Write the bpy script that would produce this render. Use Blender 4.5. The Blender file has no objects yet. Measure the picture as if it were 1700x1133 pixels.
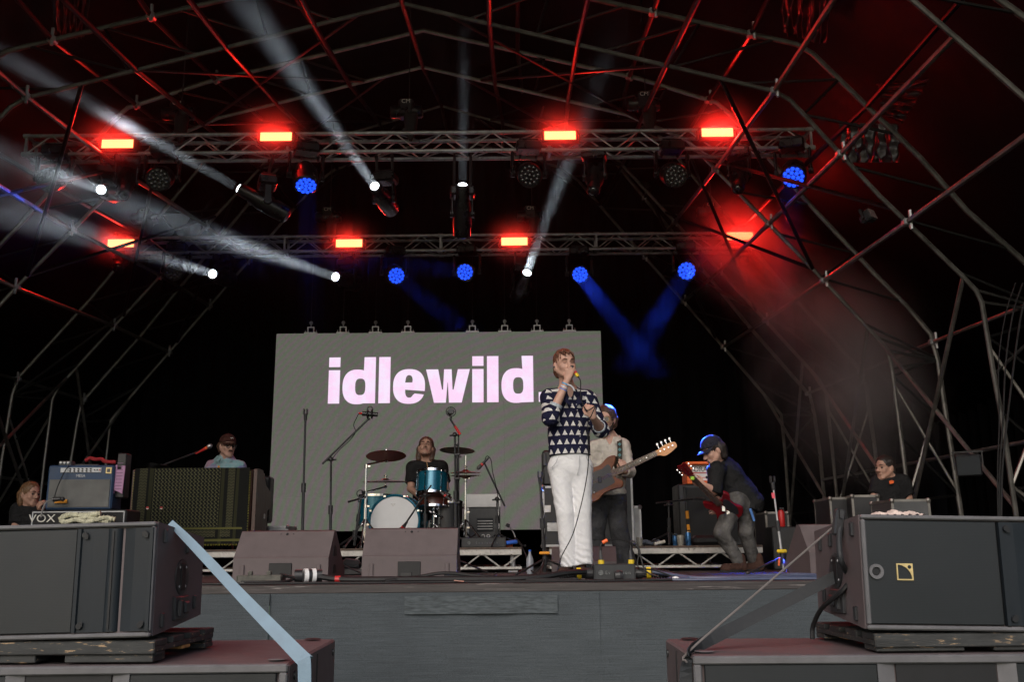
import bpy, bmesh, math, random
import numpy as np
from mathutils import Vector, Matrix, Euler, Quaternion

random.seed(7)
SC = bpy.context.scene
COL = SC.collection
R = math.radians

# ------------------------------------------------------------------ camera
F_PX, PITCH, ROLL, EYE = 1582.0, R(12.8), R(0.5), 1.65
STAGE_Z = 1.5
CX = -1.13                      # centre line of the stage, camera stands right of it
cd = bpy.data.cameras.new('camera')
cam = bpy.data.objects.new('camera', cd)
COL.objects.link(cam)
cd.sensor_width = 36.0
cd.lens = F_PX / 1700.0 * 36.0
cd.clip_start, cd.clip_end = 0.05, 2000
cam.location = (0, 0, EYE)
cam.rotation_euler = (Matrix.Rotation(R(90) + PITCH, 3, 'X') @ Matrix.Rotation(-ROLL, 3, 'Z')).to_euler()
SC.camera = cam

# ------------------------------------------------------------------ light
w = bpy.data.worlds.new('World')
SC.world = w
w.use_nodes = True
wn = w.node_tree.nodes
bg = wn['Background']
sky = wn.new('ShaderNodeTexSky')
sky.sky_type = 'NISHITA'
sky.sun_disc = False
SUN_EL, SUN_AZ = R(38), R(197)     # sun behind the camera, a little to the left
sky.sun_elevation = SUN_EL
sky.sun_rotation = SUN_AZ
sky.dust_density = 3.0
w.node_tree.links.new(sky.outputs[0], bg.inputs[0])
bg.inputs[1].default_value = 0.15
sl = bpy.data.lights.new('sun', 'SUN')
sun = bpy.data.objects.new('sun', sl)
COL.objects.link(sun)
sl.energy = 1.25
sl.angle = R(50)
sl.color = (1.0, 0.97, 0.93)
sdir = Vector((math.sin(SUN_AZ) * math.cos(SUN_EL), math.cos(SUN_AZ) * math.cos(SUN_EL), math.sin(SUN_EL)))
sun.rotation_euler = sdir.to_track_quat('Z', 'Y').to_euler()
sun.location = (0, -5, 20)
SC.view_settings.view_transform = 'Standard'
SC.view_settings.look = 'None'
SC.view_settings.gamma = 1
SC.view_settings.exposure = 0.15
SC.view_settings.use_curve_mapping = False
SC.render.engine = 'CYCLES'
cy = SC.cycles
cy.use_denoising = True
cy.use_adaptive_sampling = True
cy.adaptive_threshold = 0.02
cy.max_bounces = 5
cy.diffuse_bounces = 3
cy.glossy_bounces = 3
cy.transmission_bounces = 3
cy.volume_bounces = 0
cy.transparent_max_bounces = 8
cy.sample_clamp_indirect = 4.0
cy.caustics_reflective = False
cy.caustics_refractive = False
cy.volume_step_rate = 0.7
cy.volume_max_steps = 128

# ------------------------------------------------------------------ helpers
def at(px, py, Y):
    """the place at distance Y that is seen at photo pixel (px, py)"""
    u, v = (px - 850) / F_PX, -(py - 566.5) / F_PX
    c, s = math.cos(ROLL), math.sin(ROLL)
    u, v = u * c + v * s, -u * s + v * c
    f = Vector((0, math.cos(PITCH), math.sin(PITCH)))
    up = Vector((0, -math.sin(PITCH), math.cos(PITCH)))
    d = Vector((u, 0, 0)) + up * v + f
    return Vector((0, 0, EYE)) + d * (Y / d.y)

def floor_at(px, Y, z=STAGE_Z):
    """x of the spot at height z, distance Y, seen in photo column px"""
    lo, hi = 400.0, 1300.0
    for _ in range(40):
        m = (lo + hi) / 2
        if at(px, m, Y).z > z: lo = m
        else: hi = m
    p = at(px, lo, Y)
    return Vector((p.x, Y, z))

def link(o, parent=None):
    COL.objects.link(o)
    if parent is not None: o.parent = parent
    return o

LABELS = {}
def thing(name, label, cat, loc=(0, 0, 0), rz=0, group=None, kind=None):
    o = bpy.data.objects.new(name, None)
    o.empty_display_size = .1
    COL.objects.link(o)
    o.location = loc
    o.rotation_euler = (0, 0, rz)
    o['label'] = label
    o['category'] = cat
    if group: o['group'] = group
    if kind: o['kind'] = kind
    return o

def tag(o, label=None, cat=None, group=None, kind=None):
    if label: o['label'] = label
    if cat: o['category'] = cat
    if group: o['group'] = group
    if kind: o['kind'] = kind
    return o

def root_inv(root):
    m = Matrix.Translation(root.location) @ root.rotation_euler.to_matrix().to_4x4()
    return m.inverted()

def copy_tree(o, parent=None):
    c = o.copy()
    COL.objects.link(c)
    c.parent = parent
    for ch in list(o.children): copy_tree(ch, c)
    return c

class MB:
    """collects simple solids and links them as one mesh object"""
    def __init__(self):
        self.v, self.f, self.m = [], [], []
    def add(self, vs, fs, mi=0):
        b = len(self.v)
        self.v += [tuple(x) for x in vs]
        self.f += [tuple(i + b for i in f) for f in fs]
        self.m += [mi] * len(fs)
        return self
    def box(self, c, s, rot=None, mi=0, bev=0.0):
        hx, hy, hz = s[0] / 2, s[1] / 2, s[2] / 2
        c = Vector(c)
        M = rot if rot is not None else Matrix.Identity(3)
        if bev <= 0:
            vs = [(x, y, z) for x in (-hx, hx) for y in (-hy, hy) for z in (-hz, hz)]
            fs = [(0, 1, 3, 2), (4, 6, 7, 5), (0, 4, 5, 1), (2, 3, 7, 6), (0, 2, 6, 4), (1, 5, 7, 3)]
        else:
            b = min(bev, hx * .9, hy * .9, hz * .9)
            vs, idx = [], {}
            for sx in (-1, 1):
                for sy in (-1, 1):
                    for sz in (-1, 1):
                        for a in range(3):
                            p = [sx * (hx - b), sy * (hy - b), sz * (hz - b)]
                            p[a] = (sx * hx, sy * hy, sz * hz)[a]
                            idx[(sx, sy, sz, a)] = len(vs)
                            vs.append(tuple(p))
            fs = []
            for a in range(3):
                o1, o2 = (a + 1) % 3, (a + 2) % 3
                for s1 in (-1, 1):
                    q = []
                    for t1, t2 in ((-1, -1), (1, -1), (1, 1), (-1, 1)):
                        k = [0, 0, 0]; k[a] = s1; k[o1] = t1; k[o2] = t2
                        q.append(idx[(*k, a)])
                    fs.append(tuple(q if s1 > 0 else q[::-1]))
            for a in range(3):
                o1, o2 = (a + 1) % 3, (a + 2) % 3
                for s1 in (-1, 1):
                    for s2 in (-1, 1):
                        q = []
                        for t, ax in ((-1, o1), (1, o1), (1, o2), (-1, o2)):
                            k = [0, 0, 0]; k[a] = t; k[o1] = s1; k[o2] = s2
                            q.append(idx[(*k, ax)])
                        fs.append(tuple(q if s1 * s2 < 0 else q[::-1]))
            for sx in (-1, 1):
                for sy in (-1, 1):
                    for sz in (-1, 1):
                        q = [idx[(sx, sy, sz, a)] for a in range(3)]
                        fs.append(tuple(q if sx * sy * sz > 0 else q[::-1]))
        return self.add([c + M @ Vector(p) for p in vs], fs, mi)
    def tube(self, p, q, r, r2=None, n=8, mi=0, caps=True):
        p, q = Vector(p), Vector(q)
        if r2 is None: r2 = r
        d = (q - p)
        if d.length < 1e-9: return self
        d.normalize()
        a = d.orthogonal().normalized(); b = d.cross(a)
        vs = []
        for c, rr in ((p, r), (q, r2)):
            for i in range(n):
                t = 2 * math.pi * i / n
                vs.append(c + (a * math.cos(t) + b * math.sin(t)) * rr)
        fs = [(i, (i + 1) % n, n + (i + 1) % n, n + i) for i in range(n)]
        if caps: fs += [tuple(range(n))[::-1], tuple(range(n, 2 * n))]
        return self.add(vs, fs, mi)
    def path(self, pts, r, n=6, mi=0, caps=True):
        pts = [Vector(p) for p in pts]
        rs = r if isinstance(r, (list, tuple)) else [r] * len(pts)
        vs, prev = [], None
        for i, p in enumerate(pts):
            t = (pts[min(i + 1, len(pts) - 1)] - pts[max(i - 1, 0)])
            if t.length < 1e-9: t = Vector((0, 0, 1))
            t.normalize()
            if prev is None: a = t.orthogonal().normalized()
            else:
                a = prev - t * prev.dot(t)
                a = a.normalized() if a.length > 1e-6 else t.orthogonal().normalized()
            prev = a
            b = t.cross(a)
            for k in range(n):
                an = 2 * math.pi * k / n
                vs.append(p + (a * math.cos(an) + b * math.sin(an)) * rs[i])
        fs = []
        for i in range(len(pts) - 1):
            for k in range(n):
                fs.append((i * n + k, i * n + (k + 1) % n, (i + 1) * n + (k + 1) % n, (i + 1) * n + k))
        if caps:
            fs.append(tuple(range(n))[::-1])
            fs.append(tuple(range((len(pts) - 1) * n, len(pts) * n)))
        return self.add(vs, fs, mi)
    def lathe(self, prof, c=(0, 0, 0), axis=(0, 0, 1), n=24, mi=0, up=None):
        c, d = Vector(c), Vector(axis).normalized()
        a = d.orthogonal().normalized(); b = d.cross(a)
        vs, fs = [], []
        for r, h in prof:
            for i in range(n):
                t = 2 * math.pi * i / n
                vs.append(c + d * h + (a * math.cos(t) + b * math.sin(t)) * max(r, 1e-4))
        for j in range(len(prof) - 1):
            for i in range(n):
                fs.append((j * n + i, j * n + (i + 1) % n, (j + 1) * n + (i + 1) % n, (j + 1) * n + i))
        fs.append(tuple(range(n))[::-1])
        fs.append(tuple(range((len(prof) - 1) * n, len(prof) * n)))
        return self.add(vs, fs, mi)
    def prism(self, poly, o, ux, uy, depth, mi=0):
        """polygon (list of 2D) on plane at o spanned by ux, uy, thickened along ux x uy"""
        o, ux, uy = Vector(o), Vector(ux), Vector(uy)
        nn = ux.cross(uy).normalized() * depth
        n = len(poly)
        vs = [o + ux * p[0] + uy * p[1] for p in poly] + [o + ux * p[0] + uy * p[1] + nn for p in poly]
        fs = [tuple(range(n))[::-1], tuple(range(n, 2 * n))]
        fs += [(i, (i + 1) % n, n + (i + 1) % n, n + i) for i in range(n)]
        return self.add(vs, fs, mi)
    def sphere(self, c, r, n=12, mi=0, sc=(1, 1, 1), rot=None):
        c = Vector(c); M = rot if rot is not None else Matrix.Identity(3)
        m = max(4, n // 2)
        vs, fs = [], []
        for j in range(m + 1):
            ph = math.pi * j / m
            for i in range(n):
                t = 2 * math.pi * i / n
                vs.append(c + M @ Vector((math.sin(ph) * math.cos(t) * r * sc[0], math.sin(ph) * math.sin(t) * r * sc[1], math.cos(ph) * r * sc[2])))
        for j in range(m):
            for i in range(n):
                fs.append((j * n + i, (j + 1) * n + i, (j + 1) * n + (i + 1) % n, j * n + (i + 1) % n))
        return self.add(vs, fs, mi)
    def torus(self, c, axis, R0, r, n=24, k=6, mi=0):
        d = Vector(axis).normalized(); a = d.orthogonal().normalized(); b = d.cross(a); c = Vector(c)
        vs, fs = [], []
        for i in range(n):
            t = 2 * math.pi * i / n
            e = a * math.cos(t) + b * math.sin(t)
            for j in range(k):
                s = 2 * math.pi * j / k
                vs.append(c + e * (R0 + r * math.cos(s)) + d * (r * math.sin(s)))
        for i in range(n):
            for j in range(k):
                fs.append((i * k + j, ((i + 1) % n) * k + j, ((i + 1) % n) * k + (j + 1) % k, i * k + (j + 1) % k))
        return self.add(vs, fs, mi)
    def sheet(self, fn, nu, nv, mi=0):
        """grid sheet, fn(u, v) with u, v in 0..1"""
        vs = [fn(i / nu, j / nv) for j in range(nv + 1) for i in range(nu + 1)]
        fs = [(j * (nu + 1) + i, j * (nu + 1) + i + 1, (j + 1) * (nu + 1) + i + 1, (j + 1) * (nu + 1) + i) for j in range(nv) for i in range(nu)]
        return self.add(vs, fs, mi)
    def mesh(self, name, mats, inv=None, smooth=False):
        me = bpy.data.meshes.new(name)
        vs = self.v if inv is None else [inv @ Vector(p) for p in self.v]
        me.from_pydata([tuple(p) for p in vs], [], self.f)
        if not isinstance(mats, (list, tuple)): mats = [mats]
        for m in mats: me.materials.append(m)
        me.polygons.foreach_set('material_index', self.m)
        bm = bmesh.new(); bm.from_mesh(me)
        bmesh.ops.recalc_face_normals(bm, faces=bm.faces)
        bm.to_mesh(me); bm.free()
        if smooth:
            me.polygons.foreach_set('use_smooth', [True] * len(me.polygons))
            try: me.set_sharp_from_angle(angle=R(40))
            except Exception: pass
        me.update()
        return me
    def build(self, name, mats, parent=None, smooth=False, world=False, top=None):
        inv = None
        if world and parent is not None:
            rt = parent
            while rt.parent is not None: rt = rt.parent
            inv = root_inv(rt)
        o = bpy.data.objects.new(name, self.mesh(name, mats, inv, smooth))
        return link(o, parent)

def smooth_path(pts, per=6):
    """Catmull-Rom through the points"""
    P = [Vector(p) for p in pts]
    P = [P[0] * 2 - P[1]] + P + [P[-1] * 2 - P[-2]]
    out = []
    for i in range(1, len(P) - 2):
        for k in range(per):
            t = k / per
            a, b, c, d = P[i - 1], P[i], P[i + 1], P[i + 2]
            out.append(0.5 * ((2 * b) + (c - a) * t + (2 * a - 5 * b + 4 * c - d) * t * t + (3 * b - a - 3 * c + d) * t ** 3))
    out.append(P[-2])
    return out

def rot_to(d, up=(0, 0, 1)):
    """3x3 matrix whose local -Y points along d and local Z stays near up"""
    y = -Vector(d).normalized(); z = Vector(up)
    x = y.cross(z)
    if x.length < 1e-4: x = y.orthogonal()
    x.normalize(); z = x.cross(y)
    return Matrix((x, y, z)).transposed()

# ------------------------------------------------------------------ node sums
class S:
    nt = None
    def __init__(self, s): self.s = s
    @staticmethod
    def op(op, *a):
        n = S.nt.nodes.new('ShaderNodeMath'); n.operation = op
        for i, x in enumerate(a):
            if isinstance(x, S): S.nt.links.new(x.s, n.inputs[i])
            else: n.inputs[i].default_value = float(x)
        return S(n.outputs[0])
    def __add__(a, b): return S.op('ADD', a, b)
    __radd__ = __add__
    def __sub__(a, b): return S.op('SUBTRACT', a, b)
    def __rsub__(a, b): return S.op('SUBTRACT', b, a)
    def __mul__(a, b): return S.op('MULTIPLY', a, b)
    __rmul__ = __mul__
    def __truediv__(a, b): return S.op('DIVIDE', a, b)
    def gt(a, b): return S.op('GREATER_THAN', a, b)
    def lt(a, b): return S.op('LESS_THAN', a, b)
    def fr(a): return S.op('FRACT', a)
    def fl(a): return S.op('FLOOR', a)
    def ab(a): return S.op('ABSOLUTE', a)
    def sin(a): return S.op('SINE', a)
    def mn(a, b): return S.op('MINIMUM', a, b)
    def mx(a, b): return S.op('MAXIMUM', a, b)
    def pw(a, b): return S.op('POWER', a, b)

def mix(nt, fac, a, b):
    n = nt.nodes.new('ShaderNodeMix'); n.data_type = 'RGBA'
    for sock, x in ((n.inputs[0], fac), (n.inputs[6], a), (n.inputs[7], b)):
        if isinstance(x, S): nt.links.new(x.s, sock)
        elif hasattr(x, 'is_linked'): nt.links.new(x, sock)
        elif isinstance(x, (tuple, list)): sock.default_value = (*x[:3], 1)
        else: sock.default_value = x
    return n.outputs[2]

def noise(nt, vec, scale, detail=3, rough=.55, dist=0):
    n = nt.nodes.new('ShaderNodeTexNoise')
    n.inputs['Scale'].default_value = scale
    n.inputs['Detail'].default_value = detail
    n.inputs['Roughness'].default_value = rough
    n.inputs['Distortion'].default_value = dist
    if vec is not None: nt.links.new(vec, n.inputs['Vector'])
    return n

def new_mat(name):
    m = bpy.data.materials.new(name); m.use_nodes = True
    nt = m.node_tree; S.nt = nt
    p = nt.nodes['Principled BSDF']
    tc = nt.nodes.new('ShaderNodeTexCoord')
    return m, nt, p, tc

def remap(nt, v, a, b, c=0, d=1):
    n = nt.nodes.new('ShaderNodeMapRange')
    n.inputs[1].default_value = a; n.inputs[2].default_value = b; n.inputs[3].default_value = c; n.inputs[4].default_value = d
    nt.links.new(v, n.inputs[0])
    return S(n.outputs[0])

def add_bump(nt, p, h, strength, dist=.002):
    b = nt.nodes.new('ShaderNodeBump')
    b.inputs['Strength'].default_value = strength
    b.inputs['Distance'].default_value = dist
    nt.links.new(h.s if isinstance(h, S) else h, b.inputs['Height'])
    nt.links.new(b.outputs[0], p.inputs['Normal'])

def mat(name, col, rough=.55, metal=0, var=.2, vs=9, bump=0, bs=120, bd=.002, spec=.5, wear=None, wcol=(.3, .3, .3), ws=14, stretch=None):
    """plain material: colour with uneven tone, optional fine bump and worn patches"""
    m, nt, p, tc = new_mat(name)
    vec = tc.outputs['Object']
    if stretch:
        mp = nt.nodes.new('ShaderNodeMapping'); mp.inputs['Scale'].default_value = stretch
        nt.links.new(vec, mp.inputs[0]); vec = mp.outputs[0]
    n = noise(nt, vec, vs, 4)
    f = remap(nt, n.outputs[0], .3, .7)
    lo = tuple(c * (1 - var) for c in col); hi = tuple(min(1, c * (1 + var)) for c in col)
    c = mix(nt, f, lo, hi)
    if wear:
        n2 = noise(nt, vec, ws, 6, .7)
        c = mix(nt, remap(nt, n2.outputs[0], wear, wear + .05), c, wcol)
    nt.links.new(c, p.inputs['Base Color'])
    rr = remap(nt, n.outputs[0], .3, .7, max(.03, rough - .08), min(1, rough + .08))
    nt.links.new(rr.s, p.inputs['Roughness'])
    p.inputs['Metallic'].default_value = metal
    p.inputs['Specular IOR Level'].default_value = spec
    if bump:
        n3 = noise(nt, vec, bs, 2)
        add_bump(nt, p, n3.outputs[0], bump, bd)
    return m

def emit_mat(name, col, strength, base=(.02, .02, .02)):
    m, nt, p, tc = new_mat(name)
    p.inputs['Base Color'].default_value = (*base, 1)
    p.inputs['Emission Color'].default_value = (*col, 1)
    p.inputs['Emission Strength'].default_value = strength
    p.inputs['Roughness'].default_value = .3
    return m

M = {}
M['black_plastic'] = mat('black_plastic', (.018, .018, .02), .45, bump=.15, bs=300)
M['black_metal'] = mat('black_metal', (.022, .022, .024), .38, var=.3)
M['matt_black'] = mat('matt_black', (.012, .012, .013), .8)
M['drape'] = mat('drape', (.0042, .0038, .0045), .95, spec=.06, var=.3, vs=3)
M['canopy'] = mat('canopy', (.0022, .002, .0022), .6, spec=.08, var=.3, vs=3)
M['pvc_black'] = mat('pvc_black', (.012, .009, .010), .36, spec=.6, var=.3, vs=3)
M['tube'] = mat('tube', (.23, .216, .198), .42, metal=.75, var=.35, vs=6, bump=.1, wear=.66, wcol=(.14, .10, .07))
M['roof_tube_dim'] = mat('roof_tube_dim', (.024, .022, .021), .42, metal=.4, var=.35, vs=6, bump=.1, wear=.64, wcol=(.07, .05, .04))  # same tube metal, darkened in colour for the weak light under the roof
M['arch_tube_dim'] = mat('arch_tube_dim', (.12, .113, .103), .45, metal=.6, var=.35, vs=6, bump=.1, wear=.64, wcol=(.07, .05, .04))  # half-dark copy of the tube metal, roof dimness put into the colour
M['purlin_tube_dim'] = mat('purlin_tube_dim', (.006, .0055, .0055), .42, metal=.25, var=.35, vs=6, spec=.3)  # darkest copy of the tube metal, roof dimness put into the colour
M['alu'] = mat('alu', (.55, .55, .56), .32, metal=.9, var=.15)
M['alu_dull'] = mat('alu_dull', (.42, .42, .43), .45, metal=.6, var=.3, wear=.6, wcol=(.2, .19, .18), ws=20)
M['riser_white'] = mat('riser_white', (.50, .48, .45), .5, metal=.2, var=.2, vs=14, wear=.58, wcol=(.19, .16, .14), ws=25)
M['ply'] = mat('ply', (.10, .07, .055), .75, var=.4, vs=20, wear=.6, wcol=(.2, .16, .13))
M['stage_floor'] = mat('stage_floor', (.032, .028, .028), .6, var=.4, vs=6, bump=.25, bs=60, wear=.64, wcol=(.09, .08, .08), ws=8)
M['cab_paint'] = mat('cab_paint', (.098, .076, .078), .62, var=.12, vs=12, bump=.5, bs=420, bd=.0012, wear=.69, wcol=(.15, .128, .128), ws=16)
M['cab_edge'] = mat('cab_edge', (.11, .107, .112), .5, var=.15, vs=12, bump=.4, bs=420, bd=.001)
M['panel_dark'] = mat('panel_dark', (.009, .0125, .0165), .5, spec=.35, var=.15, vs=5, bump=.15, bs=300, bd=.0008)
M['recess_black'] = mat('recess_black', (.006, .006, .007), .6)
M['chrome'] = mat('chrome', (.78, .78, .8), .16, metal=1, var=.08)
M['cable'] = mat('cable', (.012, .012, .013), .55, spec=.3, var=.3)
M['cable_grey'] = mat('cable_grey', (.05, .05, .052), .45)
M['cable_blue_lit'] = mat('cable_blue_lit', (.06, .075, .13), .4)  # black cable with the blue stage light tinted into its colour
M['yellow'] = mat('yellow', (.72, .50, .02), .5)
M['orange_tape'] = mat('orange_tape', (.75, .30, .02), .6)
M['orange_vivid'] = mat('orange_vivid', (.80, .13, .02), .5)
M['red'] = mat('red', (.50, .02, .02), .4)
M['pink'] = mat('pink', (.75, .10, .14), .5)
M['white'] = mat('white', (.72, .72, .72), .5, var=.08)
M['white_cloth'] = mat('white_cloth', (.70, .68, .62), .85, var=.15, vs=25)
M['blue_plug'] = mat('blue_plug', (.03, .12, .55), .4)
M['grass'] = mat('grass', (.05, .075, .03), .9, var=.5, vs=2, bump=.8, bs=60, bd=.02)
M['copper'] = mat('copper', (.24, .135, .085), .36, metal=1, var=.3, vs=30)
M['skin'] = mat('skin', (.56, .335, .26), .5, var=.10, vs=22, spec=.35)
M['skin_tan'] = mat('skin_tan', (.46, .265, .195), .5, var=.12, vs=22, spec=.35)
M['lip'] = mat('lip', (.38, .15, .13), .5)
M['eye'] = mat('eye', (.05, .04, .035), .25)
M['hair_brown'] = mat('hair_brown', (.085, .045, .028), .5, var=.6, vs=90, bump=.8, bs=200, bd=.004, stretch=(1, 1, .25))
M['hair_ginger'] = mat('hair_ginger', (.13, .05, .028), .5, var=.5, vs=80, bump=.8, bs=180, bd=.004, stretch=(1, 1, .25))
M['hair_dark'] = mat('hair_dark', (.022, .015, .013), .5, var=.6, vs=90, bump=.8, bs=200, bd=.004, stretch=(1, 1, .25))
# ================================================================== THE SETTING
g = MB(); g.box((0, 300, -.25), (1600, 1600, .5))
tag(g.build('ground', M['grass']), kind='structure')

STAGE_Y0, STAGE_Y1 = 5.75, 16.2
HALF = 8.6
# stage floor of deck boards
sf = thing('stage_floor', 'worn dark stage floor behind the grey front skirt', 'floor', (CX, STAGE_Y0, STAGE_Z), kind='structure')
del sf['category']; del sf['label']
proto = None
nb = 18
bw = 2 * HALF / nb
for i in range(nb):
    if proto is None:
        b = MB(); b.box((0, 1.2, -.02), (bw - .006, 2.4 - .006, .04), bev=.003)
        proto = b.build('deck_board', M['stage_floor'], sf)
    for j in range(5):
        if i == 0 and j == 0:
            proto.location = (-HALF + bw * .5, 0, 0); continue
        c = proto.copy(); COL.objects.link(c); c.parent = sf
        c.location = (-HALF + bw * (i + .5), 2.4 * j, random.uniform(-.0015, 0))
u = MB(); u.box((0, 6, -.08), (2 * HALF, 12, .07))
u.build('deck_frame', M['matt_black'], sf)
e = MB(); e.box((0, -.022, -.022), (2 * HALF, .04, .05), bev=.004)
e.build('edge_trim', mat('edge_trim', (.05, .043, .042), .5, metal=.3, var=.4, vs=4, wear=.60, wcol=(.30, .27, .26), ws=1.5, stretch=(1, 1, 40)), sf)

# skirt: ribbed grey cloth in panels
m, nt, p, tc = new_mat('skirt_cloth')
sx = nt.nodes.new('ShaderNodeSeparateXYZ'); nt.links.new(tc.outputs['Object'], sx.inputs[0])
X_, Z_ = S(sx.outputs[0]), S(sx.outputs[2])
mp = nt.nodes.new('ShaderNodeMapping'); mp.inputs['Scale'].default_value = (4, 1, 150)
nt.links.new(tc.outputs['Object'], mp.inputs[0])
n1 = noise(nt, mp.outputs[0], 1.0, 3, .7)
n2 = noise(nt, tc.outputs['Object'], 260, 2, .7)
n3 = noise(nt, tc.outputs['Object'], 1.3, 4, .6)
rib = S(n1.outputs[0]) * .45 + S(n2.outputs[0]) * .55
c1 = mix(nt, remap(nt, rib.s, .32, .68), (.040, .047, .052), (.098, .112, .122))
c2 = mix(nt, remap(nt, n3.outputs[0], .42, .68, 0, .45), c1, (.045, .05, .055))
nt.links.new(c2, p.inputs['Base Color'])
p.inputs['Roughness'].default_value = .9
p.inputs['Specular IOR Level'].default_value = .15
add_bump(nt, p, rib, .7, .004)
M['skirt'] = m
sk = thing('stage_skirt', 'grey ribbed cloth skirt along the front of the stage', 'stage skirt', (CX, STAGE_Y0 - .06, 0))
xs = [-HALF, -3.3, -.28, 1.62, 4.6, HALF]
for i in range(5):
    a, b = xs[i], xs[i + 1]
    s_ = MB()
    s_.sheet(lambda u, v: (a + (b - a) * u, .006 * math.sin(u * 9 + i) + .004 * math.sin(v * 7 + u * 30) - .003 * (i % 2), v * (STAGE_Z - .045)), 40, 12)
    s_.build('cloth_panel', M['skirt'], sk, smooth=True)
# a taped patch on the skirt, left of the middle
patch = MB()
q0, q1 = floor_at(672, STAGE_Y0 - .075).x - CX, floor_at(925, STAGE_Y0 - .075).x - CX
patch.sheet(lambda u, v: (q0 + (q1 - q0) * u, -.0125 - .001 * math.sin(u * 14), 1.335 + .10 * v), 30, 3)
patch.build('cloth_patch', mat('skirt_patch', (.075, .086, .092), .9, var=.35, vs=30, spec=.1, stretch=(.6, 1, 4)), sk, smooth=True)

# black drapes: back and both sides, folds as geometry
def drape(name, label, a, b, z0, z1, amp=.05, per=.32, parent=None):
    a, b = Vector(a), Vector(b); L = (b - a).length
    d = (b - a).normalized(); nrm = Vector((-d.y, d.x, 0))
    mb = MB(); k = int(L / .06)
    def fn(u, v):
        s_ = u * L
        f = amp * math.sin(s_ / per * 2 * math.pi + .6 * math.sin(s_ * 1.7)) * (1 - .4 * v)
        p = a + d * s_ + nrm * f
        return (p.x, p.y, z0 + (z1 - z0) * v)
    mb.sheet(fn, k, 6)
    return tag(mb.build(name, M['drape'], smooth=True), label, 'drape')
drape('black_drape', 'wide black drape behind the video screen closing the back of the stage', (CX - 8.7, 16.3, 0), (CX + 8.7, 16.3, 0), STAGE_Z, 10.5)
drape('black_drape', 'tall black drape closing the left side behind the scaffold tubes', (CX - 8.4, 5.2, 0), (CX - 8.4, 16.2, 0), STAGE_Z - .2, 9.5)
drape('black_drape', 'tall black drape closing the right side behind the scaffold tubes', (CX + 8.4, 16.2, 0), (CX + 8.4, 5.2, 0), STAGE_Z - .2, 9.5)

# roof canopy: pitched black sheet over the arches
cn = MB()
def canopy_fn(u, v):
    x = (u - .5) * 2 * 8.6
    ax = abs(x)
    z = 8.9 - .29 * ax if ax < 4.2 else 8.9 - .29 * 4.2 - 1.02 * (ax - 4.2)
    z += .03 * math.sin(v * 60) * (1 if ax > 1 else .4)
    y = 1.2 + v * 15.2
    return (CX + x, y, max(z + .75 - .02 * (v * 15), 3.6))
cn.sheet(canopy_fn, 60, 60)
tag(cn.build('roof_canopy', M['canopy'], smooth=True), 'black canopy sheet stretched over the roof arches', 'canopy')

# ------------------------------------------------------------------ roof frame
RIB = {  # photo columns and rows of the right half, at the distance of each arch
 'a': (6.9, [(690, -190), (1300, -60), (1400, -100 + 20), (1515, 0), (1645, 113), (1760, 215), (1930, 400), (1960, 450), (2000, 880)],
            [(690, -300), (1330, -230), (1560, -70), (1700, 28), (1850, 150), (2060, 360), (2100, 430), (2130, 880)]),
 'b': (9.05, [(690, 5), (1100, 107), (1285, 151), (1312, 166), (1460, 325), (1598, 459), (1620, 482), (1630, 502), (1650, 622), (1665, 703), (1692, 880)],
             [(690, -70), (1100, 23), (1322, 73), (1348, 88), (1527, 261), (1605, 350), (1665, 403), (1740, 470), (1760, 520), (1800, 880)]),
 'c': (11.3, [(710, 111), (1040, 190), (1140, 232), (1160, 252), (1255, 350), (1343, 440), (1453, 558), (1474, 582), (1481, 612), (1499, 750), (1516, 880)],
             [(710, 50), (1060, 130), (1190, 170), (1212, 190), (1354, 350), (1453, 456), (1506, 509), (1545, 555), (1557, 600), (1580, 750), (1602, 880)]),
 'd': (14.5, [(719, 176), (860, 212), (1000, 248), (1022, 262), (1241, 500), (1361, 632), (1371, 652), (1382, 750), (1395, 880)],
             [(719, 122), (900, 166), (1070, 208), (1092, 222), (1312, 488), (1428, 615), (1438, 645), (1453, 750), (1470, 880)]),
 'e': (16.0, [(722, 225), (930, 278), (960, 300), (1248, 631), (1297, 689), (1303, 750), (1312, 880)],
             [(722, 180), (1000, 250), (1020, 268), (1245, 544), (1345, 658), (1352, 690), (1361, 750), (1374, 880)])}
rf = thing('roof_frame', 'grey tube arches and purlins carrying the black roof over the stage', 'roof frame', (CX, 11.3, STAGE_Z))
def resample(P, n):
    L = [0]
    for i in range(1, len(P)): L.append(L[-1] + (P[i] - P[i - 1]).length)
    out = []
    for k in range(n + 1):
        s_ = L[-1] * k / n
        for i in range(1, len(P)):
            if L[i] >= s_ - 1e-9:
                t = (s_ - L[i - 1]) / max(1e-9, L[i] - L[i - 1])
                out.append(P[i - 1].lerp(P[i], t)); break
    return out
def mir(p): return Vector((2 * CX - p.x, p.y, p.z))
ribs = {}
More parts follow.
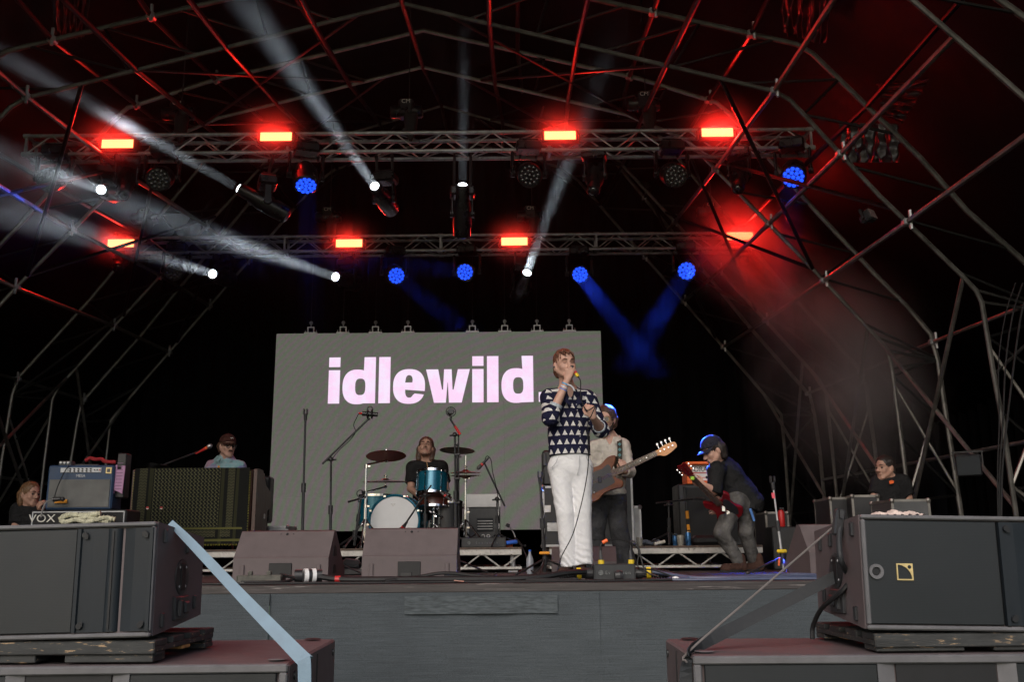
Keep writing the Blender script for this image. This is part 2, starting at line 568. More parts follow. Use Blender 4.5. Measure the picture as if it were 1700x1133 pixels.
for key, (Y, inn, out) in RIB.items():
    arch = bpy.data.objects.new('roof_arch', None); link(arch, rf); arch.empty_display_size = .1
    I = [at(x, y, Y) for x, y in inn]; O = [at(x, y, Y) for x, y in out]
    for L_ in (I, O):
        L_[0].x = CX
        L_[-1].x = L_[-2].x * .35 + L_[-1].x * .65
        L_.append(Vector((L_[-1].x, Y, STAGE_Z + .001)))
    ribs[key] = (I, O)
    for L_, r_ in ((I, .025), (O, .030)):
        full = [mir(p) for p in L_[::-1]][:-1] + L_
        t = MB(); t.path(full, r_, 8)
        t.build('chord', M['tube'] if key in 'cde' else M['arch_tube_dim'], arch, smooth=True, world=True)
    N = 13
    ri, ro = resample(I, N), resample(O, N)
    for k in range(1, N):
        for mm in (0, 1):
            q = (lambda p: p) if mm == 0 else mir
            if key == 'a' and (k > 6): continue
            t = MB(); t.tube(q(ri[k]), q(ro[k + (k % 2)]), .016, n=6)
            if k % 2 == 0: t.tube(q(ri[k]), q(ro[min(N, k + 1)]), .016, n=6)
            t.build('brace', M['purlin_tube_dim'], arch, world=True)
    # fan of short struts round the eaves bend
    nbend = {'a': 6, 'b': 7, 'c': 7, 'd': 5, 'e': 4}[key]
    for mm in (0, 1):
        q = (lambda p: p) if mm == 0 else mir
        hub = O[min(nbend + 1, len(O) - 2)]
        for kk in (-1, 0, 1):
            t = MB(); t.tube(q(I[max(0, min(len(I) - 1, nbend + kk))]), q(hub), .018, n=6)
            t.build('strut', M['roof_tube_dim'], arch, world=True)
# purlins along the stage, from arch to arch
def purlin(idx_fn, mt='purlin_tube_dim', r=.028, keys='abcde', both=True):
    for mm in ((0, 1) if both else (0,)):
        q = (lambda p: p) if mm == 0 else mir
        pts = [q(idx_fn(k)) for k in keys]
        t = MB()
        for a, b in zip(pts[:-1], pts[1:]): t.tube(a, b, r, n=8)
        t.build('purlin', M[mt], rf, smooth=True, world=True)
def along(k, which, frac):
    L_ = ribs[k][which]
    return resample(L_, 100)[int(frac * 100)]
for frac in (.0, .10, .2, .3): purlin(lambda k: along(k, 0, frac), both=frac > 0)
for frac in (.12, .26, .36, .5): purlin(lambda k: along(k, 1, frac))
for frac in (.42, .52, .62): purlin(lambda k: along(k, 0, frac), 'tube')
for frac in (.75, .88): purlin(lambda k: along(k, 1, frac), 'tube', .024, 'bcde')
# cross bracing of the side bays
for (k1, k2) in (('b', 'c'), ('c', 'd'), ('d', 'e')):
    for mm in (0, 1):
        q = (lambda p: p) if mm == 0 else mir
        for f1, f2 in ((.70, .94), (.94, .72), (.36, .60), (.60, .40)):
            t = MB(); t.tube(q(along(k1, 0, f1)), q(along(k2, 0, f2)), .024, n=8)
            t.build('diagonal', M['tube'] if f1 > .65 else M['purlin_tube_dim'], rf, world=True)  # low bays take the lit tube colour, high bays the darkened one
        for f1, f2 in ((.05, .30), (.30, .08)):
            t = MB(); t.tube(q(along(k1, 0, f1)), q(along(k2, 0, f2)), .018, n=6)
            t.build('diagonal', M['roof_tube_dim'], rf, world=True)
        # column braces within one arch
    for mm in (0, 1):
        q = (lambda p: p) if mm == 0 else mir
        for f1, f2 in ((.78, .92), (.92, .80), (.92, .98)):
            t = MB(); t.tube(q(along(k1, 0, f1)), q(along(k1, 1, f2)), .018, n=6)
            t.build('brace', M['tube'], rf, world=True)
# couplers: little swivel clamps with a stub standing off the purlins
for key in 'bcde':
    for frac, wh in ((.42, 0), (.52, 0), (.62, 0), (.26, 1), (.36, 1), (.75, 1)):
        for mm in (0, 1):
            q = (lambda p: p) if mm == 0 else mir
            p0 = q(along(key, wh, frac))
            t = MB(); t.box(p0, (.09, .09, .07), bev=.012); t.tube(p0 + Vector((.02, -.05, -.09)), p0 + Vector((.02, -.05, .11)), .018, n=6)
            t.build('coupler', M['alu_dull'], rf, world=True)

# glossy black cloth bundled under the roof, creased, catching the red strobes
def tied_cloth(label, corners, nu, amp, ph, Y, lamp, dirv):
    mid = Vector((0, 0, 0))
    for x, y in corners: mid += at(x, y, Y) / 4
    eye = Vector((0, 0, EYE)); lp = at(lamp[0], lamp[1], lamp[2])
    nrm = ((eye - mid).normalized() + (lp - mid).normalized()).normalized()
    def hit(x, y):
        d = at(x, y, 1.0) - eye
        return eye + d * ((mid - eye).dot(nrm) / d.dot(nrm))
    c = [hit(x, y) for x, y in corners]
    mb = MB()
    def fn(u, v):
        p = c[0].lerp(c[1], u).lerp(c[3].lerp(c[2], u), v)
        s_ = (u if dirv else v); o = (v if dirv else u)
        wv = amp * (math.sin(s_ * 34 + ph + 2.5 * math.sin(o * 3)) + .6 * math.sin(s_ * 61 + 3 * o + ph) + .5 * math.sin(s_ * 21 - 8 * o) + .4 * math.sin(o * 17 + 4 * s_))
        return p + nrm * wv
    mb.sheet(fn, nu, nu)
    return tag(mb.build('tied_cloth', M['pvc_black'], smooth=True), label, 'cloth')
LR = (1192, 218, 10.6)
tied_cloth('bundled black cloth fanning out from its tie, high on the right under the roof', [(1458, 138), (1542, 130), (1500, 205), (1465, 192)], 90, .020, .3, 9.7, LR, False)
tied_cloth('pleated black cloth hanging below the fanned cloth, right of the roof arch', [(1397, 203), (1488, 206), (1494, 270), (1398, 270)], 90, .024, 1.0, 9.9, LR, True)
tied_cloth('creased black cloth at the top edge, right of the centre under the roof', [(1290, -20), (1385, -20), (1372, 72), (1300, 55)], 90, .024, 2.0, 9.6, LR, True)
tied_cloth('creased black cloth at the upper left corner under the roof', [(85, -15), (150, -15), (140, 62), (92, 60)], 90, .022, 2.7, 9.6, (193, 237, 10.6), True)

# ------------------------------------------------------------------ lighting trusses
def truss(label, Y, ztop, x0, x1, mt):
    z1 = ztop; z0 = ztop - .24; d = .24
    t = thing('lighting_truss', label, 'truss', ((x0 + x1) / 2, Y, z0), group='lighting trusses across the stage')
    for (y, z) in ((Y, z1), (Y, z0), (Y + d, z1), (Y + d, z0)):
        c = MB(); c.tube((x0, y, z), (x1, y, z), .025, n=10)
        c.build('chord', mt, t, smooth=True, world=True)
    n = int(round((x1 - x0) / .30)); st = (x1 - x0) / n
    for i in range(n):
        a, b = x0 + st * i, x0 + st * (i + 1)
        up = i % 2
        f = MB(); f.tube((a, Y, z1 if up else z0), (b, Y, z0 if up else z1), .010, n=6); f.build('brace', mt, t, world=True)
        f = MB(); f.tube((a, Y if up else Y + d, z0), (b, Y + d if up else Y, z0), .010, n=6); f.build('brace', mt, t, world=True)
    bk = MB()
    for i in range(n):
        a, b = x0 + st * i, x0 + st * (i + 1); up = i % 2
        bk.tube((a, Y + d, z1 if up else z0), (b, Y + d, z0 if up else z1), .010, n=6)
        bk.tube((a, Y if up else Y + d, z1), (b, Y + d if up else Y, z1), .010, n=6)
    o = bk.build('back_bracing', mt, t, world=True); o['kind'] = 'stuff'
    nj = int((x1 - x0) / 2.4)
    for k in range(nj + 1):
        x = x0 + (x1 - x0) * k / nj
        c = MB()
        for (y, z) in ((Y, z1), (Y, z0), (Y + d, z1), (Y + d, z0)): c.tube((x - .04, y, z), (x + .04, y, z), .031, n=10)
        c.box((x, Y, (z1 + z0) / 2), (.03, .03, .2)); c.box((x, Y + d, (z1 + z0) / 2), (.03, .03, .2))
        c.box((x, Y + d / 2, z1), (.03, .2, .03)); c.box((x, Y + d / 2, z0), (.03, .2, .03))
        c.build('end_frame', mt, t, world=True)
    return t
Y1, Y2 = 10.8, 14.0
ZT1 = at(850, 219, Y1).z; ZT2 = at(850, 390, Y2).z
truss('front lighting truss, nearer and larger of the two aluminium trusses', Y1, ZT1, at(45, 230, Y1).x, at(1345, 214, Y1).x, M['alu_dull'])
truss('rear lighting truss above the video screen, smaller of the two trusses', Y2, ZT2, at(215, 395, Y2).x, at(1248, 388, Y2).x, M['alu_dull'])
# ================================================================== LAMPS AND SCREEN
# ------------------------------------------------------------------ red strobes on the trusses
M['strobe_glow'] = emit_mat('strobe_glow', (1.0, .25, .085), 5.0, (.3, .05, .03))
def strobe(px, py, Y, wpx, hpx, label, skew=0, watt=22):
    c = at(px, py, Y)
    k = Y * 1.08 / F_PX
    W, H = wpx * k, hpx * k * 1.1
    t = thing('strobe_light', label, 'strobe light', (c.x, Y + .06, c.z - H / 2), group='red strobes on the trusses')
    b = MB(); b.box((0, .03, H / 2), (W + .07, .10, H + .05), bev=.012); b.build('body', M['black_metal'], t)
    y = MB()
    for sx in (-1, 1):
        y.box((sx * (W / 2 + .05), .04, H / 2), (.012, .05, .10), bev=.003)
    y.box((0, .09, H / 2 - .02), (W + .11, .03, .03), bev=.004)
    y.build('yoke', M['black_metal'], t)
    l = MB(); l.box((0, -.026, H / 2), (W, .012, H), bev=.003); l.build('lamp_face', M['strobe_glow'], t)
    f = MB()
    for sz in (-1, 1): f.box((0, -.03, H / 2 + sz * (H / 2 + .009)), (W + .05, .03, .012), bev=.003)
    f.build('face_frame', M['black_metal'], t)
    ld = bpy.data.lights.new('strobe_lamp', 'AREA'); ld.shape = 'RECTANGLE'; ld.size = W; ld.size_y = H
    ld.energy = watt; ld.color = (1.0, .012, .010)
    lo = bpy.data.objects.new('strobe_lamp', ld); link(lo, t)
    lo.location = (0, -.075, H / 2); lo.rotation_euler = (R(-76), 0, 0); ld.spread = R(165)   # faces out and a little down
    PUFFS.append(Vector((c.x, Y - .05, c.z)))
    return t
PUFFS = []
SPOT_N = 0
ord_up = ['leftmost', 'second from the left', 'third from the left', 'rightmost']
for i, (px, py) in enumerate([(193, 237), (457, 225), (930, 223), (1192, 218)]):
    strobe(px, py, Y1 - .14, 52, 14, 'glowing red strobe on the nearer truss, %s of its four' % ord_up[i], watt=30 if i == 3 else 14)
for i, (px, py) in enumerate([(199, 403), (579, 403), (854, 400), (1229, 391)]):
    strobe(px, py, Y2 - .14, 42, 12, 'glowing red strobe on the rear truss, %s of its four' % ord_up[i], watt=34 if i == 3 else 14)

# ------------------------------------------------------------------ moving heads
def cell_mat(name, col, s): return emit_mat(name, col, s, (.02, .02, .03))
M['lens_white'] = emit_mat('lens_white', (.86, .94, 1.0), 5.0)
M['lens_blue'] = emit_mat('lens_blue', (.012, .075, 1.0), 1.5)
M['lens_off'] = mat('lens_off', (.02, .02, .025), .12, spec=.8)
M['lens_blue_gap'] = emit_mat('lens_blue_gap', (.004, .02, .5), .22)
M['head_shell'] = mat('head_shell', (.008, .008, .009), .3, spec=.4)
def spot_lamp(pos, d, col, watt, ang, parent, name='beam_lamp', size=.12):
    """round lamp the size of its lens that sends out a narrow beam"""
    ld = bpy.data.lights.new(name, 'AREA'); ld.shape = 'DISK'; ld.size = size; ld.spread = R(ang)
    ld.energy = watt; ld.color = col
    lo = bpy.data.objects.new(name, ld); link(lo, parent)
    inv = root_inv(parent)
    lo.location = inv @ Vector(pos)
    dd = inv.to_3x3() @ Vector(d)
    lo.rotation_euler = dd.to_track_quat('-Z', 'Y').to_euler()
    return lo
def moving_head(label, px, py, Y, d, kind, lit, zt, rad, watt=0, ang=6, hood=True):
    """lens seen at (px, py); d = direction the head points"""
    d = Vector(d).normalized()
    L = at(px, py, Y)
    wash = kind == 'wash'
    dep = .17 if wash else .36
    C = L - d * dep                          # tilt axis
    t = thing('wash_light' if wash else 'spot_light', label, 'stage light', (C.x, C.y, zt), group='moving heads hanging under the trusses')
    hr = rad * 1.18
    yw = hr + .05
    ax = Vector((d.y, -d.x, 0))
    ax = ax.normalized() if ax.length > .12 else Vector((1, 0, 0))
    top = C + Vector((0, 0, hr + .14))
    b = MB()
    f = ax.cross(Vector((0, 0, 1)))
    RM = Matrix((ax, -f, Vector((0, 0, 1)))).transposed()
    hz = max(.08, zt - top.z - .02)
    bc = Vector((C.x, C.y, top.z + .06))
    b.box(bc, (.30, .22, .12), RM, bev=.02)
    b.box(bc + Vector((0, 0, .075)), (.24, .16, .03), RM, bev=.01)
    b.build('base', M['head_shell'], t, world=True)
    for sx in (-1, 1):
        tp = Vector((C.x, Y1 + .12 if Y < 12 else Y2 + .12, zt)) + ax * (.10 * sx)
        cl = MB(); cl.tube(bc + ax * (.10 * sx) + Vector((0, 0, .08)), tp, .018, n=6); cl.torus(tp, ax, .034, .012, 10, 5)
        cl.build('clamp', M['black_metal'], t, world=True)
    for sx in (-1, 1):
        y = MB()
        y.box(C + ax * (sx * yw) + Vector((0, 0, (hr + .14) / 2 - .02)), (.035, .10, hr + .17), RM, bev=.014)
        y.tube(C + ax * (sx * (yw - .03)), C + ax * (sx * (yw + .025)), .045, n=12)
        y.build('yoke_arm', M['head_shell'], t, world=True)
    h = MB()
    if wash:
        h.lathe([(.03, -.17), (hr * .7, -.16), (hr * .95, -.08), (hr, .04), (hr, dep - .012), (hr * .93, dep)], C, d, 28)
    else:
        h.lathe([(.05, -.30), (hr * 1.5, -.27), (hr * 1.6, -.1), (hr * 1.55, .1), (hr * 1.15, .2), (hr * 1.1, dep - .01), (hr * .98, dep)], C, d, 28)
    h.build('head', M['head_shell'], t, smooth=True, world=True)
    if wash:
        ln = MB(); a = d.orthogonal().normalized(); bb = d.cross(a)
        bk = MB(); bk.lathe([(rad * 1.0, 0), (rad * .98, .004)], L + d * .001, d, 28)
        bk.build('lens_plate', M['lens_blue_gap'] if lit else M['lens_off'], t, world=True)
        cells = [(0, 0)] + [(.43 * rad * math.cos(2 * math.pi * k / 6), .43 * rad * math.sin(2 * math.pi * k / 6)) for k in range(6)] + \
                [(.80 * rad * math.cos(2 * math.pi * (k + .5) / 12), .80 * rad * math.sin(2 * math.pi * (k + .5) / 12)) for k in range(12)]
        for (x, y) in cells:
            ln.lathe([(rad * .19, .004), (rad * .18, .010), (rad * .1, .016)], L + d * .002 + a * x + bb * y, d, 10)
        ln.build('lens_cluster', M['lens_blue'] if lit else M['lens_off'], t, smooth=True, world=True)
    else:
        ln = MB(); ln.lathe([(rad * .93, 0), (rad * .8, .012), (rad * .4, .022)], L + d * .001, d, 24)
        ln.build('lens', M['lens_white'] if lit else M['lens_off'], t, smooth=True, world=True)
    if lit:
        spot_lamp(L + d * .06, d, (.78, .89, 1.0) if not wash else (.02, .07, 1.0), watt, ang, t, size=rad * 1.8)
    return t

def toward(px, py, Y, tx, ty, TY): return at(tx, ty, TY) - at(px, py, Y)
zb1, zb2 = ZT1 - .265, ZT2 - .265
WB = 84
for (lab, px, py, tx, ty, dY, wt) in [
    ('far left spot under the nearer truss throwing a short white beam to the left edge', 168, 315, 0, 258, 3.0, .38),
    ('spot under the nearer truss with a long white beam, second from the left', 397, 313, 20, 100, .9, 1.2),
    ('spot on the nearer truss throwing a white beam steeply up to the left', 622, 309, 460, 78, 2.7, .75),
    ('spot throwing a thin faint white beam straight up over the nearer truss', 768, 307, 771, 90, .9, .22)]:
    moving_head(lab, px, py, Y1 - .15, toward(px, py, Y1 - .15, tx, ty, Y1 - .15 - dY), 'spot', True, zb1, .060, WB * wt, 5.5)
for (lab, px, py, tx, ty, dY, wt) in [
    ('leftmost lit spot under the rear truss, its white beam passing the red strobe', 353, 455, 0, 345, 4.8, .45),
    ('spot under the rear truss with a broad white beam above the left of the screen', 557, 460, 235, 352, 3.9, .62),
    ('spot under the rear truss throwing a white beam up to the right above the screen', 875, 453, 946, 258, 2.1, .42)]:
    moving_head(lab, px, py, Y2 - .15, toward(px, py, Y2 - .15, tx, ty, Y2 - .15 - dY), 'spot', True, zb2, .072, WB * 1.5 * wt, 5.5)
for (lab, px, py, tx, ty) in [('unlit spot pointing down under the nearer truss, right of the middle', 985, 318, 975, 420),
                              ('unlit spot pointing down under the nearer truss, below its rightmost strobe', 1225, 315, 1215, 420),
                              ('unlit spot on the nearer truss with red glints, below its leftmost strobe', 205, 325, 190, 420)]:
    moving_head(lab, px, py, Y1 - .1, toward(px, py, Y1 - .1, tx, ty, Y1 - .9), 'spot', False, zb1, .060)
for (lab, px, py, tx, ty) in [('unlit spot under the left end of the rear truss, below its leftmost strobe', 196, 446, 170, 520),
                              ('unlit spot under the right end of the rear truss, in the red smoke', 1236, 432, 1250, 500)]:
    moving_head(lab, px, py, Y2 - .1, toward(px, py, Y2 - .1, tx, ty, Y2 - .9), 'spot', False, zb2, .072)
# blue washes
bassist_head, guitarist_head = at(1004, 676, 9.3), at(1185, 740, 9.1)
def wash(lab, px, py, Y, target, rad, watt, ang, zt, face=.55):
    L = at(px, py, Y)
    d = (Vector(target) - L).normalized()
    t = moving_head(lab, px, py, Y, (d * (1 - face) + (Vector((0, 0, EYE)) - L).normalized() * face), 'wash', True, zt, rad, 0, ang)
    lo = [c for c in t.children if c.type == 'LIGHT'][0]
    lo.data.energy = watt
    dd = root_inv(t).to_3x3() @ d
    lo.rotation_euler = dd.to_track_quat('-Z', 'Y').to_euler()
    return t
WW = 26
wash('blue wash light under the left half of the nearer truss', 508, 308, Y1 - .15, at(530, 760, 12.2), .125, WW * .5, 9, zb1)
wash('blue wash light at the right end of the nearer truss', 1317, 294, Y1 - .15, at(1262, 955, 8.4), .130, WW * .22, 14, zb1)
wash('blue wash light left of the pair above the middle of the screen', 658, 458, Y2 - .15, at(905, 660, 13.3), .125, WW * .6, 12, zb2, .75)
wash('blue wash light whose beam crosses level to the left above the screen', 772, 452, Y2 - .15, at(640, 440, 13.0), .125, WW * .45, 12, zb2, .8)
wash('blue wash light above the right edge of the screen', 963, 456, Y2 - .15, guitarist_head, .120, WW * 1.7, 3.0, zb2, .7)
wash('brightest blue wash light, right of the screen under the rear truss', 1140, 450, Y2 - .15, bassist_head, .135, WW * 1.1, 3.0, zb2, .6)
for (lab, px, py, Y, zt) in [('unlit wash light at the far left under the nearer truss', 80, 300, Y1 - .15, zb1), ('unlit wash light left of the longest white beam', 262, 298, Y1 - .15, zb1),
                             ('unlit wash light under the middle of the nearer truss, right of the faint beam', 880, 292, Y1 - .15, zb1), ('unlit wash light under the nearer truss, left of its rightmost strobe', 1122, 292, Y1 - .15, zb1),
                             ('unlit wash light under the left part of the rear truss', 288, 452, Y2 - .15, zb2)]:
    moving_head(lab, px, py, Y, (.1, -1, -.55), 'wash', False, zt, .125)

# ------------------------------------------------------------------ chain hoists
hoist_txt = None
def text_mesh(name, body, size, mt, parent, loc, rot=(math.pi / 2, 0, 0), ext=.001, align='CENTER', shear=0, sx=1):
    cu = bpy.data.curves.new(name, 'FONT'); cu.body = body; cu.size = size; cu.extrude = ext
    cu.align_x = align; cu.align_y = 'CENTER'; cu.shear = shear; cu.resolution_u = 3
    tmp = bpy.data.objects.new('tmp', cu); COL.objects.link(tmp)
    dg = bpy.context.evaluated_depsgraph_get()
    me = bpy.data.meshes.new_from_object(tmp.evaluated_get(dg)); me.name = name
    bpy.data.objects.remove(tmp); bpy.data.curves.remove(cu)
    me.materials.clear(); me.materials.append(mt)
    o = bpy.data.objects.new(name, me); link(o, parent)
    o.location = loc; o.rotation_euler = rot; o.scale = (sx, 1, 1)
    return o
for (px, py, Y, zt, lab, s_) in [(297, 185, Y1 + .1, ZT1, 'black chain hoist above the left part of the nearer truss', 1), (675, 182, Y1 + .1, ZT1, 'black chain hoist above the middle of the nearer truss', 1),
                             (1068, 170, Y1 + .1, ZT1, 'black chain hoist above the right part of the nearer truss', 1),
                             (241, 360, Y2 + .1, ZT2, 'black chain hoist over the left end of the rear truss', 1), (545, 358, Y2 + .1, ZT2, 'black chain hoist over the rear truss, left of the middle', 1),
                             (880, 356, Y2 + .1, ZT2, 'black chain hoist over the rear truss, right of the middle', 1), (1178, 350, Y2 + .1, ZT2, 'black chain hoist over the right end of the rear truss', 1)]:
    p = at(px, py, Y)
    t = thing('chain_hoist', lab, 'chain hoist', (p.x, Y, zt + .03), group='chain hoists lifting the trusses')
    hz = p.z - zt - .03
    b = MB(); b.box((0, 0, hz), (.20, .18, .24), bev=.03); b.lathe([(.07, -.2), (.085, -.18), (.085, .18), (.07, .2)], (0, 0, hz - .03), (1, 0, 0), 16)
    b.build('motor', M['head_shell'], t, smooth=True)
    b = MB(); b.tube((0, 0, hz - .12), (0, 0, 0), .012, n=6); b.torus((0, 0, .03), (0, 1, 0), .05, .012, 12, 5); b.build('hook', M['black_metal'], t)
    b = MB(); b.tube((.03, 0, hz + .12), (.03, 0, hz + 1.6), .008, n=5); b.build('chain', M['black_metal'], t)
    b = MB(); b.lathe([(.02, -.02), (.07, .1), (.09, .3), (.08, .32)], (.06, -.05, hz - .42), (0, 0, 1), 12); b.build('chain_bag', M['matt_black'], t, smooth=True)
    text_mesh('lettering', 'CM', .075, M['white'], t, (0, -.092, hz + .07))

# ------------------------------------------------------------------ video screen of 10 x 6 panels
YS = 14.3
SX0 = at(459, 555, YS).x; SZ1 = at(730, 552, YS).z; SZ0 = SZ1 - 3.0
m, nt, p, tc = new_mat('led_panel')
oi = nt.nodes.new('ShaderNodeNewGeometry')
sx = nt.nodes.new('ShaderNodeSeparateXYZ'); nt.links.new(oi.outputs['Position'], sx.inputs[0])
gx, gz = S(sx.outputs[0]), S(sx.outputs[2])
n1 = noise(nt, oi.outputs['Position'], 7, 3, .8)
n1.inputs['Detail'].default_value = 5
nr = noise(nt, oi.outputs['Position'], 26, 3, .9)
# slow interference bands of the pixel grid
r2 = (gx - 1.6) * (gx - 1.6) + (gz - 1.2) * (gz - 1.2) * 1.3
band = (r2 * 5.5).sin() * .5 + .5
wv = remap(nt, n1.outputs[0], .35, .65)
cA = mix(nt, remap(nt, nr.outputs[0], .38, .62), (.118, .111, .092), (.168, .160, .138))
mixb = band * (wv * .5 + .4)
cB = mix(nt, mixb, cA, (.170, .118, .145))
cC = mix(nt, (1 - band) * ((1 - wv) * .5 + .4), cB, (.112, .155, .095))
oin = nt.nodes.new('ShaderNodeObjectInfo')
cD = mix(nt, remap(nt, oin.outputs['Random'], 0, 1, 0, .10), cC, (.08, .078, .07))
nt.links.new(cD, p.inputs['Emission Color'])
p.inputs['Emission Strength'].default_value = .72
p.inputs['Base Color'].default_value = (.015, .015, .016, 1)
p.inputs['Roughness'].default_value = .6
M['led_panel'] = m
m, nt, p, tc = new_mat('led_text')
oi = nt.nodes.new('ShaderNodeNewGeometry')
nr = noise(nt, oi.outputs['Position'], 5, 3, .7)
cA = mix(nt, remap(nt, nr.outputs[0], .4, .62), (.90, .62, .86), (.86, .72, .90))
nt.links.new(cA, p.inputs['Emission Color']); p.inputs['Emission Strength'].default_value = .98
p.inputs['Base Color'].default_value = (.02, .02, .02, 1)
M['led_text'] = m
scr = thing('video_screen', 'large grey video screen with pink lettering hanging behind the drums', 'video screen', (SX0 + 2.5, YS, SZ0))
proto = None
for i in range(10):
    for j in range(6):
        if proto is None:
            b = MB(); b.box((0, .04, 0), (.4985, .08, .4985), bev=.002)
            proto = b.build('screen_panel', M['led_panel'], scr); o = proto
        else: o = proto.copy(); COL.objects.link(o); o.parent = scr
        o.location = (-2.25 + .5 * i, random.uniform(0, .0012), .25 + .5 * j)
# lettering, outlines drawn on the screen in metres from its upper left corner
def arc(cx, cz, rx, rz, a0, a1, n=20): return [(cx + rx * math.cos(R(a0 + (a1 - a0) * k / n)), cz + rz * math.sin(R(a0 + (a1 - a0) * k / n))) for k in range(n + 1)]
def rect(x0, z0, x1, z1): return [(x0, z0), (x1, z0), (x1, z1), (x0, z1)]
def sup(cx, cz, rx, rz, a0, a1, n=28, e=.82):
    out = []
    for k in range(n + 1):
        a = R(a0 + (a1 - a0) * k / n); c, s_ = math.cos(a), math.sin(a)
        out.append((cx + rx * math.copysign(abs(c) ** e, c), cz + rz * math.copysign(abs(s_) ** e, s_)))
    return out
letters = []
def L_i(x): letters.append([rect(x, .385, x + .172, .535)]); letters.append([rect(x, .585, x + .172, 1.10)])
def L_l(x): letters.append([rect(x, .385, x + .175, 1.10)])
def L_d(x, xs):
    cx = x + .225
    out = [(xs, .385), (xs + .175, .385), (xs + .175, 1.10), (xs, 1.10)] + sup(cx, .845, .225, .268, 69.5, 290.5, 34)
    hole = sup(xs - .055, .845, .078, .128, 0, 360, 28, .7)[:-1]
    letters.append([out, hole])
def L_e(x):
    cx, cz, rx, rz = x + .243, .845, .243, .268
    out = sup(cx, cz, rx, rz, 24, 372, 40)           # from the open lower lip round over the top
    out += [(x + .185, .895)] + sup(cx + .005, .895, .065, .125, 180, 40, 10)[1:] + [(x + .33, .955)]
    hole = [(x + .182, .785)] + sup(cx, .775, .056, .105, 180, 360, 16)[1:-1] + [(x + .292, .785)]
    letters.append([out, hole])
def L_w(x, W):
    z0, z1 = .585, 1.10
    letters.append([[(x, z0), (x + .185, z0), (x + .245, .90), (x + .262, .90), (x + .275, z0), (x + .275 + .115, z0), (x + .405, .90), (x + .422, .90), (x + .485, z0), (x + W, z0),
                     (x + .545, z1), (x + .352, z1), (x + .334, .79), (x + .329, .79), (x + .305, z1), (x + .125, z1)]])
L_i(.83); L_d(1.045, 1.37); L_l(1.595); L_e(1.815); L_w(2.315, .668); L_i(3.02); L_l(3.245); L_d(3.465, 3.775); letters.append([rect(4.03, .95, 4.20, 1.10)])
cu = bpy.data.curves.new('screen_lettering', 'CURVE'); cu.dimensions = '2D'; cu.fill_mode = 'BOTH'; cu.extrude = .001
for lt in letters:
    for poly in lt:
        sp = cu.splines.new('POLY'); sp.points.add(len(poly) - 1); sp.use_cyclic_u = True
        for k, (x, z) in enumerate(poly): sp.points[k].co = (x - 2.5, 3.0 - z, 0, 1)
tmp = bpy.data.objects.new('tmp', cu); COL.objects.link(tmp)
me = bpy.data.meshes.new_from_object(tmp.evaluated_get(bpy.context.evaluated_depsgraph_get())); me.name = 'lettering'
bpy.data.objects.remove(tmp)
me.materials.clear(); me.materials.append(M['led_text'])
lo = bpy.data.objects.new('lettering', me); link(lo, scr); lo.rotation_euler = (math.pi / 2, 0, 0); lo.location = (0, -.006, 0)
# hanging brackets and wires
proto = None
for k in (0, 1, 2, 3, 5, 6, 7, 8):
    if proto is None:
        b = MB()
        b.box((0, .04, .012), (.20, .06, .022)); b.box((-.045, .04, .06), (.016, .03, .09)); b.box((.045, .04, .06), (.016, .03, .09)); b.box((0, .04, .105), (.10, .03, .014))
        b.tube((0, .04, .105), (0, .04, .19), .012, n=6); b.torus((0, .04, .175), (0, 1, 0), .022, .007, 10, 5)
        b.tube((-.085, .04, .02), (-.085, .04, .06), .007, n=5); b.tube((.085, .04, .02), (.085, .04, .06), .007, n=5)
        proto = b.build('hanging_bracket', M['alu_dull'], scr); o = proto
        b = MB(); b.tube((0, .04, .19), (0, .02, ZT2 - SZ1 - .24), .004, n=5); b.build('wire', M['black_metal'], o)
    else: o = copy_tree(proto, scr)
    o.location = (-2.5 + .52 + .5 * k, 0, 3.0)
b = MB(); b.box((0, .14, 1.5), (5.0, .1, 2.94)); b.build('rear_frame', M['matt_black'], scr)

# ------------------------------------------------------------------ stage smoke
m = bpy.data.materials.new('thin_smoke'); m.use_nodes = True
nt = m.node_tree; nt.nodes.clear()
out = nt.nodes.new('ShaderNodeOutputMaterial'); pv = nt.nodes.new('ShaderNodeVolumePrincipled')
pv.inputs['Color'].default_value = (.9, .9, .9, 1); pv.inputs['Anisotropy'].default_value = .2
nt.links.new(pv.outputs[0], out.inputs['Volume'])
S.nt = nt
tc = nt.nodes.new('ShaderNodeTexCoord')
n1 = noise(nt, tc.outputs['Object'], .75, 3, .6, .6)
dn = remap(nt, n1.outputs[0], 40e-2, .66, .0004, .0036)
sx = nt.nodes.new('ShaderNodeSeparateXYZ'); nt.links.new(tc.outputs['Object'], sx.inputs[0])
low = remap(nt, sx.outputs[2], 3.5, 5.4, 0, 1) * remap(nt, sx.outputs[2], 6.5, 7.5, 1, 0)      # the smoke hangs under the roof
nt.links.new((dn * low).s, pv.inputs['Density'])
b = MB(); b.box((CX, (4.2 + 16.25) / 2, 6.6), (15.6, 16.25 - 4.2, 6.0))
tag(b.build('stage_smoke', m), kind='stuff')
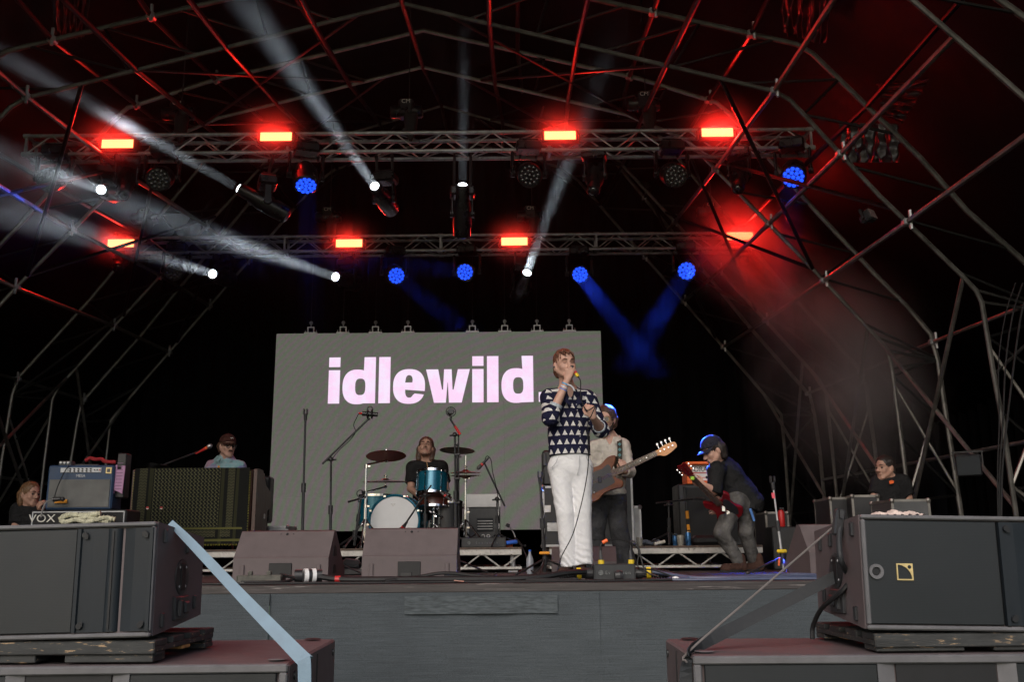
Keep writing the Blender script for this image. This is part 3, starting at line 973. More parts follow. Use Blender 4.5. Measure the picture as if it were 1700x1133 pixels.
# ================================================================== RISERS
def riser(label, x0, x1, Y0, depth, h, group='low stage risers on aluminium frames'):
    t = thing('stage_riser', label, 'riser', ((x0 + x1) / 2, Y0, STAGE_Z), group=group)
    W = x1 - x0
    b = MB(); b.box((0, depth / 2, h - .011), (W, depth, .022), bev=.002); b.build('deck_board', M['ply'], t)
    zt, zb = h - .022 - .028, h - .205
    for y in (.02, depth - .02):
        b = MB(); b.box((0, y, zt), (W, .04, .056), bev=.004); b.build('top_rail', M['riser_white'], t)
        b = MB(); b.box((0, y, zb), (W, .03, .026), bev=.003); b.build('bottom_rail', M['riser_white'], t)
        n = int(W / .2); st = W / n
        if y < .1:
            for i in range(n):
                a, c = -W / 2 + st * i, -W / 2 + st * (i + 1); up = i % 2
                b = MB(); b.tube((a + .02, y, zb + .01 if up else zt - .025), (c - .02, y, zt - .025 if up else zb + .01), .009, n=6); b.build('brace', M['riser_white'], t)
    for x in (-W / 2 + .02, W / 2 - .02):
        b = MB(); b.box((x, depth / 2, zt), (.04, depth - .09, .054), bev=.004); b.box((x, depth / 2, zb), (.03, depth - .09, .024)); b.build('side_rail', M['riser_white'], t)
    for x in (-W / 2 + .09, W / 2 - .09):
        for y in (.09, depth - .09):
            b = MB(); b.tube((x, y, 0.0), (x, y, zt), .027, n=10); b.box((x, y, .012), (.10, .08, .024), bev=.004); b.build('leg', M['alu_dull'], t)
    return t
RY = 9.85; RH = .25; RZ = STAGE_Z + RH
def fx(px, Y, z=STAGE_Z): return floor_at(px, Y, z).x
riser('low riser under the cloth covered organ, on the left of the stage', fx(64, RY, RZ), fx(466, RY, RZ), RY, 2.4, RH)
riser('low riser under the turquoise drum kit', fx(469, RY, RZ), fx(866, RY, RZ), RY, 2.4, RH)
riser('low riser under the orange amplifier, on the right of the stage', fx(912, RY, RZ), fx(1266, RY, RZ), RY, 2.4, RH)

# ================================================================== LOUDSPEAKERS AT THE FRONT
def grille_mat(name, c0, c1, sc):
    m, nt, p, tc = new_mat(name)
    sx = nt.nodes.new('ShaderNodeSeparateXYZ'); nt.links.new(tc.outputs['Object'], sx.inputs[0])
    x, z = S(sx.outputs[0]) * sc, S(sx.outputs[2]) * sc
    row = z.fl(); off = (row * .5).fr()
    u = (x + off).fr() - .5; v = z.fr() - .5
    hole = (u * u + v * v).lt(.10)
    c = mix(nt, hole, c1, c0); nt.links.new(c, p.inputs['Base Color']); p.inputs['Roughness'].default_value = .5
    n = noise(nt, tc.outputs['Object'], 3, 4)
    nt.links.new(remap(nt, n.outputs[0], .3, .7, .4, .65).s, p.inputs['Roughness'])
    return m
M['grille'] = grille_mat('grille', (.003, .0037, .0044), (.0105, .0135, .016), 190)
M['gold'] = mat('gold', (.62, .48, .22), .4, metal=.3)
M['pallet_wood'] = mat('pallet_wood', (.030, .031, .030), .75, var=.5, vs=7, bump=.6, bs=40, wear=.60, wcol=(.34, .23, .13), ws=14, stretch=(1, 3, 6))
M['raw_wood'] = mat('raw_wood', (.50, .27, .09), .7, var=.35, vs=9, bump=.4, stretch=(1, 6, 6))
def pallet(label, x, y, z, rz, W=1.15, D=.62, H=.115):
    t = thing('pallet', label, 'pallet', (x, y, z), rz, 'dark wooden pallets on the bass cabinets')
    for k, yy in enumerate((.05, .22, .40, .57)):
        b = MB(); b.box((0, yy * D / .62, H - .011), (W, .115, .022), bev=.003); b.build('deck_plank', M['pallet_wood'], t)
    for xx in (-W / 2 + .045, 0, W / 2 - .045):
        b = MB(); b.box((xx, D / 2, H - .031), (.09, D, .018), bev=.002); b.build('cross_plank', M['pallet_wood'], t)
        for yy in (.05, D / 2, D - .05):
            b = MB(); b.box((xx, yy, (H - .02) / 2), (.088, .09, H - .04 - .022), bev=.003); b.build('block', M['raw_wood'] if (yy > .1 and yy < D - .1) else M['pallet_wood'], t)
    b = MB(); b.box((0, -.006, H - .025), (W, .020, .044), bev=.004); b.build('front_board', M['pallet_wood'], t)
    for xx in (-W * .36, W * .36, 0):
        b = MB(); b.box((xx, .05, .015), (W * .27, .112, .028), bev=.003); b.build('base_plank', M['pallet_wood'], t)
    b = MB(); b.box((0, D - .05, .011), (W, .1, .02), bev=.003); b.build('base_plank', M['pallet_wood'], t)
    return t

def line_cab(label, x, y, z, rz, tilt, side, logo=True):
    """two-way loudspeaker lying on its pallet; side = +1 when the horn is on the viewer's right"""
    W, H, D = .77, CAB_H, .50
    t = thing('loudspeaker', label, 'loudspeaker', (x, y, z), rz, 'loudspeakers standing on pallets before the stage')
    t.rotation_euler = (0, tilt, rz)
    s = side
    # body: front plane y=0, tapering to the rear in height
    def P(u, yy, zz):
        tz = (zz - H / 2) * (1 - .26 * yy / D) + H / 2 * (1 - .26 * yy / D)   # bottom stays flat on the pallet
        return (u, yy, H / 2 + (zz - H / 2) * (1 - .24 * yy / D))
    hw = W / 2
    prof = [(-hw, .006), (-hw + .012, 0), (hw - .012, 0), (hw, .006)]
    b = MB()
    r = .012
    ring = lambda yy, i: [P(-hw + i, yy, i), P(hw - i, yy, i), P(hw - i, yy, H - i), P(-hw + i, yy, H - i)]
    rings = [ring(0.0, .010), ring(.010, 0), ring(D - .01, 0), ring(D, .01)]
    vs = [p for q in rings for p in q]
    fs = []
    for k in range(3):
        for i in range(4): fs.append((k * 4 + i, k * 4 + (i + 1) % 4, k * 4 + 4 + (i + 1) % 4, k * 4 + 4 + i))
    fs.append((12, 13, 14, 15)); fs.append((3, 2, 1, 0))
    b.add(vs, fs)
    b.build('cabinet', M['cab_paint'], t)
    # lighter rim round the front
    b = MB(); e = .016
    for sz in (0, 1): b.box((0, -.008, e / 2 + sz * (H - e)), (W, .022, e), bev=.005)
    for sx in (-1, 1): b.box((sx * (hw - e / 2), -.008, H / 2), (e, .022, H - 2 * e - .002), bev=.005)
    b.build('front_rim', M['cab_edge'], t)
    # wavy top and bottom lips following the horn panels
    b = MB(); b.box((s * -.135, -.004, H / 2), (W * .62, .016, H - .038), bev=.004)
    b.build('grille', M['grille'], t)
    gx = s * (-.135 + W * .31)
    # two hinged horn panels, each a slightly curved plate, with a valley between
    def fin(x0, x1, y0, y1, y2, nm):
        b = MB()
        xs_ = [x0, x0 + s * .012, x0 + s * .016, (x0 + x1) / 2, x1]
        ys_ = [y0, y0, y1, (y1 + y2) / 2 - .004, y2]
        n = len(xs_); vs = []
        for xx, yy in zip(xs_, ys_):
            vs += [(xx, yy, .020), (xx, yy, H - .020), (xx, .012, .020), (xx, .012, H - .020)]
        fs = []
        for k in range(n - 1):
            a, c = k * 4, k * 4 + 4
            fs += [(a, c, c + 1, a + 1), (a + 2, a + 3, c + 3, c + 2), (a, a + 2, c + 2, c), (a + 1, c + 1, c + 3, a + 3)]
        fs += [(0, 1, 3, 2), (n * 4 - 4, n * 4 - 2, n * 4 - 1, n * 4 - 3)]
        b.add(vs, fs)
        return b.build(nm, M['panel_dark'], t)
    f1 = fin(gx + s * .004, gx + s * .115, -.022, -.014, -.006, 'horn_panel')
    f2 = fin(s * (hw - .018), gx + s * .150, -.022, -.014, .004, 'horn_panel')
    b = MB(); b.tube((gx + s * .132, .012, .021), (gx + s * .132, .012, H - .021), .030, n=16); b.build('horn_mouth', M['panel_dark'], t, smooth=True)
    b = MB(); b.box((gx + s * .132, -.0195, H / 2), (.007, .004, H - .06)); b.build('horn_slot', M['recess_black'], t)
    # black corner pockets of the panels
    for xx in (gx + s * .030, s * (hw - .036)):
        for zz in (.042, H - .042):
            b = MB(); b.lathe([(.011, 0), (.010, .003)], (xx, -.0215, zz), (0, -1, 0), 14); b.box((xx + (.006 if xx > 0 else -.006), -.0228, zz + (.006 if zz < .2 else -.006)), (.014, .002, .016)); b.build('latch', M['recess_black'], t)
    # side: round recess with handle, rigging slots
    for sx in (-1, 1):
        X = sx * hw
        b = MB(); b.lathe([(.066, 0), (.066, .004), (.058, .005)], (X, D * .52, H * .5), (sx, 0, 0), 28); b.build('handle_plate', M['black_plastic'], t, smooth=True)
        b = MB(); b.box((X + sx * .006, D * .52, H * .5), (.004, .042, .10), bev=.001); b.build('handle_slot', M['recess_black'], t)
        for q in range(4):
            a = R(45 + 90 * q)
            b = MB(); b.lathe([(.006, 0), (.004, .003)], (X + sx * .004, D * .52 + .05 * math.cos(a) * .9, H * .5 + .05 * math.sin(a)), (sx, 0, 0), 8); b.build('screw', M['alu_dull'], t)
        b = MB(); b.box((X + sx * .005, D * .50, .085), (.014, .14, .085), bev=.003); b.box((X + sx * .016, D * .44, .085), (.014, .024, .06), bev=.003); b.box((X + sx * .014, D * .58, .085), (.014, .05, .045), bev=.006); b.build('rigging_plate', M['black_metal'], t)
        for (yy, zz) in ((.07, H - .05), (.30, H - .085), (.42, H - .10), (.08, .05), (.40, .10)):
            b = MB(); b.box((X + sx * .004, yy, zz), (.012, .024, .05), bev=.003); b.build('rigging_pin', M['black_metal'], t)
    if logo:
        lx, lz = s * -.28, H * .5 + .0
        b = MB(); b.lathe([(.026, 0), (.026, .008), (.016, .008), (.014, 0)], (lx - .062, -.012, lz), (0, -1, 0), 20); b.build('port_ring', M['cab_edge'], t, smooth=True)
        b = MB(); b.lathe([(.014, 0), (.012, .001)], (lx - .062, -.0135, lz), (0, -1, 0), 16); b.build('port_hole', M['recess_black'], t)
        b = MB(); w_ = .058; k = .0045
        for (cx, cz, ww, hh) in ((0, w_ / 2 - k / 2, w_, k), (0, -w_ / 2 + k / 2, w_, k), (-w_ / 2 + k / 2, 0, k, w_ - 2 * k), (w_ / 2 - k / 2, 0, k, w_ - 2 * k)):
            b.box((lx + .04 + cx, -.0145, lz + cz), (ww, .004, hh))
        # quarter wedge of the emblem: gold corner left open round a dark quadrant and a gold dot
        poly = [(w_ / 2 - k, w_ / 2 - k)] + [(-w_ / 2 + k + (w_ - 2 * k) * math.sin(R(a)), -w_ / 2 + k + (w_ - 2 * k) * math.cos(R(a))) for a in range(0, 91, 9)]
        b.prism(poly, (lx + .04, -.0125, lz), (1, 0, 0), (0, 0, 1), .0035)
        b.build('emblem', M['gold'], t)
        b = MB(); b.lathe([(.0065, 0), (.0055, .001)], (lx + .04 + .017, -.0165, lz + .017), (0, -1, 0), 14); b.build('emblem_dot', M['panel_dark'], t)
    return t

def bass_cab(label, x0, x1, y0, z1, H, D, rz, slots):
    W = x1 - x0
    t = thing('bass_cabinet', label, 'loudspeaker', ((x0 + x1) / 2, y0, z1 - H), rz, 'bass cabinets before the stage')
    b = MB(); hw = W / 2
    b.box((0, D / 2 + .006, H / 2), (W, D, H), bev=.008); b.build('cabinet', M['cab_paint'], t)
    b = MB(); e = .028
    b.box((0, -.006, H - e / 2), (W - .004, .024, e), bev=.005); b.box((0, -.006, e / 2), (W - .004, .024, e), bev=.005)
    for sx in (-1, 1): b.box((sx * (hw - e / 2 - .002), -.006, H / 2), (e, .024, H - 2 * e), bev=.005)
    b.build('front_rim', M['cab_edge'], t)
    for k, (a, c) in enumerate(slots):
        b = MB(); b.box((a + (c - a) / 2, -.003, H / 2), (c - a, .014, H - 2 * e - .002), bev=.003); b.build('grille', M['grille'], t)
    for k in range(len(slots) - 1):
        a, c = slots[k][1], slots[k + 1][0]
        b = MB()
        for q, sg in ((a, 1), (c, -1)):
            b2 = MB()
            vs = [(q, -.014, e), (q + sg * .06, -.0005, e), (q, -.0005, e), (q, -.014, H - e), (q + sg * .06, -.0005, H - e), (q, -.0005, H - e)]
            b2.add(vs, [(0, 1, 2), (5, 4, 3), (0, 3, 4, 1), (1, 4, 5, 2), (2, 5, 3, 0)])
            b2.build('port_lip', M['cab_edge'], t)
        b3 = MB(); b3.box(((a + c) / 2, -.0015, H / 2), (c - a - .13, .005, H - 2 * e - .004)); b3.build('port', M['recess_black'], t)
    for sx in (-1, 1):
        X = sx * hw
        for yy in (.10, D - .06):
            b = MB(); b.lathe([(.016, 0), (.016, .006), (.008, .006)], (X, yy, H - .05), (sx, 0, 0), 14); b.build('rigging_pin', M['black_metal'], t)
        b = MB(); b.box((X + sx * .001, D * .55, H / 2), (.006, .012, H - .04)); b.build('rigging_track', M['recess_black'], t)
        b = MB(); b.box((X + sx * .001, D * .32, H * .45), (.008, .12, .17), bev=.002); b.build('handle_plate', M['black_plastic'], t)
    for (xx, yy) in ((-hw + .06, .1), (hw - .06, .1), (-hw + .09, D - .06), (hw - .09, D - .06)):
        b = MB(); b.lathe([(.036, 0), (.034, .002)], (xx, yy, H + .006), (0, 0, 1), 18); b.build('foot_socket', M['recess_black'] if yy > .2 else M['cab_edge'], t)
    return t

# right bass cabinet: left front corner seen at (1150, 1091)
YR = 3.45
cr = at(1150, 1091, YR); back = at(1098, 1057, YR + .66)
DR = .66
bass_cab('bass cabinet under the pallet on the right, strapped at its near corner', cr.x, cr.x + 1.36, YR, cr.z, .58, .70, R(-1.5), [(-.64, -.05), (.42, .64)])
YL = 3.45
cl = at(478, 1104, YL)
bass_cab('bass cabinet under the pallet on the left, with the pale blue strap round it', cl.x - 1.36, cl.x, YL, cl.z, .58, 1.02, R(1.5), [(-.64, -.28), (.14, .64)])
ZPL, ZPR = cl.z, cr.z
px_r = at(1455, 1080, YR + .02); px_l = at(312, 1085, YL + .02)
a_r = at(1437, 1052, YR + .04); a_l = at(253, 1063, YL + .04)
HP_R, HP_L = a_r.z - ZPR - .008, a_l.z - ZPL - .008
CAB_H = (at(1437, 858, YR + .04).z - a_r.z) * .985
pr = pallet('dark pallet under the loudspeaker with the square emblem', px_r.x + .575, YR + .05, ZPR + .006, R(1.0), H=HP_R)
pl = pallet('dark pallet under the loudspeaker on the left', px_l.x - .575 - .12, YL + .05, ZPL + .006, R(-1.0), H=HP_L)
CABR = line_cab('loudspeaker on the right pallet with a gold square emblem on its mesh', a_r.x + .385, YR + .04, a_r.z + .004, R(1.5), R(1.3), 1)
CABL = line_cab('loudspeaker on the left pallet, cut by the left edge, strap over its corner', a_l.x - .385, YL + .04, a_l.z + .004, R(-1.5), R(-1.0), 1)
# cloth on top of the right loudspeaker
b = MB()
c0 = at(1455, 858, YR + .12); c1 = at(1533, 858, YR + .12)
def rag(u, v):
    x = c0.x + (c1.x - c0.x) * u
    z = c0.z + .004 + .022 * math.sin(math.pi * v) * (math.sin(math.pi * u) ** .5) * (.7 + .3 * math.sin(u * 17)) + .004 * math.sin(u * 40 + v * 9)
    return (x, YR + .10 + .12 * v, z)
b.sheet(rag, 24, 8)
tag(b.build('rag', mat('rag', (.62, .50, .44), .9, var=.35, vs=40), smooth=True), 'crumpled pale cloth lying on the right loudspeaker', 'cloth')

# straps
def strap(label, pts, wid0, mt, wdir, name='ratchet_strap', grow=None, twist=0):
    pts = smooth_path(pts, 5); mb = MB(); vs = []
    for i, p in enumerate(pts):
        t_ = i / (len(pts) - 1)
        wid = wid0 * (1 if grow is None else grow + (1 - grow) * min(1, t_ * 1.6))
        wdir_ = Vector(wdir) + Vector((0, twist * math.sin(t_ * 5), twist * .5 * math.sin(t_ * 3)))
        tng = (pts[min(i + 1, len(pts) - 1)] - pts[max(0, i - 1)]).normalized()
        wv = wdir_ - tng * wdir_.dot(tng)
        wv.normalize(); nn = tng.cross(wv) * .0015
        vs += [p + wv * wid / 2 + nn, p - wv * wid / 2 + nn, p - wv * wid / 2 - nn, p + wv * wid / 2 - nn]
    fs = []
    for i in range(len(pts) - 1):
        for k in range(4): fs.append((i * 4 + k, i * 4 + (k + 1) % 4, i * 4 + 4 + (k + 1) % 4, i * 4 + 4 + k))
    fs += [(3, 2, 1, 0), tuple(range(len(pts) * 4 - 4, len(pts) * 4))]
    mb.add(vs, fs)
    return tag(mb.build(name, mt), label, 'strap')
M['strap_blue'] = mat('strap_blue', (.185, .265, .335), .7, var=.12, vs=12, bump=.3, bs=300)
M['strap_grey'] = mat('strap_grey', (.016, .018, .021), .7, var=.15, vs=60, bump=.3, bs=300)
M['cord_grey'] = mat('cord_grey', (.13, .115, .11), .8)
strap('pale blue webbing strap pulled tight from the left loudspeaker to the bass cabinet', [at(283, 868, YL + .20), at(320, 905, YL + .18), at(410, 1000, YL + .10), at(500, 1092, YL + .02), at(505, 1098, YL - .012), at(506, 1150, YL - .016)], .052, M['strap_blue'], (.9, .0, .35), grow=.45, twist=.35)
strap('dark grey webbing strap running from the right loudspeaker down to the bass cabinet', [at(1402, 952, YR + .30), at(1390, 957, YR + .30), at(1280, 1012, YR + .26), at(1165, 1070, YR + .2), at(1145, 1082, YR + .05), at(1140, 1100, YR + .03), at(1138, 1150, YR + .03)], .046, M['strap_grey'], (.25, .1, .95), grow=.9, twist=.2)
b = MB(); b.path(smooth_path([at(1392, 868, YR + .25), at(1383, 876, YR + .22), at(1260, 982, YR + .2), at(1143, 1083, YR + .05), at(1140, 1100, YR + .0)], 4), .0042, 6)
tag(b.build('tie_cord', M['cord_grey'], smooth=True), 'thin grey cord tied from the right loudspeaker to the near corner below', 'cord')
b = MB(); b.path(smooth_path([at(1412, 965, YR + .2), at(1395, 985, YR + .2), at(1365, 1010, YR + .3), at(1350, 1040, YR + .4), at(1349, 1062, YR + .4)], 5), .009, 8)
tag(b.build('speaker_cable', M['cable'], smooth=True), 'black cable hanging from the side handle of the right loudspeaker', 'cable')
b = MB(); b.path(smooth_path([at(1395, 868, YR + .2), at(1393, 900, YR + .16), at(1396, 930, YR + .14), at(1405, 950, YR + .2)], 5), .011, 8)
tag(b.build('strap_tail', M['strap_grey'], smooth=True), 'loose end of webbing hanging beside the right loudspeaker', 'strap')
b = MB(); q = at(1392, 868, YR + .2); b.box(q, (.035, .04, .10), Euler((0, .2, 0)).to_matrix(), bev=.006); b.box(q + Vector((.004, -.025, .03)), (.012, .012, .03))
tag(b.build('strap_buckle', [M['black_metal']]), 'black ratchet buckle at the back edge of the right loudspeaker', 'buckle')

# ================================================================== STAGE MONITORS
def wedge(label, x, y, W, D, H, rz, group='wedge monitors on the stage floor'):
    t = thing('stage_monitor', label, 'monitor speaker', (x, y, STAGE_Z), rz, group)
    prof = [(0, 0), (0, H * .46), (.012, H * .49), (D * .30, H * .985), (D * .33, H), (D * .40, H), (D * .98, H * .24), (D, H * .2), (D, 0)]
    b = MB()
    b.prism(prof, (-W / 2, 0, 0), (0, 1, 0), (0, 0, 1), W)
    b.build('cabinet', M['cab_paint'], t)
    b = MB(); b.prism([(D * .41, H * 1.005), (D * .965, H * .262), (D * .98, H * .275), (D * .425, H * 1.015)], (-W / 2 + .02, 0, 0), (0, 1, 0), (0, 0, 1), W - .04); b.build('grille', M['grille'], t)
    b = MB(); b.box((0, -.004, H * .22), (W * .24, .01, H * .28), bev=.003); b.build('connector_recess', M['recess_black'], t)
    b = MB(); b.box((-W * .03, -.013, H * .12), (W * .12, .008, .026), bev=.002); b.build('connector_plate', M['black_metal'], t)
    for sx in (-1, 1):
        b = MB(); b.box((sx * W * .40, -.005, H * .20), (W * .045, .014, H * .26), bev=.004); b.build('foot', M['cab_paint'], t)
    # screws and pole cup on the sloping back
    nv = Vector((0, -(H * .495), D * .288)).normalized()
    for xx, r_ in ((0, .010), (-.045, .004), (.045, .004)):
        c = Vector((xx, D * .27, H * .93)) 
        b = MB(); b.lathe([(r_, 0), (r_ * .8, .003)], c + nv * .002, nv, 12); b.build('socket', M['recess_black'], t)
    for sx in (-1, 1):
        for (yy, zz, hh) in ((D * .34, H * .60, .075), (D * .34, H * .24, .06)):
            b = MB()
            b.prism([(yy - .05, zz - hh / 2), (yy + .06, zz - hh / 2), (yy + .04, zz + hh * .3), (yy, zz + hh / 2), (yy - .035, zz + hh * .35)], (sx * (W / 2 + .001) - (.003 if sx > 0 else -.003) , 0, 0), (0, 1, 0), (0, 0, 1), .006 )
            b.build('side_handle', M['recess_black'], t)
    return t
YM = 6.7
def wedge_at(label, px0, px1, Y, H, D, rz=0, **k):
    a, c = fx(px0, Y), fx(px1, Y)
    return wedge(label, (a + c) / 2, Y, c - a, D, H, R(rz), **k)
wedge_at('brown stage monitor at the left front, standing before the organ', 384, 545, YM, .345, .50, -3)
wedge_at('brown stage monitor in front of the drum kit', 600, 758, YM, .355, .50, 0)
wedge_at('brown stage monitor behind the legs of the singer', 916, 1024, 8.55, .235, .42, -4)
q = floor_at(1344, 6.8)
wedge('brown side monitor seen edge on beside the right loudspeaker', q.x + .26, 6.8, .52, .46, .36, R(7))

# ================================================================== AMPLIFIERS AND CASES
def edge_case(label, x, y, z, W, D, H, rz=0, group=None, lid=True, name='flight_case', body='black', latches=True, edge='alu_dull'):
    t = thing(name, label, 'flight case', (x, y, z), rz, group)
    b = MB(); b.box((0, D / 2, H / 2), (W - .008, D - .008, H - .008)); b.build('panel', M['case_' + body], t)
    e = .024
    b = MB()
    for sx in (-1, 1):
        for yy in (e / 2, D - e / 2): b.box((sx * (W / 2 - e / 2), yy, H / 2), (e, e, H), bev=.002)
        for zz in (e / 2, H - e / 2): b.box((sx * (W / 2 - e / 2), D / 2, zz), (e - .002, D - 2 * e, e - .002))
    for yy in (e / 2, D - e / 2):
        for zz in (e / 2, H - e / 2): b.box((0, yy, zz), (W - 2 * e, e - .002, e - .002))
    if lid: b.box((0, D / 2, H * .62), (W + .002, D + .002, .014))
    b.build('edging', M[edge], t)
    b = MB()
    for sx in (-1, 1):
        for yy in (.01, D - .01):
            for zz in (.015, H - .015): b.sphere((sx * (W / 2 - .012), yy, zz), .026, 8)
    b.build('corner', M['alu' if edge == 'alu_dull' else edge], t)
    if latches:
        for sx in (-.28, .28):
            b = MB(); b.box((sx * W, -.003, H * .62), (.07, .01, .075), bev=.003); b.build('latch', M['alu'], t)
        b = MB(); b.box((0, -.003, H * .32), (.15, .01, .09), bev=.003); b.build('handle_plate', M['alu_dull'], t)
    return t
M['case_black'] = mat('case_black', (.016, .016, .018), .5, var=.4, vs=5)
M['case_grey'] = mat('case_grey', (.07, .072, .075), .55, var=.3, vs=5)
M['case_white'] = mat('case_white', (.38, .39, .40), .5, var=.3, vs=5)
M['amp_blue'] = mat('amp_blue', (.020, .048, .105), .55, var=.15, bump=.3, bs=250)
M['amp_cloth'] = mat('amp_cloth', (.145, .145, .14), .85, var=.22, vs=6, bump=.4, bs=400)
M['panel_light'] = mat('panel_light', (.55, .56, .58), .4, var=.1)
M['amp_orange'] = mat('amp_orange', (.80, .14, .02), .5, var=.1, bump=.3, bs=250)

# blue combo on top of a black head at the left
YA = 8.9
pa = at(133, 847, YA); pb = at(133, 866, YA)
t = thing('amplifier_head', 'black amplifier cabinet with pale lettering and white piping under the blue combo', 'amplifier', (at(131, 868, YA).x, YA - .02, STAGE_Z))
hz = pa.z - STAGE_Z
b = MB(); b.box((0, .17, hz / 2), (.88, .34, hz), bev=.012); b.build('cabinet', M['black_plastic'], t)
b = MB()
for zz in (hz - .02, .06): b.box((0, -.004, zz), (.84, .008, .008))
for xx in (-.42, .42): b.box((xx, -.004, hz / 2 + .02), (.008, .008, hz - .08))
b.build('piping', M['panel_light'], t)
b = MB(); b.box((0, -.001, hz / 2 + .02), (.82, .006, hz - .10)); b.build('speaker_cloth', M['matt_black'], t)
text_mesh('lettering', 'VOX', .10, M['white_cloth'], t, (-.33, -.008, hz - .080), sx=1.15)
xa0, xa1 = at(75, 846, YA).x, at(183, 848, YA).x
h_ = at(130, 773, YA).z - pa.z
t = thing('guitar_combo', 'blue combo amplifier with grey speaker cloth and a row of knobs', 'amplifier', ((xa0 + xa1) / 2, YA, pa.z + .001), R(3))
W = xa1 - xa0
b = MB(); b.box((0, .13, h_ / 2), (W, .26, h_), bev=.014); b.build('cabinet', M['amp_blue'], t)
b = MB(); b.box((0, -.002, h_ * .365), (W - .05, .012, h_ * .62), bev=.003); b.build('speaker_cloth', M['amp_cloth'], t)
b = MB(); b.box((.0, -.004, h_ * .885), (W * .62, .012, h_ * .11), bev=.003); b.build('control_panel', M['panel_light'], t)
for i in range(6):
    for zz in (.91, .862):
        b = MB(); b.lathe([(.008, 0), (.007, .012)], (-W * .16 + i * W * .062, -.010, h_ * zz), (0, -1, 0), 10); b.build('knob', M['black_plastic'], t)
for i, mm in enumerate(('black_plastic', 'black_plastic', 'red')):
    b = MB(); b.lathe([(.007, 0), (.006, .010)], (W * .21 + i * W * .04, -.010, h_ * .887), (0, -1, 0), 10); b.build('switch', M[mm], t)
b = MB(); b.box((W * .42, -.004, h_ * .875), (W * .09, .010, h_ * .14), bev=.002); b.build('badge', M['gold'], t)
b = MB(); b.box((W * .42, -.010, h_ * .875), (W * .045, .004, h_ * .08)); b.build('badge_centre', M['case_grey'], t)
text_mesh('lettering', 'MESA', .035, M['panel_light'], t, (0, -.003, h_ * .755))
b = MB(); b.box((0, .13, h_ + .012), (.22, .03, .02), bev=.006); b.build('handle', M['black_plastic'], t)
# things on and round the combo
c = at(110, 767, YA + .1)
t2 = thing('effects_pedal', 'small pedal with pale knobs lying on top of the blue combo', 'pedal', (c.x, YA + .08, pa.z + h_ + .002))
b = MB(); b.box((0, .04, .025), (.12, .09, .045), bev=.006); b.build('body', M['case_grey'], t2)
for i in range(3):
    b = MB(); b.lathe([(.012, 0), (.010, .014)], (-.035 + i * .035, -.005, .030), (0, -1, 0), 10); b.build('knob', M['white'], t2)
b = MB()
c = at(152, 766, YA + .1)
b.path(smooth_path([c + Vector(p) for p in ((-.06, 0, .0), (-.02, .02, .03), (.03, .0, .015), (.08, .03, .02), (.13, .0, -.005), (.22, .02, -.012))], 5), .018, 7)
tag(b.build('red_cloth', mat('red_cloth', (.30, .015, .02), .8), smooth=True), 'rumpled red cloth lying on top of the blue combo', 'cloth')
t2 = thing('pink_tag', 'lilac rack panel with slots hanging beside the blue combo', 'panel', (at(189, 845, YA).x, YA + .06, pa.z + .15))
b = MB(); zt_ = h_ * .62
b.prism([(-.045, .0), (-.03, .0), (-.03, .03), (.01, .015), (.045, -.005), (.055, zt_), (.02, zt_ + .005), (.02, zt_ - .03), (-.02, zt_ - .03), (-.02, zt_ + .01), (-.035, zt_ + .01)], (0, 0, 0), (1, 0, 0), (0, 0, 1), .012); b.build('plate', mat('lilac', (.40, .20, .36), .5), t2)
b = MB(); b.box((0, .09, .17), (.09, .12, .42), bev=.01); b.build('backing', M['case_black'], t2)
for k in range(9):
    b = MB(); b.box((.005, -.0135, .04 + k * .030), (.06, .002, .006)); b.build('slot', mat('lilac_dark', (.16, .08, .15), .5) if k == 0 else bpy.data.materials['lilac_dark'], t2)
# microphone on the combo with orange tape and white bundled cloth in front
c = at(95, 829, YA - .12)
t2 = thing('combo_microphone', 'microphone hung before the grey cloth of the blue combo', 'microphone', (c.x, c.y, c.z - .02))
b = MB(); b.tube((.03, 0, .02), (-.03, -.005, .015), .018, .024, 12); b.sphere((.05, 0, .018), .022, 10); b.build('head', M['black_metal'], t2, smooth=True)
b = MB(); b.path(smooth_path([(-.03, 0, .015), (-.10, .02, .0), (-.14, .04, -.06), (-.16, .06, -.14)], 4), .008, 6); b.build('clip_arm', M['alu_dull'], t2)
b = MB(); b.path(smooth_path([(-.03, 0, .015), (-.02, .02, .12), (.01, .06, .26), (.03, .10, .33)], 5), .005, 5); b.build('cable', M['cable'], t2)
b = MB(); c = at(101, 833, YA - .03); b.box(c, (.115, .006, .034))
tag(b.build('tape_strip', M['orange_tape']), 'strip of orange tape on the cloth of the blue combo', 'tape')
t2 = thing('cloth_bundle', 'bundle of cream cloths lying on the black cabinet below the blue combo', 'cloth', (at(141, 866, YA - .2).x, YA - .15, at(141, 869, YA - .15).z))
M['cream'] = mat('cream', (.62, .60, .44), .9, var=.25, vs=30)
for (pts, r_) in ((((-.20, 0, .0), (-.24, .0, .04), (-.18, .02, .075), (-.08, .02, .07), (.02, .02, .075), (.10, .03, .085)), .024), (((-.2, 0, .005), (-.1, -.02, .03), (0, -.02, .01), (.08, 0, .03), (.16, 0, .045), (.24, .02, .03)), .022), (((-.08, .0, .04), (.0, .01, .05), (.12, .02, .02), (.2, .0, .01)), .018)):
    b = MB(); b.path(smooth_path(pts, 6), [r_ * (.8 + .4 * math.sin(i * 1.3) ** 2) for i in range(6 * (len(pts) - 1) + 1)], 8); b.build('roll', M['cream'], t2, smooth=True)

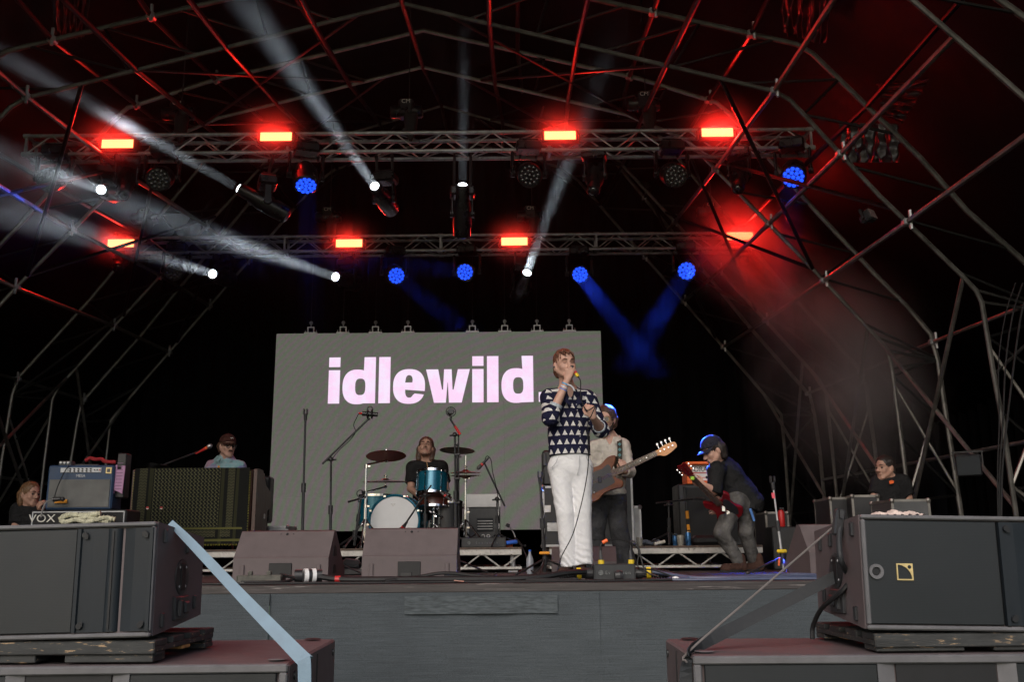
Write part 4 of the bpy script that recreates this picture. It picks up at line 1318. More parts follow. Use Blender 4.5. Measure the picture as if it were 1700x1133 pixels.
# organ under a patterned scarf
m, nt, p, tc = new_mat('scarf')
sx = nt.nodes.new('ShaderNodeSeparateXYZ'); nt.links.new(tc.outputs['Object'], sx.inputs[0])
X_, Z_ = S(sx.outputs[0]), S(sx.outputs[2])
def band_(v, a, c): return v.gt(a) * v.lt(c)
mid = band_(X_, -.40, .30) * Z_.gt(.235)
lowm = band_(X_, -.40, .28) * band_(Z_, .135, .205)
# fishnet: diagonal links
u = X_ * 26.0; v = Z_ * 26.0
link_ = ((u + v).fr() - .5).ab().lt(.17) * (v * 1.0).fr().gt(.28)
link2 = ((u - v * 1.0).fr() - .5).ab().lt(.13) * (v + .5).fr().gt(.45)
net = link_.mx(link2)
hb = ((Z_ * 62.0 + (X_ * 160.0).sin() * .22).fr()).gt(.52)
cols = band_(X_, -.56, -.475).mx(band_(X_, .385, .455)) * Z_.gt(.235)
lowc = (band_(X_, .33, .44) * band_(Z_, .135, .205))
stripe = band_(Z_, .212, .232).mx(band_(Z_, .088, .112)) * band_(X_, -.58, .56)
vst = band_(X_, -.45, -.41).mx(band_(X_, .31, .345)).mx(band_(X_, .47, .50))
pat = (mid * net).mx(cols.mx(lowc).mx(lowm) * hb)
c1 = mix(nt, vst * .5, (.016, .016, .015), (.06, .06, .028))
c2 = mix(nt, pat, c1, (.105, .102, .056))
c3 = mix(nt, stripe, c2, (.12, .117, .04))
nt.links.new(c3, p.inputs['Base Color']); p.inputs['Roughness'].default_value = .95; p.inputs['Specular IOR Level'].default_value = .1
n9 = noise(nt, tc.outputs['Object'], 200, 2); add_bump(nt, p, n9.outputs[0], .5, .003)
M['scarf'] = m
M['fringe'] = mat('fringe', (.30, .27, .05), .9)
M['organ_wood'] = mat('organ_wood', (.055, .020, .014), .4, var=.4, vs=6, stretch=(6, 6, 1))
YO = 10.2
o0, o1 = at(221, 850, YO).x, at(412, 850, YO).x
oz = at(320, 779, YO).z - RZ
OW = o1 - o0
t = thing('organ', 'reddish brown wooden organ console with a scarf hung over its back', 'organ', ((o0 + o1) / 2 + .04, YO, RZ))
b = MB(); b.box((-.02, .28, oz * .5 + .03), (OW + .0, .50, oz * .94 - .03), bev=.006); b.build('case', M['organ_wood'], t)
for sx in (-1, 1):
    b = MB()
    prof = [(.0, 0), (.0, oz - .01), (.05, oz), (.24, oz - .0), (.40, oz * .82), (.62, oz * .74), (.64, oz * .55), (.5, oz * .5), (.5, 0)]
    b.prism(prof, (-.02 + sx * (OW / 2 + .02) - (.035 if sx < 0 else 0) - .0, 0, 0), (0, 1, 0), (0, 0, 1), .035); b.build('side_panel', M['organ_wood'], t)
for k in range(2):
    b = MB(); b.box((0, .56 + .07 * k, oz * (.80 - .05 * k)), (OW * .86, .12, .02), bev=.003); b.build('keyboard', M['white'], t)
b = MB(); b.box((OW / 2 + .057, .3, oz * .42), (.006, .05, .05), bev=.002); b.build('latch', M['alu'], t)
t2 = thing('patterned_scarf', 'dark scarf with a yellow green net pattern hung over the organ', 'scarf', ((o0 + o1) / 2, YO, RZ))
def scarf_fn(u, v):
    x = (u - .5) * (OW + .01)
    if v > .88:
        k = (v - .88) / .12
        return (x, -.02 + .35 * k, oz + .012 + .003 * math.sin(u * 20))
    k = v / .88
    return (x + .012 * (1 - k) * math.sin(k * 5), -.022 - .014 * (1 - k) - .008 * math.sin(u * 16) * (1 - k) - .004 * math.sin(u * 37 + 3 * k), .06 + (oz - .048) * k)
b = MB(); b.sheet(scarf_fn, 50, 40); b.build('cloth', M['scarf'], t2, smooth=True)
b = MB()
rr = random.Random(3)
for k in range(75):
    x = -OW / 2 + OW * (k + .5) / 75
    b.tube((x, -.044, .062), (x + rr.uniform(-.004, .004), -.044, .062 - rr.uniform(.012, .022)), .0028, n=4)
for k in range(44):
    z = .08 + (oz - .1) * k / 44
    b.tube((OW / 2 + .003, -.03, z), (OW / 2 + .016, -.032, z - rr.uniform(.002, .008)), .0028, n=4)
    b.tube((-OW / 2 - .003, -.03, z), (-OW / 2 - .014, -.032, z - rr.uniform(.002, .008)), .0028, n=4)
o = b.build('fringe', M['fringe'], t2); o['kind'] = 'stuff'
for px in (244, 267):
    c = at(px, 844, YO - .05)
    lc = Vector((c.x - t2.location.x, -.036, c.z - RZ))
    b = MB(); b.lathe([(.016, 0), (.015, .003)], lc, (0, -1, 0), 14); b.build('round_badge', M['red'], t2)
    b = MB(); b.prism([(.014 * math.cos(R(a)), .014 * math.sin(R(a))) for a in range(190, 351, 20)], lc + Vector((0, -.004, 0)), (1, 0, 0), (0, 0, 1), -.001); b.build('badge_rind', M['white'], t2)
# black block behind the organ side + small case beyond
edge_case('small pale case standing behind the organ on the riser', at(432, 880, 11.0).x + .15, 11.0, RZ, .34, .4, .27, 0, body='white')
b = MB(); c = at(424, 830, 10.9); b.box((c.x + .12, 10.95, c.z), (.10, .2, .52), bev=.02); b.box((c.x + .15, 10.85, c.z - .05), (.05, .05, .3), bev=.02)
b.box((c.x + .12, 10.95, RZ + .12), (.06, .1, .30), bev=.01)
tag(b.build('keyboard_amp', M['black_plastic']), 'narrow black speaker standing behind the organ side', 'speaker')

# keyboard case right of the drums, rack behind the bassist etc.
def fl(px, Y, z=STAGE_Z): return fx(px, Y, z)
x0, x1 = fl(775, 11.3, RZ), fl(830, 11.3, RZ); hh = at(800, 824, 11.3).z - RZ
t = edge_case('grey rack case with a white top standing on the drum riser, right of the drums', (x0 + x1) / 2, 11.3, RZ, x1 - x0, .5, hh, 0, body='grey', lid=False, latches=False, name='rack_case')
b = MB(); b.box((0, .25, hh + .012), (x1 - x0 + .02, .5, .02), bev=.005); b.box((0, -.012, hh - .06), (x1 - x0 + .02, .01, .14), bev=.003); b.build('white_cover', M['white'], t)
b = MB(); b.box((.02, -.006, hh * .45), ((x1 - x0) * .5, .012, hh * .25), bev=.003); b.build('rack_unit', M['panel_dark'], t)
for k in range(4):
    b = MB(); b.box((.02, -.016, hh * (.37 + .05 * k)), ((x1 - x0) * .46, .006, .008)); b.build('rack_slot', M['alu_dull'], t)
text_mesh('lettering', '28', .11, M['white'], t, (.03, -.012, hh * .2))
YC = 10.1
x0, x1 = fl(993, YC, RZ), fl(1054, YC, RZ); hh = at(1020, 789, YC).z - RZ
edge_case('tall grey flight case standing on end behind the bass player', (x0 + x1) / 2, YC, RZ, x1 - x0, .5, hh, 0, body='grey', lid=False, latches=False)
x0, x1 = fl(1052, YC, RZ), fl(1063, YC, RZ)
edge_case('narrow pale case beside the tall grey flight case', (x0 + x1) / 2 + .02, YC + .1, RZ, .10, .4, .42, 0, body='white', lid=False, latches=False)
x0 = fl(921, 9.95, RZ)
edge_case('black flight case low behind the singer, left of his legs', x0, 9.97, RZ, .24, .5, .62, 0, body='black', lid=False)
b = MB(); c = at(905, 790, 10.1); b.box((x0, 10.2, RZ + .62 + .19), (.22, .4, .37), bev=.02)
tag(b.build('bass_amplifier', M['black_plastic']), 'black amplifier on the flight case behind the singer', 'amplifier')

# orange head on a dark cabinet
YK = 10.35
x0, x1 = fl(1130, YK, RZ), fl(1236, YK, RZ); hh = at(1170, 804, YK).z - RZ
t = thing('speaker_cabinet', 'big black speaker cabinet with a taped strap under the orange amplifier', 'speaker cabinet', ((x0 + x1) / 2, YK, RZ))
W = x1 - x0
b = MB(); b.box((0, .2, hh / 2), (W, .40, hh), bev=.014); b.build('cabinet', M['black_plastic'], t)
b = MB(); b.box((.01, -.003, hh / 2), (W - .14, .012, hh - .08), bev=.003); b.build('speaker_cloth', M['matt_black'], t)
b = MB(); b.path([(-W / 2 + .07, -.012, hh - .03), (-W / 2 + .085, -.014, hh * .5), (-W / 2 + .10, -.012, .03)], .016, 8); b.build('webbing', M['strap_grey'], t)
for zz, hl in ((hh * .50, .08), (hh * .30, .06), (hh * .16, .10)):
    b = MB(); b.tube((-W / 2 + .070 + .03 * (1 - zz / hh), -.013, zz - hl / 2), (-W / 2 + .066 + .03 * (1 - zz / hh), -.013, zz + hl / 2), .0185, n=8); b.build('tape', M['orange_tape'], t)
ox0, ox1 = fl(1141, YK, RZ + hh), fl(1215, YK, RZ + hh); oh = at(1170, 767, YK).z - RZ - hh
t = thing('orange_amplifier', 'bright orange amplifier head with a white front and dark ornate lettering', 'amplifier', ((ox0 + ox1) / 2, YK, RZ + hh + .002))
W = ox1 - ox0
b = MB()
b.box((0, .15, oh * .06), (W, .30, oh * .12), bev=.006); b.box((0, .15, oh * .94), (W, .30, oh * .12), bev=.006)
for sx in (-1, 1): b.box((sx * (W / 2 - .03), .15, oh / 2), (.06, .30, oh * .76), bev=.004)
b.box((0, .2, oh / 2), (W - .12, .2, oh * .74)); b.build('shell', M['amp_orange'], t)
b = MB(); b.box((0, .09, oh / 2), (W - .125, .02, oh * .75)); b.build('front_panel', M['white'], t)
b = MB()
for zz in (.30, .50, .53, .16): b.box((0, .078, oh * zz), (W - .14, .004, .005))
b.build('red_line', M['red'], t)
text_mesh('lettering', 'ORANGE', .078, M['recess_black'], t, (.0, .078, oh * .67), sx=.95, ext=.0015)
for i in range(5):
    b = MB(); b.lathe([(.016 if i == 2 else .008, 0), (.012 if i == 2 else .006, .018)], (-W * .32 + i * W * .15, .078, oh * .31), (0, -1, 0), 12); b.build('knob', M['recess_black'] if i > 1 else M['gold'], t)
b = MB(); b.box((0, .15, oh + .008), (.18, .03, .016), bev=.005); b.build('handle', M['black_plastic'], t)

# cans and cups
def can(label, px, Y, h, r, mt, name='drink_can', cat='can', taper=1.0):
    p = floor_at(px, Y, RZ)
    t = thing(name, label, cat, (p.x, Y, RZ), group='drinks left on the right riser')
    b = MB(); b.lathe([(r * .85, 0), (r, .008), (r * taper, h - .012), (r * .82 * taper, h)], (0, 0, 0), (0, 0, 1), 16); b.build('body', mt, t, smooth=True)
    if cat == 'can':
        b = MB(); b.lathe([(r * .8, h), (r * .78, h + .002)], (0, 0, 0), (0, 0, 1), 16); b.build('lid', M['alu'], t)
    return t
M['can_blue'] = mat('can_blue', (.05, .16, .36), .3, metal=.5, var=.6, vs=30)
M['cup'] = mat('cup', (.26, .25, .22), .35, var=.3, vs=20)
can('tall blue drink can at the cabinet foot, rightmost of the drinks', 1143, RY + .12, .135, .028, M['can_blue'])
can('shorter blue drink can left of the plastic cup', 1121, RY + .2, .12, .026, M['can_blue'])
can('cloudy plastic cup between the two blue cans', 1130, RY + .06, .105, .033, M['cup'], 'plastic_cup', 'cup', 1.12)
can('small clear cup beside the legs of the bass player', 1062, RY + .08, .09, .03, M['cup'], 'plastic_cup', 'cup', 1.12)
# odds and ends on the right riser
b = MB(); c = floor_at(1078, RY + .3, RZ)
b.path(smooth_path([c + Vector(p) for p in ((-.1, 0, .02), (-.04, .03, .05), (.02, 0, .03), (.07, .03, .06), (.13, 0, .02))], 5), .022, 7)
tag(b.build('cloth_heap', mat('blue_grey_cloth', (.10, .12, .16), .9), smooth=True), 'crumpled grey blue cloth on the right riser beside the clear cup', 'cloth')
b = MB(); c = floor_at(1095, RY + .12, RZ); b.tube(c + Vector((-.05, 0, .02)), c + Vector((.06, .05, .045)), .016, n=8)
tag(b.build('paper_roll', M['white_cloth']), 'short white roll lying on the right riser', 'paper roll')
b = MB(); c = floor_at(1178, RY + .2, RZ); b.box(c + Vector((0, 0, .055)), (.36, .16, .10), Euler((0, 0, .1)).to_matrix(), bev=.03)
tag(b.build('gear_bag', M['case_black']), 'dark bag lying before the black speaker cabinet', 'bag')

# cases and rack on the right, beyond the guitarist
def at_floor_case(label, px0, px1, Y, pytop, body, D=.5, rz=0, **k):
    x0, x1 = fl(px0, Y), fl(px1, Y); h = at((px0 + px1) / 2, pytop, Y).z - STAGE_Z
    return edge_case(label, (x0 + x1) / 2, Y, STAGE_Z, x1 - x0, D, h, R(rz), body=body, edge='tube', **k)  # duller edging metal stands in for the shade at the stage side
at_floor_case('open black rack case behind the red bottle on the right', 1276, 1316, 10.6, 850, 'black', lid=False, latches=False, name='rack_case')
at_floor_case('long black equipment case at the right of the stage, in front of the crew man', 1386, 1424, 9.6, 826, 'black')
at_floor_case('black case with pale edges right beside the crew man', 1424, 1470, 9.4, 822, 'black', rz=-4)
at_floor_case('dark case with its lid open behind the right loudspeaker', 1490, 1556, 8.6, 829, 'grey', lid=False)
t = thing('fire_extinguisher', 'red fire extinguisher standing in front of the open rack case', 'fire extinguisher', (fl(1303, 10.3), 10.3, STAGE_Z + .0))
zb = at(1303, 873, 10.4).z - STAGE_Z
b = MB(); b.lathe([(.032, 0), (.036, .01), (.036, .14), (.028, .17), (.012, .18)], (0, 0, zb - .02), (0, 0, 1), 16); b.build('bottle', M['red'], t, smooth=True)
b = MB(); b.box((.01, 0, zb + .175), (.05, .02, .02), bev=.004); b.tube((.03, 0, zb + .17), (.05, 0, zb + .08), .006, n=6); b.build('valve', M['black_metal'], t)
b = MB(); b.box((0, 0, (zb - .02) / 2), (.3, .3, zb - .02), bev=.01); b.build('support_box', M['case_black'], t)

# floodlight hanging on the scaffold at the far right, and one on the roof frame
def flood(label, px, py, Y, W, H, rx, rz, glass):
    c = at(px, py, Y)
    t = thing('flood_light', label, 'flood light', c, 0)
    Rm = Euler((R(rx), 0, R(rz))).to_matrix()
    b = MB(); b.box((0, 0, 0), (W, .08, H), Rm, bev=.015); b.box(Rm @ Vector((0, .06, 0)), (W * .7, .07, H * .7), Rm, bev=.02); b.build('housing', M['black_metal'], t)
    b = MB(); b.box(Rm @ Vector((0, -.043, 0)), (W * .88, .006, H * .86), Rm); b.build('glass', glass, t)
    b = MB()
    for sx in (-1, 1): b.box(Rm @ Vector((sx * (W / 2 + .012), .03, H * .2)), (.012, .03, H * .8), Rm)
    b.box(Rm @ Vector((0, .03, H * .62)), (W + .05, .03, .012), Rm); b.build('bracket', M['black_metal'], t)
    return t
flood('dark square flood light among the scaffold tubes at the far right', 1608, 773, 8.9, .22, .20, 8, -25, M['panel_dark'])
flood('pale square work light on the roof arch at the right', 1443, 359, 9.0, .125, .12, -20, 40, mat('pale_glass', (.16, .11, .105), .4))
# cable bundle down the right front column
for k, (dx, lab) in enumerate(((0, 'thick black cable hanging down the right front column, outermost'), (-14, 'thick black cable hanging down the right front column, middle'), (-26, 'thick black cable hanging down the right front column, innermost'))):
    b = MB(); b.path(smooth_path([at(1712 + dx, 470, 8.9), at(1696 + dx, 520, 8.85), at(1684 + dx, 600, 8.8), at(1672 + dx * .5, 700, 8.8), at(1664 + dx * .3, 780, 8.8), at(1662 + dx * .2, 868, 8.8)], 5), .010 - .002 * k, 6)
    tag(b.build('hanging_cable', M['matt_black'], smooth=True), lab, 'cable', 'cables hanging on the right column')
# ================================================================== BODIES
def V(*a): return np.array(a, float)
def nv(v): return np.array((v[0], v[1], v[2]), float)
class Sdf:
    """smooth union of rounded cones and ellipsoids, meshed as one closed surface"""
    def __init__(self): self.p = []
    def cone(self, a, b, ra, rb, k=.02, flat=False, sq=None, sqn=(0, 1, 0), lab=0):
        self.p.append(('c', nv(a), nv(b), ra, rb, k, flat, sq, nv(sqn), lab)); return self
    def ell(self, c, r, Rm=None, k=.02, lab=0):
        self.p.append(('e', nv(c), nv(r), np.eye(3) if Rm is None else np.array(Rm), k, lab)); return self
    def cut(self, c, n, k=.004):
        self.p.append(('p', nv(c), nv(n) / np.linalg.norm(nv(n)), k)); return self
    def sub(self, c, r, Rm=None, k=.006):
        self.p.append(('s', nv(c), nv(r), np.eye(3) if Rm is None else np.array(Rm), k)); return self
    @staticmethod
    def _ell(P, c, r, Rm):
        q = (P - c) @ Rm
        k0 = np.linalg.norm(q / r, axis=-1); k1 = np.linalg.norm(q / (r * r), axis=-1)
        return k0 * (k0 - 1) / np.maximum(k1, 1e-9)
    def eval(self, P, labels=False):
        d = np.full(P.shape[:-1], 1e3); L = np.zeros(P.shape[:-1], int); best = np.full(P.shape[:-1], 1e3)
        for q in self.p:
            if q[0] == 'c':
                _, a, b, ra, rb, k, flat, sq, sqn, lab = q
                PP = P
                if sq:
                    t = ((P - a) @ sqn)
                    PP = P + (t * (1 / sq - 1))[..., None] * sqn
                ab = b - a; L2 = max(ab @ ab, 1e-12)
                tr = ((PP - a) @ ab) / L2
                t = np.maximum(tr, 0) if flat else np.clip(tr, 0, 1)
                if flat: t = np.minimum(t, 1.25)
                e = np.linalg.norm(PP - a - t[..., None] * ab, axis=-1) - (ra + (rb - ra) * t)
                if flat: e = np.maximum(e, (tr - 1) * math.sqrt(L2))
                if sq: e = e * (.5 + .5 * sq)
            elif q[0] == 'e':
                _, c, r, Rm, k, lab = q
                e = self._ell(P, c, r, Rm)
            elif q[0] == 'p':
                _, c, n, k = q
                d = np.maximum(d, (P - c) @ n); continue
            else:
                _, c, r, Rm, k = q
                e = -self._ell(P, c, r, Rm)
                h = np.clip(.5 + .5 * (e - d) / k, 0, 1) if k else (e > d) * 1.0
                d = d * (1 - h) + e * h + k * h * (1 - h); continue
            if labels:
                m = e < best; L[m] = lab; best = np.minimum(best, e)
            h = np.clip(.5 + .5 * (d - e) / k, 0, 1)
            d = d * (1 - h) + e * h - k * h * (1 - h)
        return (d, L) if labels else d
    def bounds(self):
        lo, hi = np.full(3, 1e9), np.full(3, -1e9)
        for q in self.p:
            if q[0] == 'c':
                for c, r in ((q[1], q[3]), (q[2], q[4])): lo = np.minimum(lo, c - r); hi = np.maximum(hi, c + r)
            elif q[0] == 'e': lo = np.minimum(lo, q[1] - q[2].max()); hi = np.maximum(hi, q[1] + q[2].max())
        return lo - .03, hi + .03
    def mesh(self, name, h, disp=None):
        lo, hi = self.bounds()
        B = 8
        n = np.ceil((hi - lo) / h / B).astype(int) * B + 1
        D = np.full(n, 1.0, np.float32)
        nb = (n - 1) // B
        cx, cy_, cz = [lo[i] + (np.arange(nb[i]) + .5) * B * h for i in range(3)]
        C = np.stack(np.meshgrid(cx, cy_, cz, indexing='ij'), -1)
        dc = self.eval(C)
        act = np.argwhere(np.abs(dc) < B * h * 1.35 + .02)
        D_big = np.where(dc < 0, -1.0, 1.0)
        D[:-1, :-1, :-1] = np.repeat(np.repeat(np.repeat(D_big, B, 0), B, 1), B, 2)
        o = np.arange(B + 1)
        G = np.stack(np.meshgrid(o, o, o, indexing='ij'), -1)
        for s in range(0, len(act), 400):
            a = act[s:s + 400]
            I = (a[:, None, None, None, :] * B + G)
            P = lo + I * h
            d = self.eval(P)
            if disp is not None: d = d + disp(P)
            D[I[..., 0], I[..., 1], I[..., 2]] = d
        return surface_net(D, lo, h)

def surface_net(D, lo, h):
    S_ = D < 0
    c = [S_[i:S_.shape[0] - 1 + i, j:S_.shape[1] - 1 + j, k:S_.shape[2] - 1 + k] for i in (0, 1) for j in (0, 1) for k in (0, 1)]
    cnt = sum(x.astype(np.int8) for x in c)
    A = np.argwhere((cnt > 0) & (cnt < 8))
    idx = np.full(cnt.shape, -1, np.int32); idx[A[:, 0], A[:, 1], A[:, 2]] = np.arange(len(A))
    pos = np.zeros((len(A), 3)); num = np.zeros(len(A))
    cor = [(i, j, k) for i in (0, 1) for j in (0, 1) for k in (0, 1)]
    val = {q: D[A[:, 0] + q[0], A[:, 1] + q[1], A[:, 2] + q[2]].astype(float) for q in cor}
    for q in cor:
        for ax in range(3):
            if q[ax]: continue
            r = list(q); r[ax] = 1; r = tuple(r)
            d0, d1 = val[q], val[r]; m = (d0 < 0) != (d1 < 0)
            t = np.where(m, d0 / np.where(m, d0 - d1, 1), 0)
            p = np.array(q, float)[None, :].repeat(len(A), 0); p[:, ax] += t
            pos[m] += p[m]; num += m
    vs = lo + (A + pos / num[:, None]) * h
    F = []
    for ax in range(3):
        s0 = [slice(None)] * 3; s1 = [slice(None)] * 3
        s0[ax] = slice(0, -1); s1[ax] = slice(1, None)
        a, b = S_[tuple(s0)], S_[tuple(s1)]
        E = np.argwhere(a != b)
        o1, o2 = (ax + 1) % 3, (ax + 2) % 3
        ok = (E[:, o1] > 0) & (E[:, o2] > 0) & (E[:, o1] < S_.shape[o1] - 1) & (E[:, o2] < S_.shape[o2] - 1)
        E = E[ok]; fl_ = a[E[:, 0], E[:, 1], E[:, 2]]
        def g(d1, d2):
            q = E.copy(); q[:, o1] += d1; q[:, o2] += d2
            return idx[q[:, 0], q[:, 1], q[:, 2]]
        Q = np.stack([g(-1, -1), g(0, -1), g(0, 0), g(-1, 0)], -1)
        Q[~fl_] = Q[~fl_][:, ::-1]
        F.append(Q)
    F = np.concatenate(F)
    return vs, F[(F >= 0).all(1)]

def sdf_obj(name, sdf, h, mt, parent, disp=None, relax=1):
    vs, F = sdf.mesh(name, h, disp)
    for _ in range(relax):                      # light smoothing
        acc = np.zeros_like(vs); n = np.zeros(len(vs))
        for i in range(4):
            a, b = F[:, i], F[:, (i + 1) % 4]
            np.add.at(acc, a, vs[b]); np.add.at(n, a, 1); np.add.at(acc, b, vs[a]); np.add.at(n, b, 1)
        vs = vs * .5 + acc / np.maximum(n, 1)[:, None] * .5
    loc = np.array(parent.location if parent is not None else (0, 0, 0))
    me = bpy.data.meshes.new(name)
    me.from_pydata((vs - loc).tolist(), [], F.tolist())
    for m_ in (mt if isinstance(mt, (list, tuple)) else [mt]): me.materials.append(m_)
    me.polygons.foreach_set('use_smooth', [True] * len(F))
    me.update()
    o = bpy.data.objects.new(name, me)
    link(o, parent)
    return o, vs, F

def folds(seed, amp, scale=1.0):
    """creases: warped bands of a few directions, sharp on the crest"""
    r = np.random.RandomState(seed)
    ks = r.normal(size=(5, 3)) * np.array([30, 30, 42]) * scale; ph = r.uniform(0, 6.28, 5); am = r.uniform(.5, 1, 5)
    w1, w2 = r.normal(size=3) * 9, r.normal(size=3) * 11
    def f(P):
        a_ = np.sin(P @ w1 + 1); b_ = np.sin(P @ w2 + 2)
        v = 0
        for a, k, p_ in zip(am, ks, ph): v = v + a * (1 - 2 * np.abs(np.sin(.5 * (P @ k) + p_ + 1.3 * a_ + 1.1 * b_)) ** .8) * (.55 + .45 * b_)
        return amp * v / 1.6
    return f

def head_rot(yaw, pitch=0, roll=0):
    return np.array((Matrix.Rotation(R(yaw), 3, 'Z') @ Matrix.Rotation(-R(pitch), 3, 'X') @ Matrix.Rotation(R(roll), 3, 'Y')))

def head_prims(s, c, Rm, k=1.0, neck=None, nr=.056):
    c = nv(c)
    w = lambda x, y, z: c + Rm @ (V(x, y, z) * k)
    s.ell(w(0, .012, .040), V(.076, .097, .086) * k, Rm, .01)
    s.ell(w(0, -.020, -.030), V(.062, .068, .078) * k, Rm, .025)
    for x in (-1, 1):
        s.cone(w(x * .056, .005, -.040), w(x * .022, -.062, -.096), .020 * k, .017 * k, .025)
        s.ell(w(x * .040, -.060, -.022), V(.022, .020, .022) * k, Rm, .02)
        s.ell(w(x * .079, .014, -.008), V(.010, .022, .033) * k, Rm, .006)
        s.cone(w(x * .012, -.087, .020), w(x * .042, -.074, .024), .010 * k, .009 * k, .015)
    s.cone(w(0, -.065, -.098), w(0, -.062, -.094), .020 * k, .020 * k, .02)
    for x in (-1, 1): s.sub(w(x * .031, -.099, .004), V(.019, .016, .012) * k, Rm, .012)
    s.cone(w(0, -.086, .008), w(0, -.108, -.030), .0095 * k, .0135 * k, .010)
    for x in (-1, 1): s.ell(w(x * .012, -.096, -.034), V(.009, .011, .008) * k, Rm, .008)
    s.cone(w(-.018, -.083, -.060), w(.018, -.083, -.060), .0075 * k, .0075 * k, .008)
    s.cone(w(-.015, -.082, -.070), w(.015, -.082, -.070), .0085 * k, .0085 * k, .008)
    if neck is not None: s.cone(w(0, .022, -.055), neck, nr, nr + .004, .03)

def face_bits(root, c, Rm, k, browm, closed=False, brow=True):
    c = nv(c)
    w = lambda x, y, z: Vector(c + Rm @ (V(x, y, z) * k))
    M3 = Matrix(Rm.tolist())
    for x in (-1, 1):
        b = MB()
        if closed: b.path([w(x * .020, -.090, .003), w(x * .031, -.0895, -.001), w(x * .043, -.083, .002)], .0022 * k, 5)
        else: b.sphere(w(x * .031, -.0795, .003), .0115 * k, 10)
        b.build('eyelid' if closed else 'eye', M['eye'], root, smooth=True, world=True)
        if not closed:
            b = MB(); b.path([w(x * .018, -.090, .011), w(x * .031, -.0935, .0135), w(x * .044, -.083, .010)], .003 * k, 5); b.build('eyelid', M['skin_shade'], root, world=True)
        if brow:
            b = MB(); b.path([w(x * .014, -.0985, .024), w(x * .030, -.0965, .030), w(x * .048, -.082, .025)], [.004 * k, .0045 * k, .0025 * k], 6); b.build('eyebrow', browm, root, world=True)
    b = MB(); b.path([w(-.019, -.0895, -.0655), w(0, -.0925, -.0645), w(.019, -.0895, -.0655)], [.002 * k, .0032 * k, .002 * k], 6); b.build('mouth', M['lip'], root, world=True)

M['skin_shade'] = mat('skin_shade', (.40, .22, .17), .5)

def hand_prims(s, wr, d, n, thumb, k=1.0, curl=(60, 80, 50), spread=.0, lab=0, tcurl=35):
    """wr = wrist, d = wrist to knuckles, n = the way the palm faces, thumb = side of the thumb"""
    d = nv(d); d /= np.linalg.norm(d)
    n = nv(n); n = n - d * (n @ d); n /= np.linalg.norm(n)
    t = nv(thumb); t = t - d * (t @ d) - n * (t @ n); t /= np.linalg.norm(t)
    wr = nv(wr)
    offs = (.030, .010, -.010, -.028)
    lens = ((.042, .027, .021), (.046, .030, .022), (.043, .028, .022), (.034, .021, .019))
    for i, o in enumerate(offs):
        base = wr + t * o * .55 * k + d * .012 * k
        kn = wr + d * (.086 - .006 * abs(i - 1)) * k + t * o * k
        s.cone(base, kn, .0155 * k, .0125 * k, .010, lab=lab)
        a = 0; p = kn; r0 = (.0098, .0100, .0096, .0086)[i] * k
        for j, L_ in enumerate(lens[i]):
            a += R(curl[j] * (1 + .06 * (i - 1)))
            q = p + (d * math.cos(a) + n * math.sin(a) + t * spread * (1.5 - i) * .3) * L_ * k
            s.cone(p, q, r0 * (1 - .08 * j), r0 * (1 - .08 * (j + 1)), .004, lab=lab); p = q
    b0 = wr + d * .018 * k + t * .020 * k
    b1 = b0 + (d * .6 + t * .72 + n * .35) / 1.0 * .040 * k
    a = R(tcurl)
    b2 = b1 + (d * .86 + t * (.30 - .5 * math.sin(a)) + n * (.3 + .5 * math.sin(a))) * .032 * k
    b3 = b2 + (d * .7 + t * (.1 - .8 * math.sin(a)) + n * (.35 + .5 * math.sin(a))) * .026 * k
    s.cone(b0, b1, .015 * k, .0118 * k, .010, lab=lab); s.cone(b1, b2, .0115 * k, .0100 * k, .004, lab=lab); s.cone(b2, b3, .0100 * k, .0085 * k, .004, lab=lab)

def uv_by_bone(o, vs, F, bones, sdf_list):
    """lay a flat cloth direction round each limb or the trunk: corner attribute 'cloth'"""
    me = o.data
    Fc = vs[F].mean(1)
    D = np.stack([s.eval(Fc) for s in sdf_list], -1); lab = D.argmin(-1)
    uvl = me.uv_layers.new(name='cloth')
    out = np.zeros((len(F) * 4, 2))
    for bi, (a, b, ref, rad) in enumerate(bones):
        a, b, ref = nv(a), nv(b), nv(ref)
        ax = (b - a) / np.linalg.norm(b - a)
        e1 = ref - ax * (ref @ ax); e1 /= np.linalg.norm(e1); e2 = np.cross(ax, e1)
        m = np.where(lab == bi)[0]
        P = vs[F[m]].reshape(-1, 3) - a
        u0 = np.arctan2(P @ e2, P @ e1).reshape(-1, 4)
        u0 = np.where(u0 - u0[:, :1] > math.pi, u0 - 2 * math.pi, u0); u0 = np.where(u0 - u0[:, :1] < -math.pi, u0 + 2 * math.pi, u0)
        idx = (m[:, None] * 4 + np.arange(4)).reshape(-1)
        if rad: out[idx, 0] = u0.reshape(-1) * rad; out[idx, 1] = P @ ax
        else: out[idx, 0] = P @ V(1, .5, 0); out[idx, 1] = P @ V(0, .25, 1)
    # loops of from_pydata follow the face order
    uvl.data.foreach_set('uv', out.reshape(-1))

def limb_shirt(s, sh, el, r0, r1, frac=1.0, k=.03, flat=True, lab=1):
    sh, el = nv(sh), nv(el)
    s.cone(sh, sh + (el - sh) * frac, r0, r1, k, flat=flat, lab=lab)

def trunk(s, pel, chest, shL, shR, r0=.150, r1=.160, sq=.66, shr=.062, k=.05, neck=None, fwd=(0, 1, 0), lab=0):
    s.cone(pel, chest, r0, r1, k, sq=sq, sqn=fwd, lab=lab)
    s.cone(shL, shR, shr, shr, .06, lab=lab)
    m = (nv(shL) + nv(shR)) / 2
    if neck is not None:
        for sh in (shL, shR): s.cone(neck, nv(sh) * .8 + m * .2, .045, .052, .05, lab=lab)

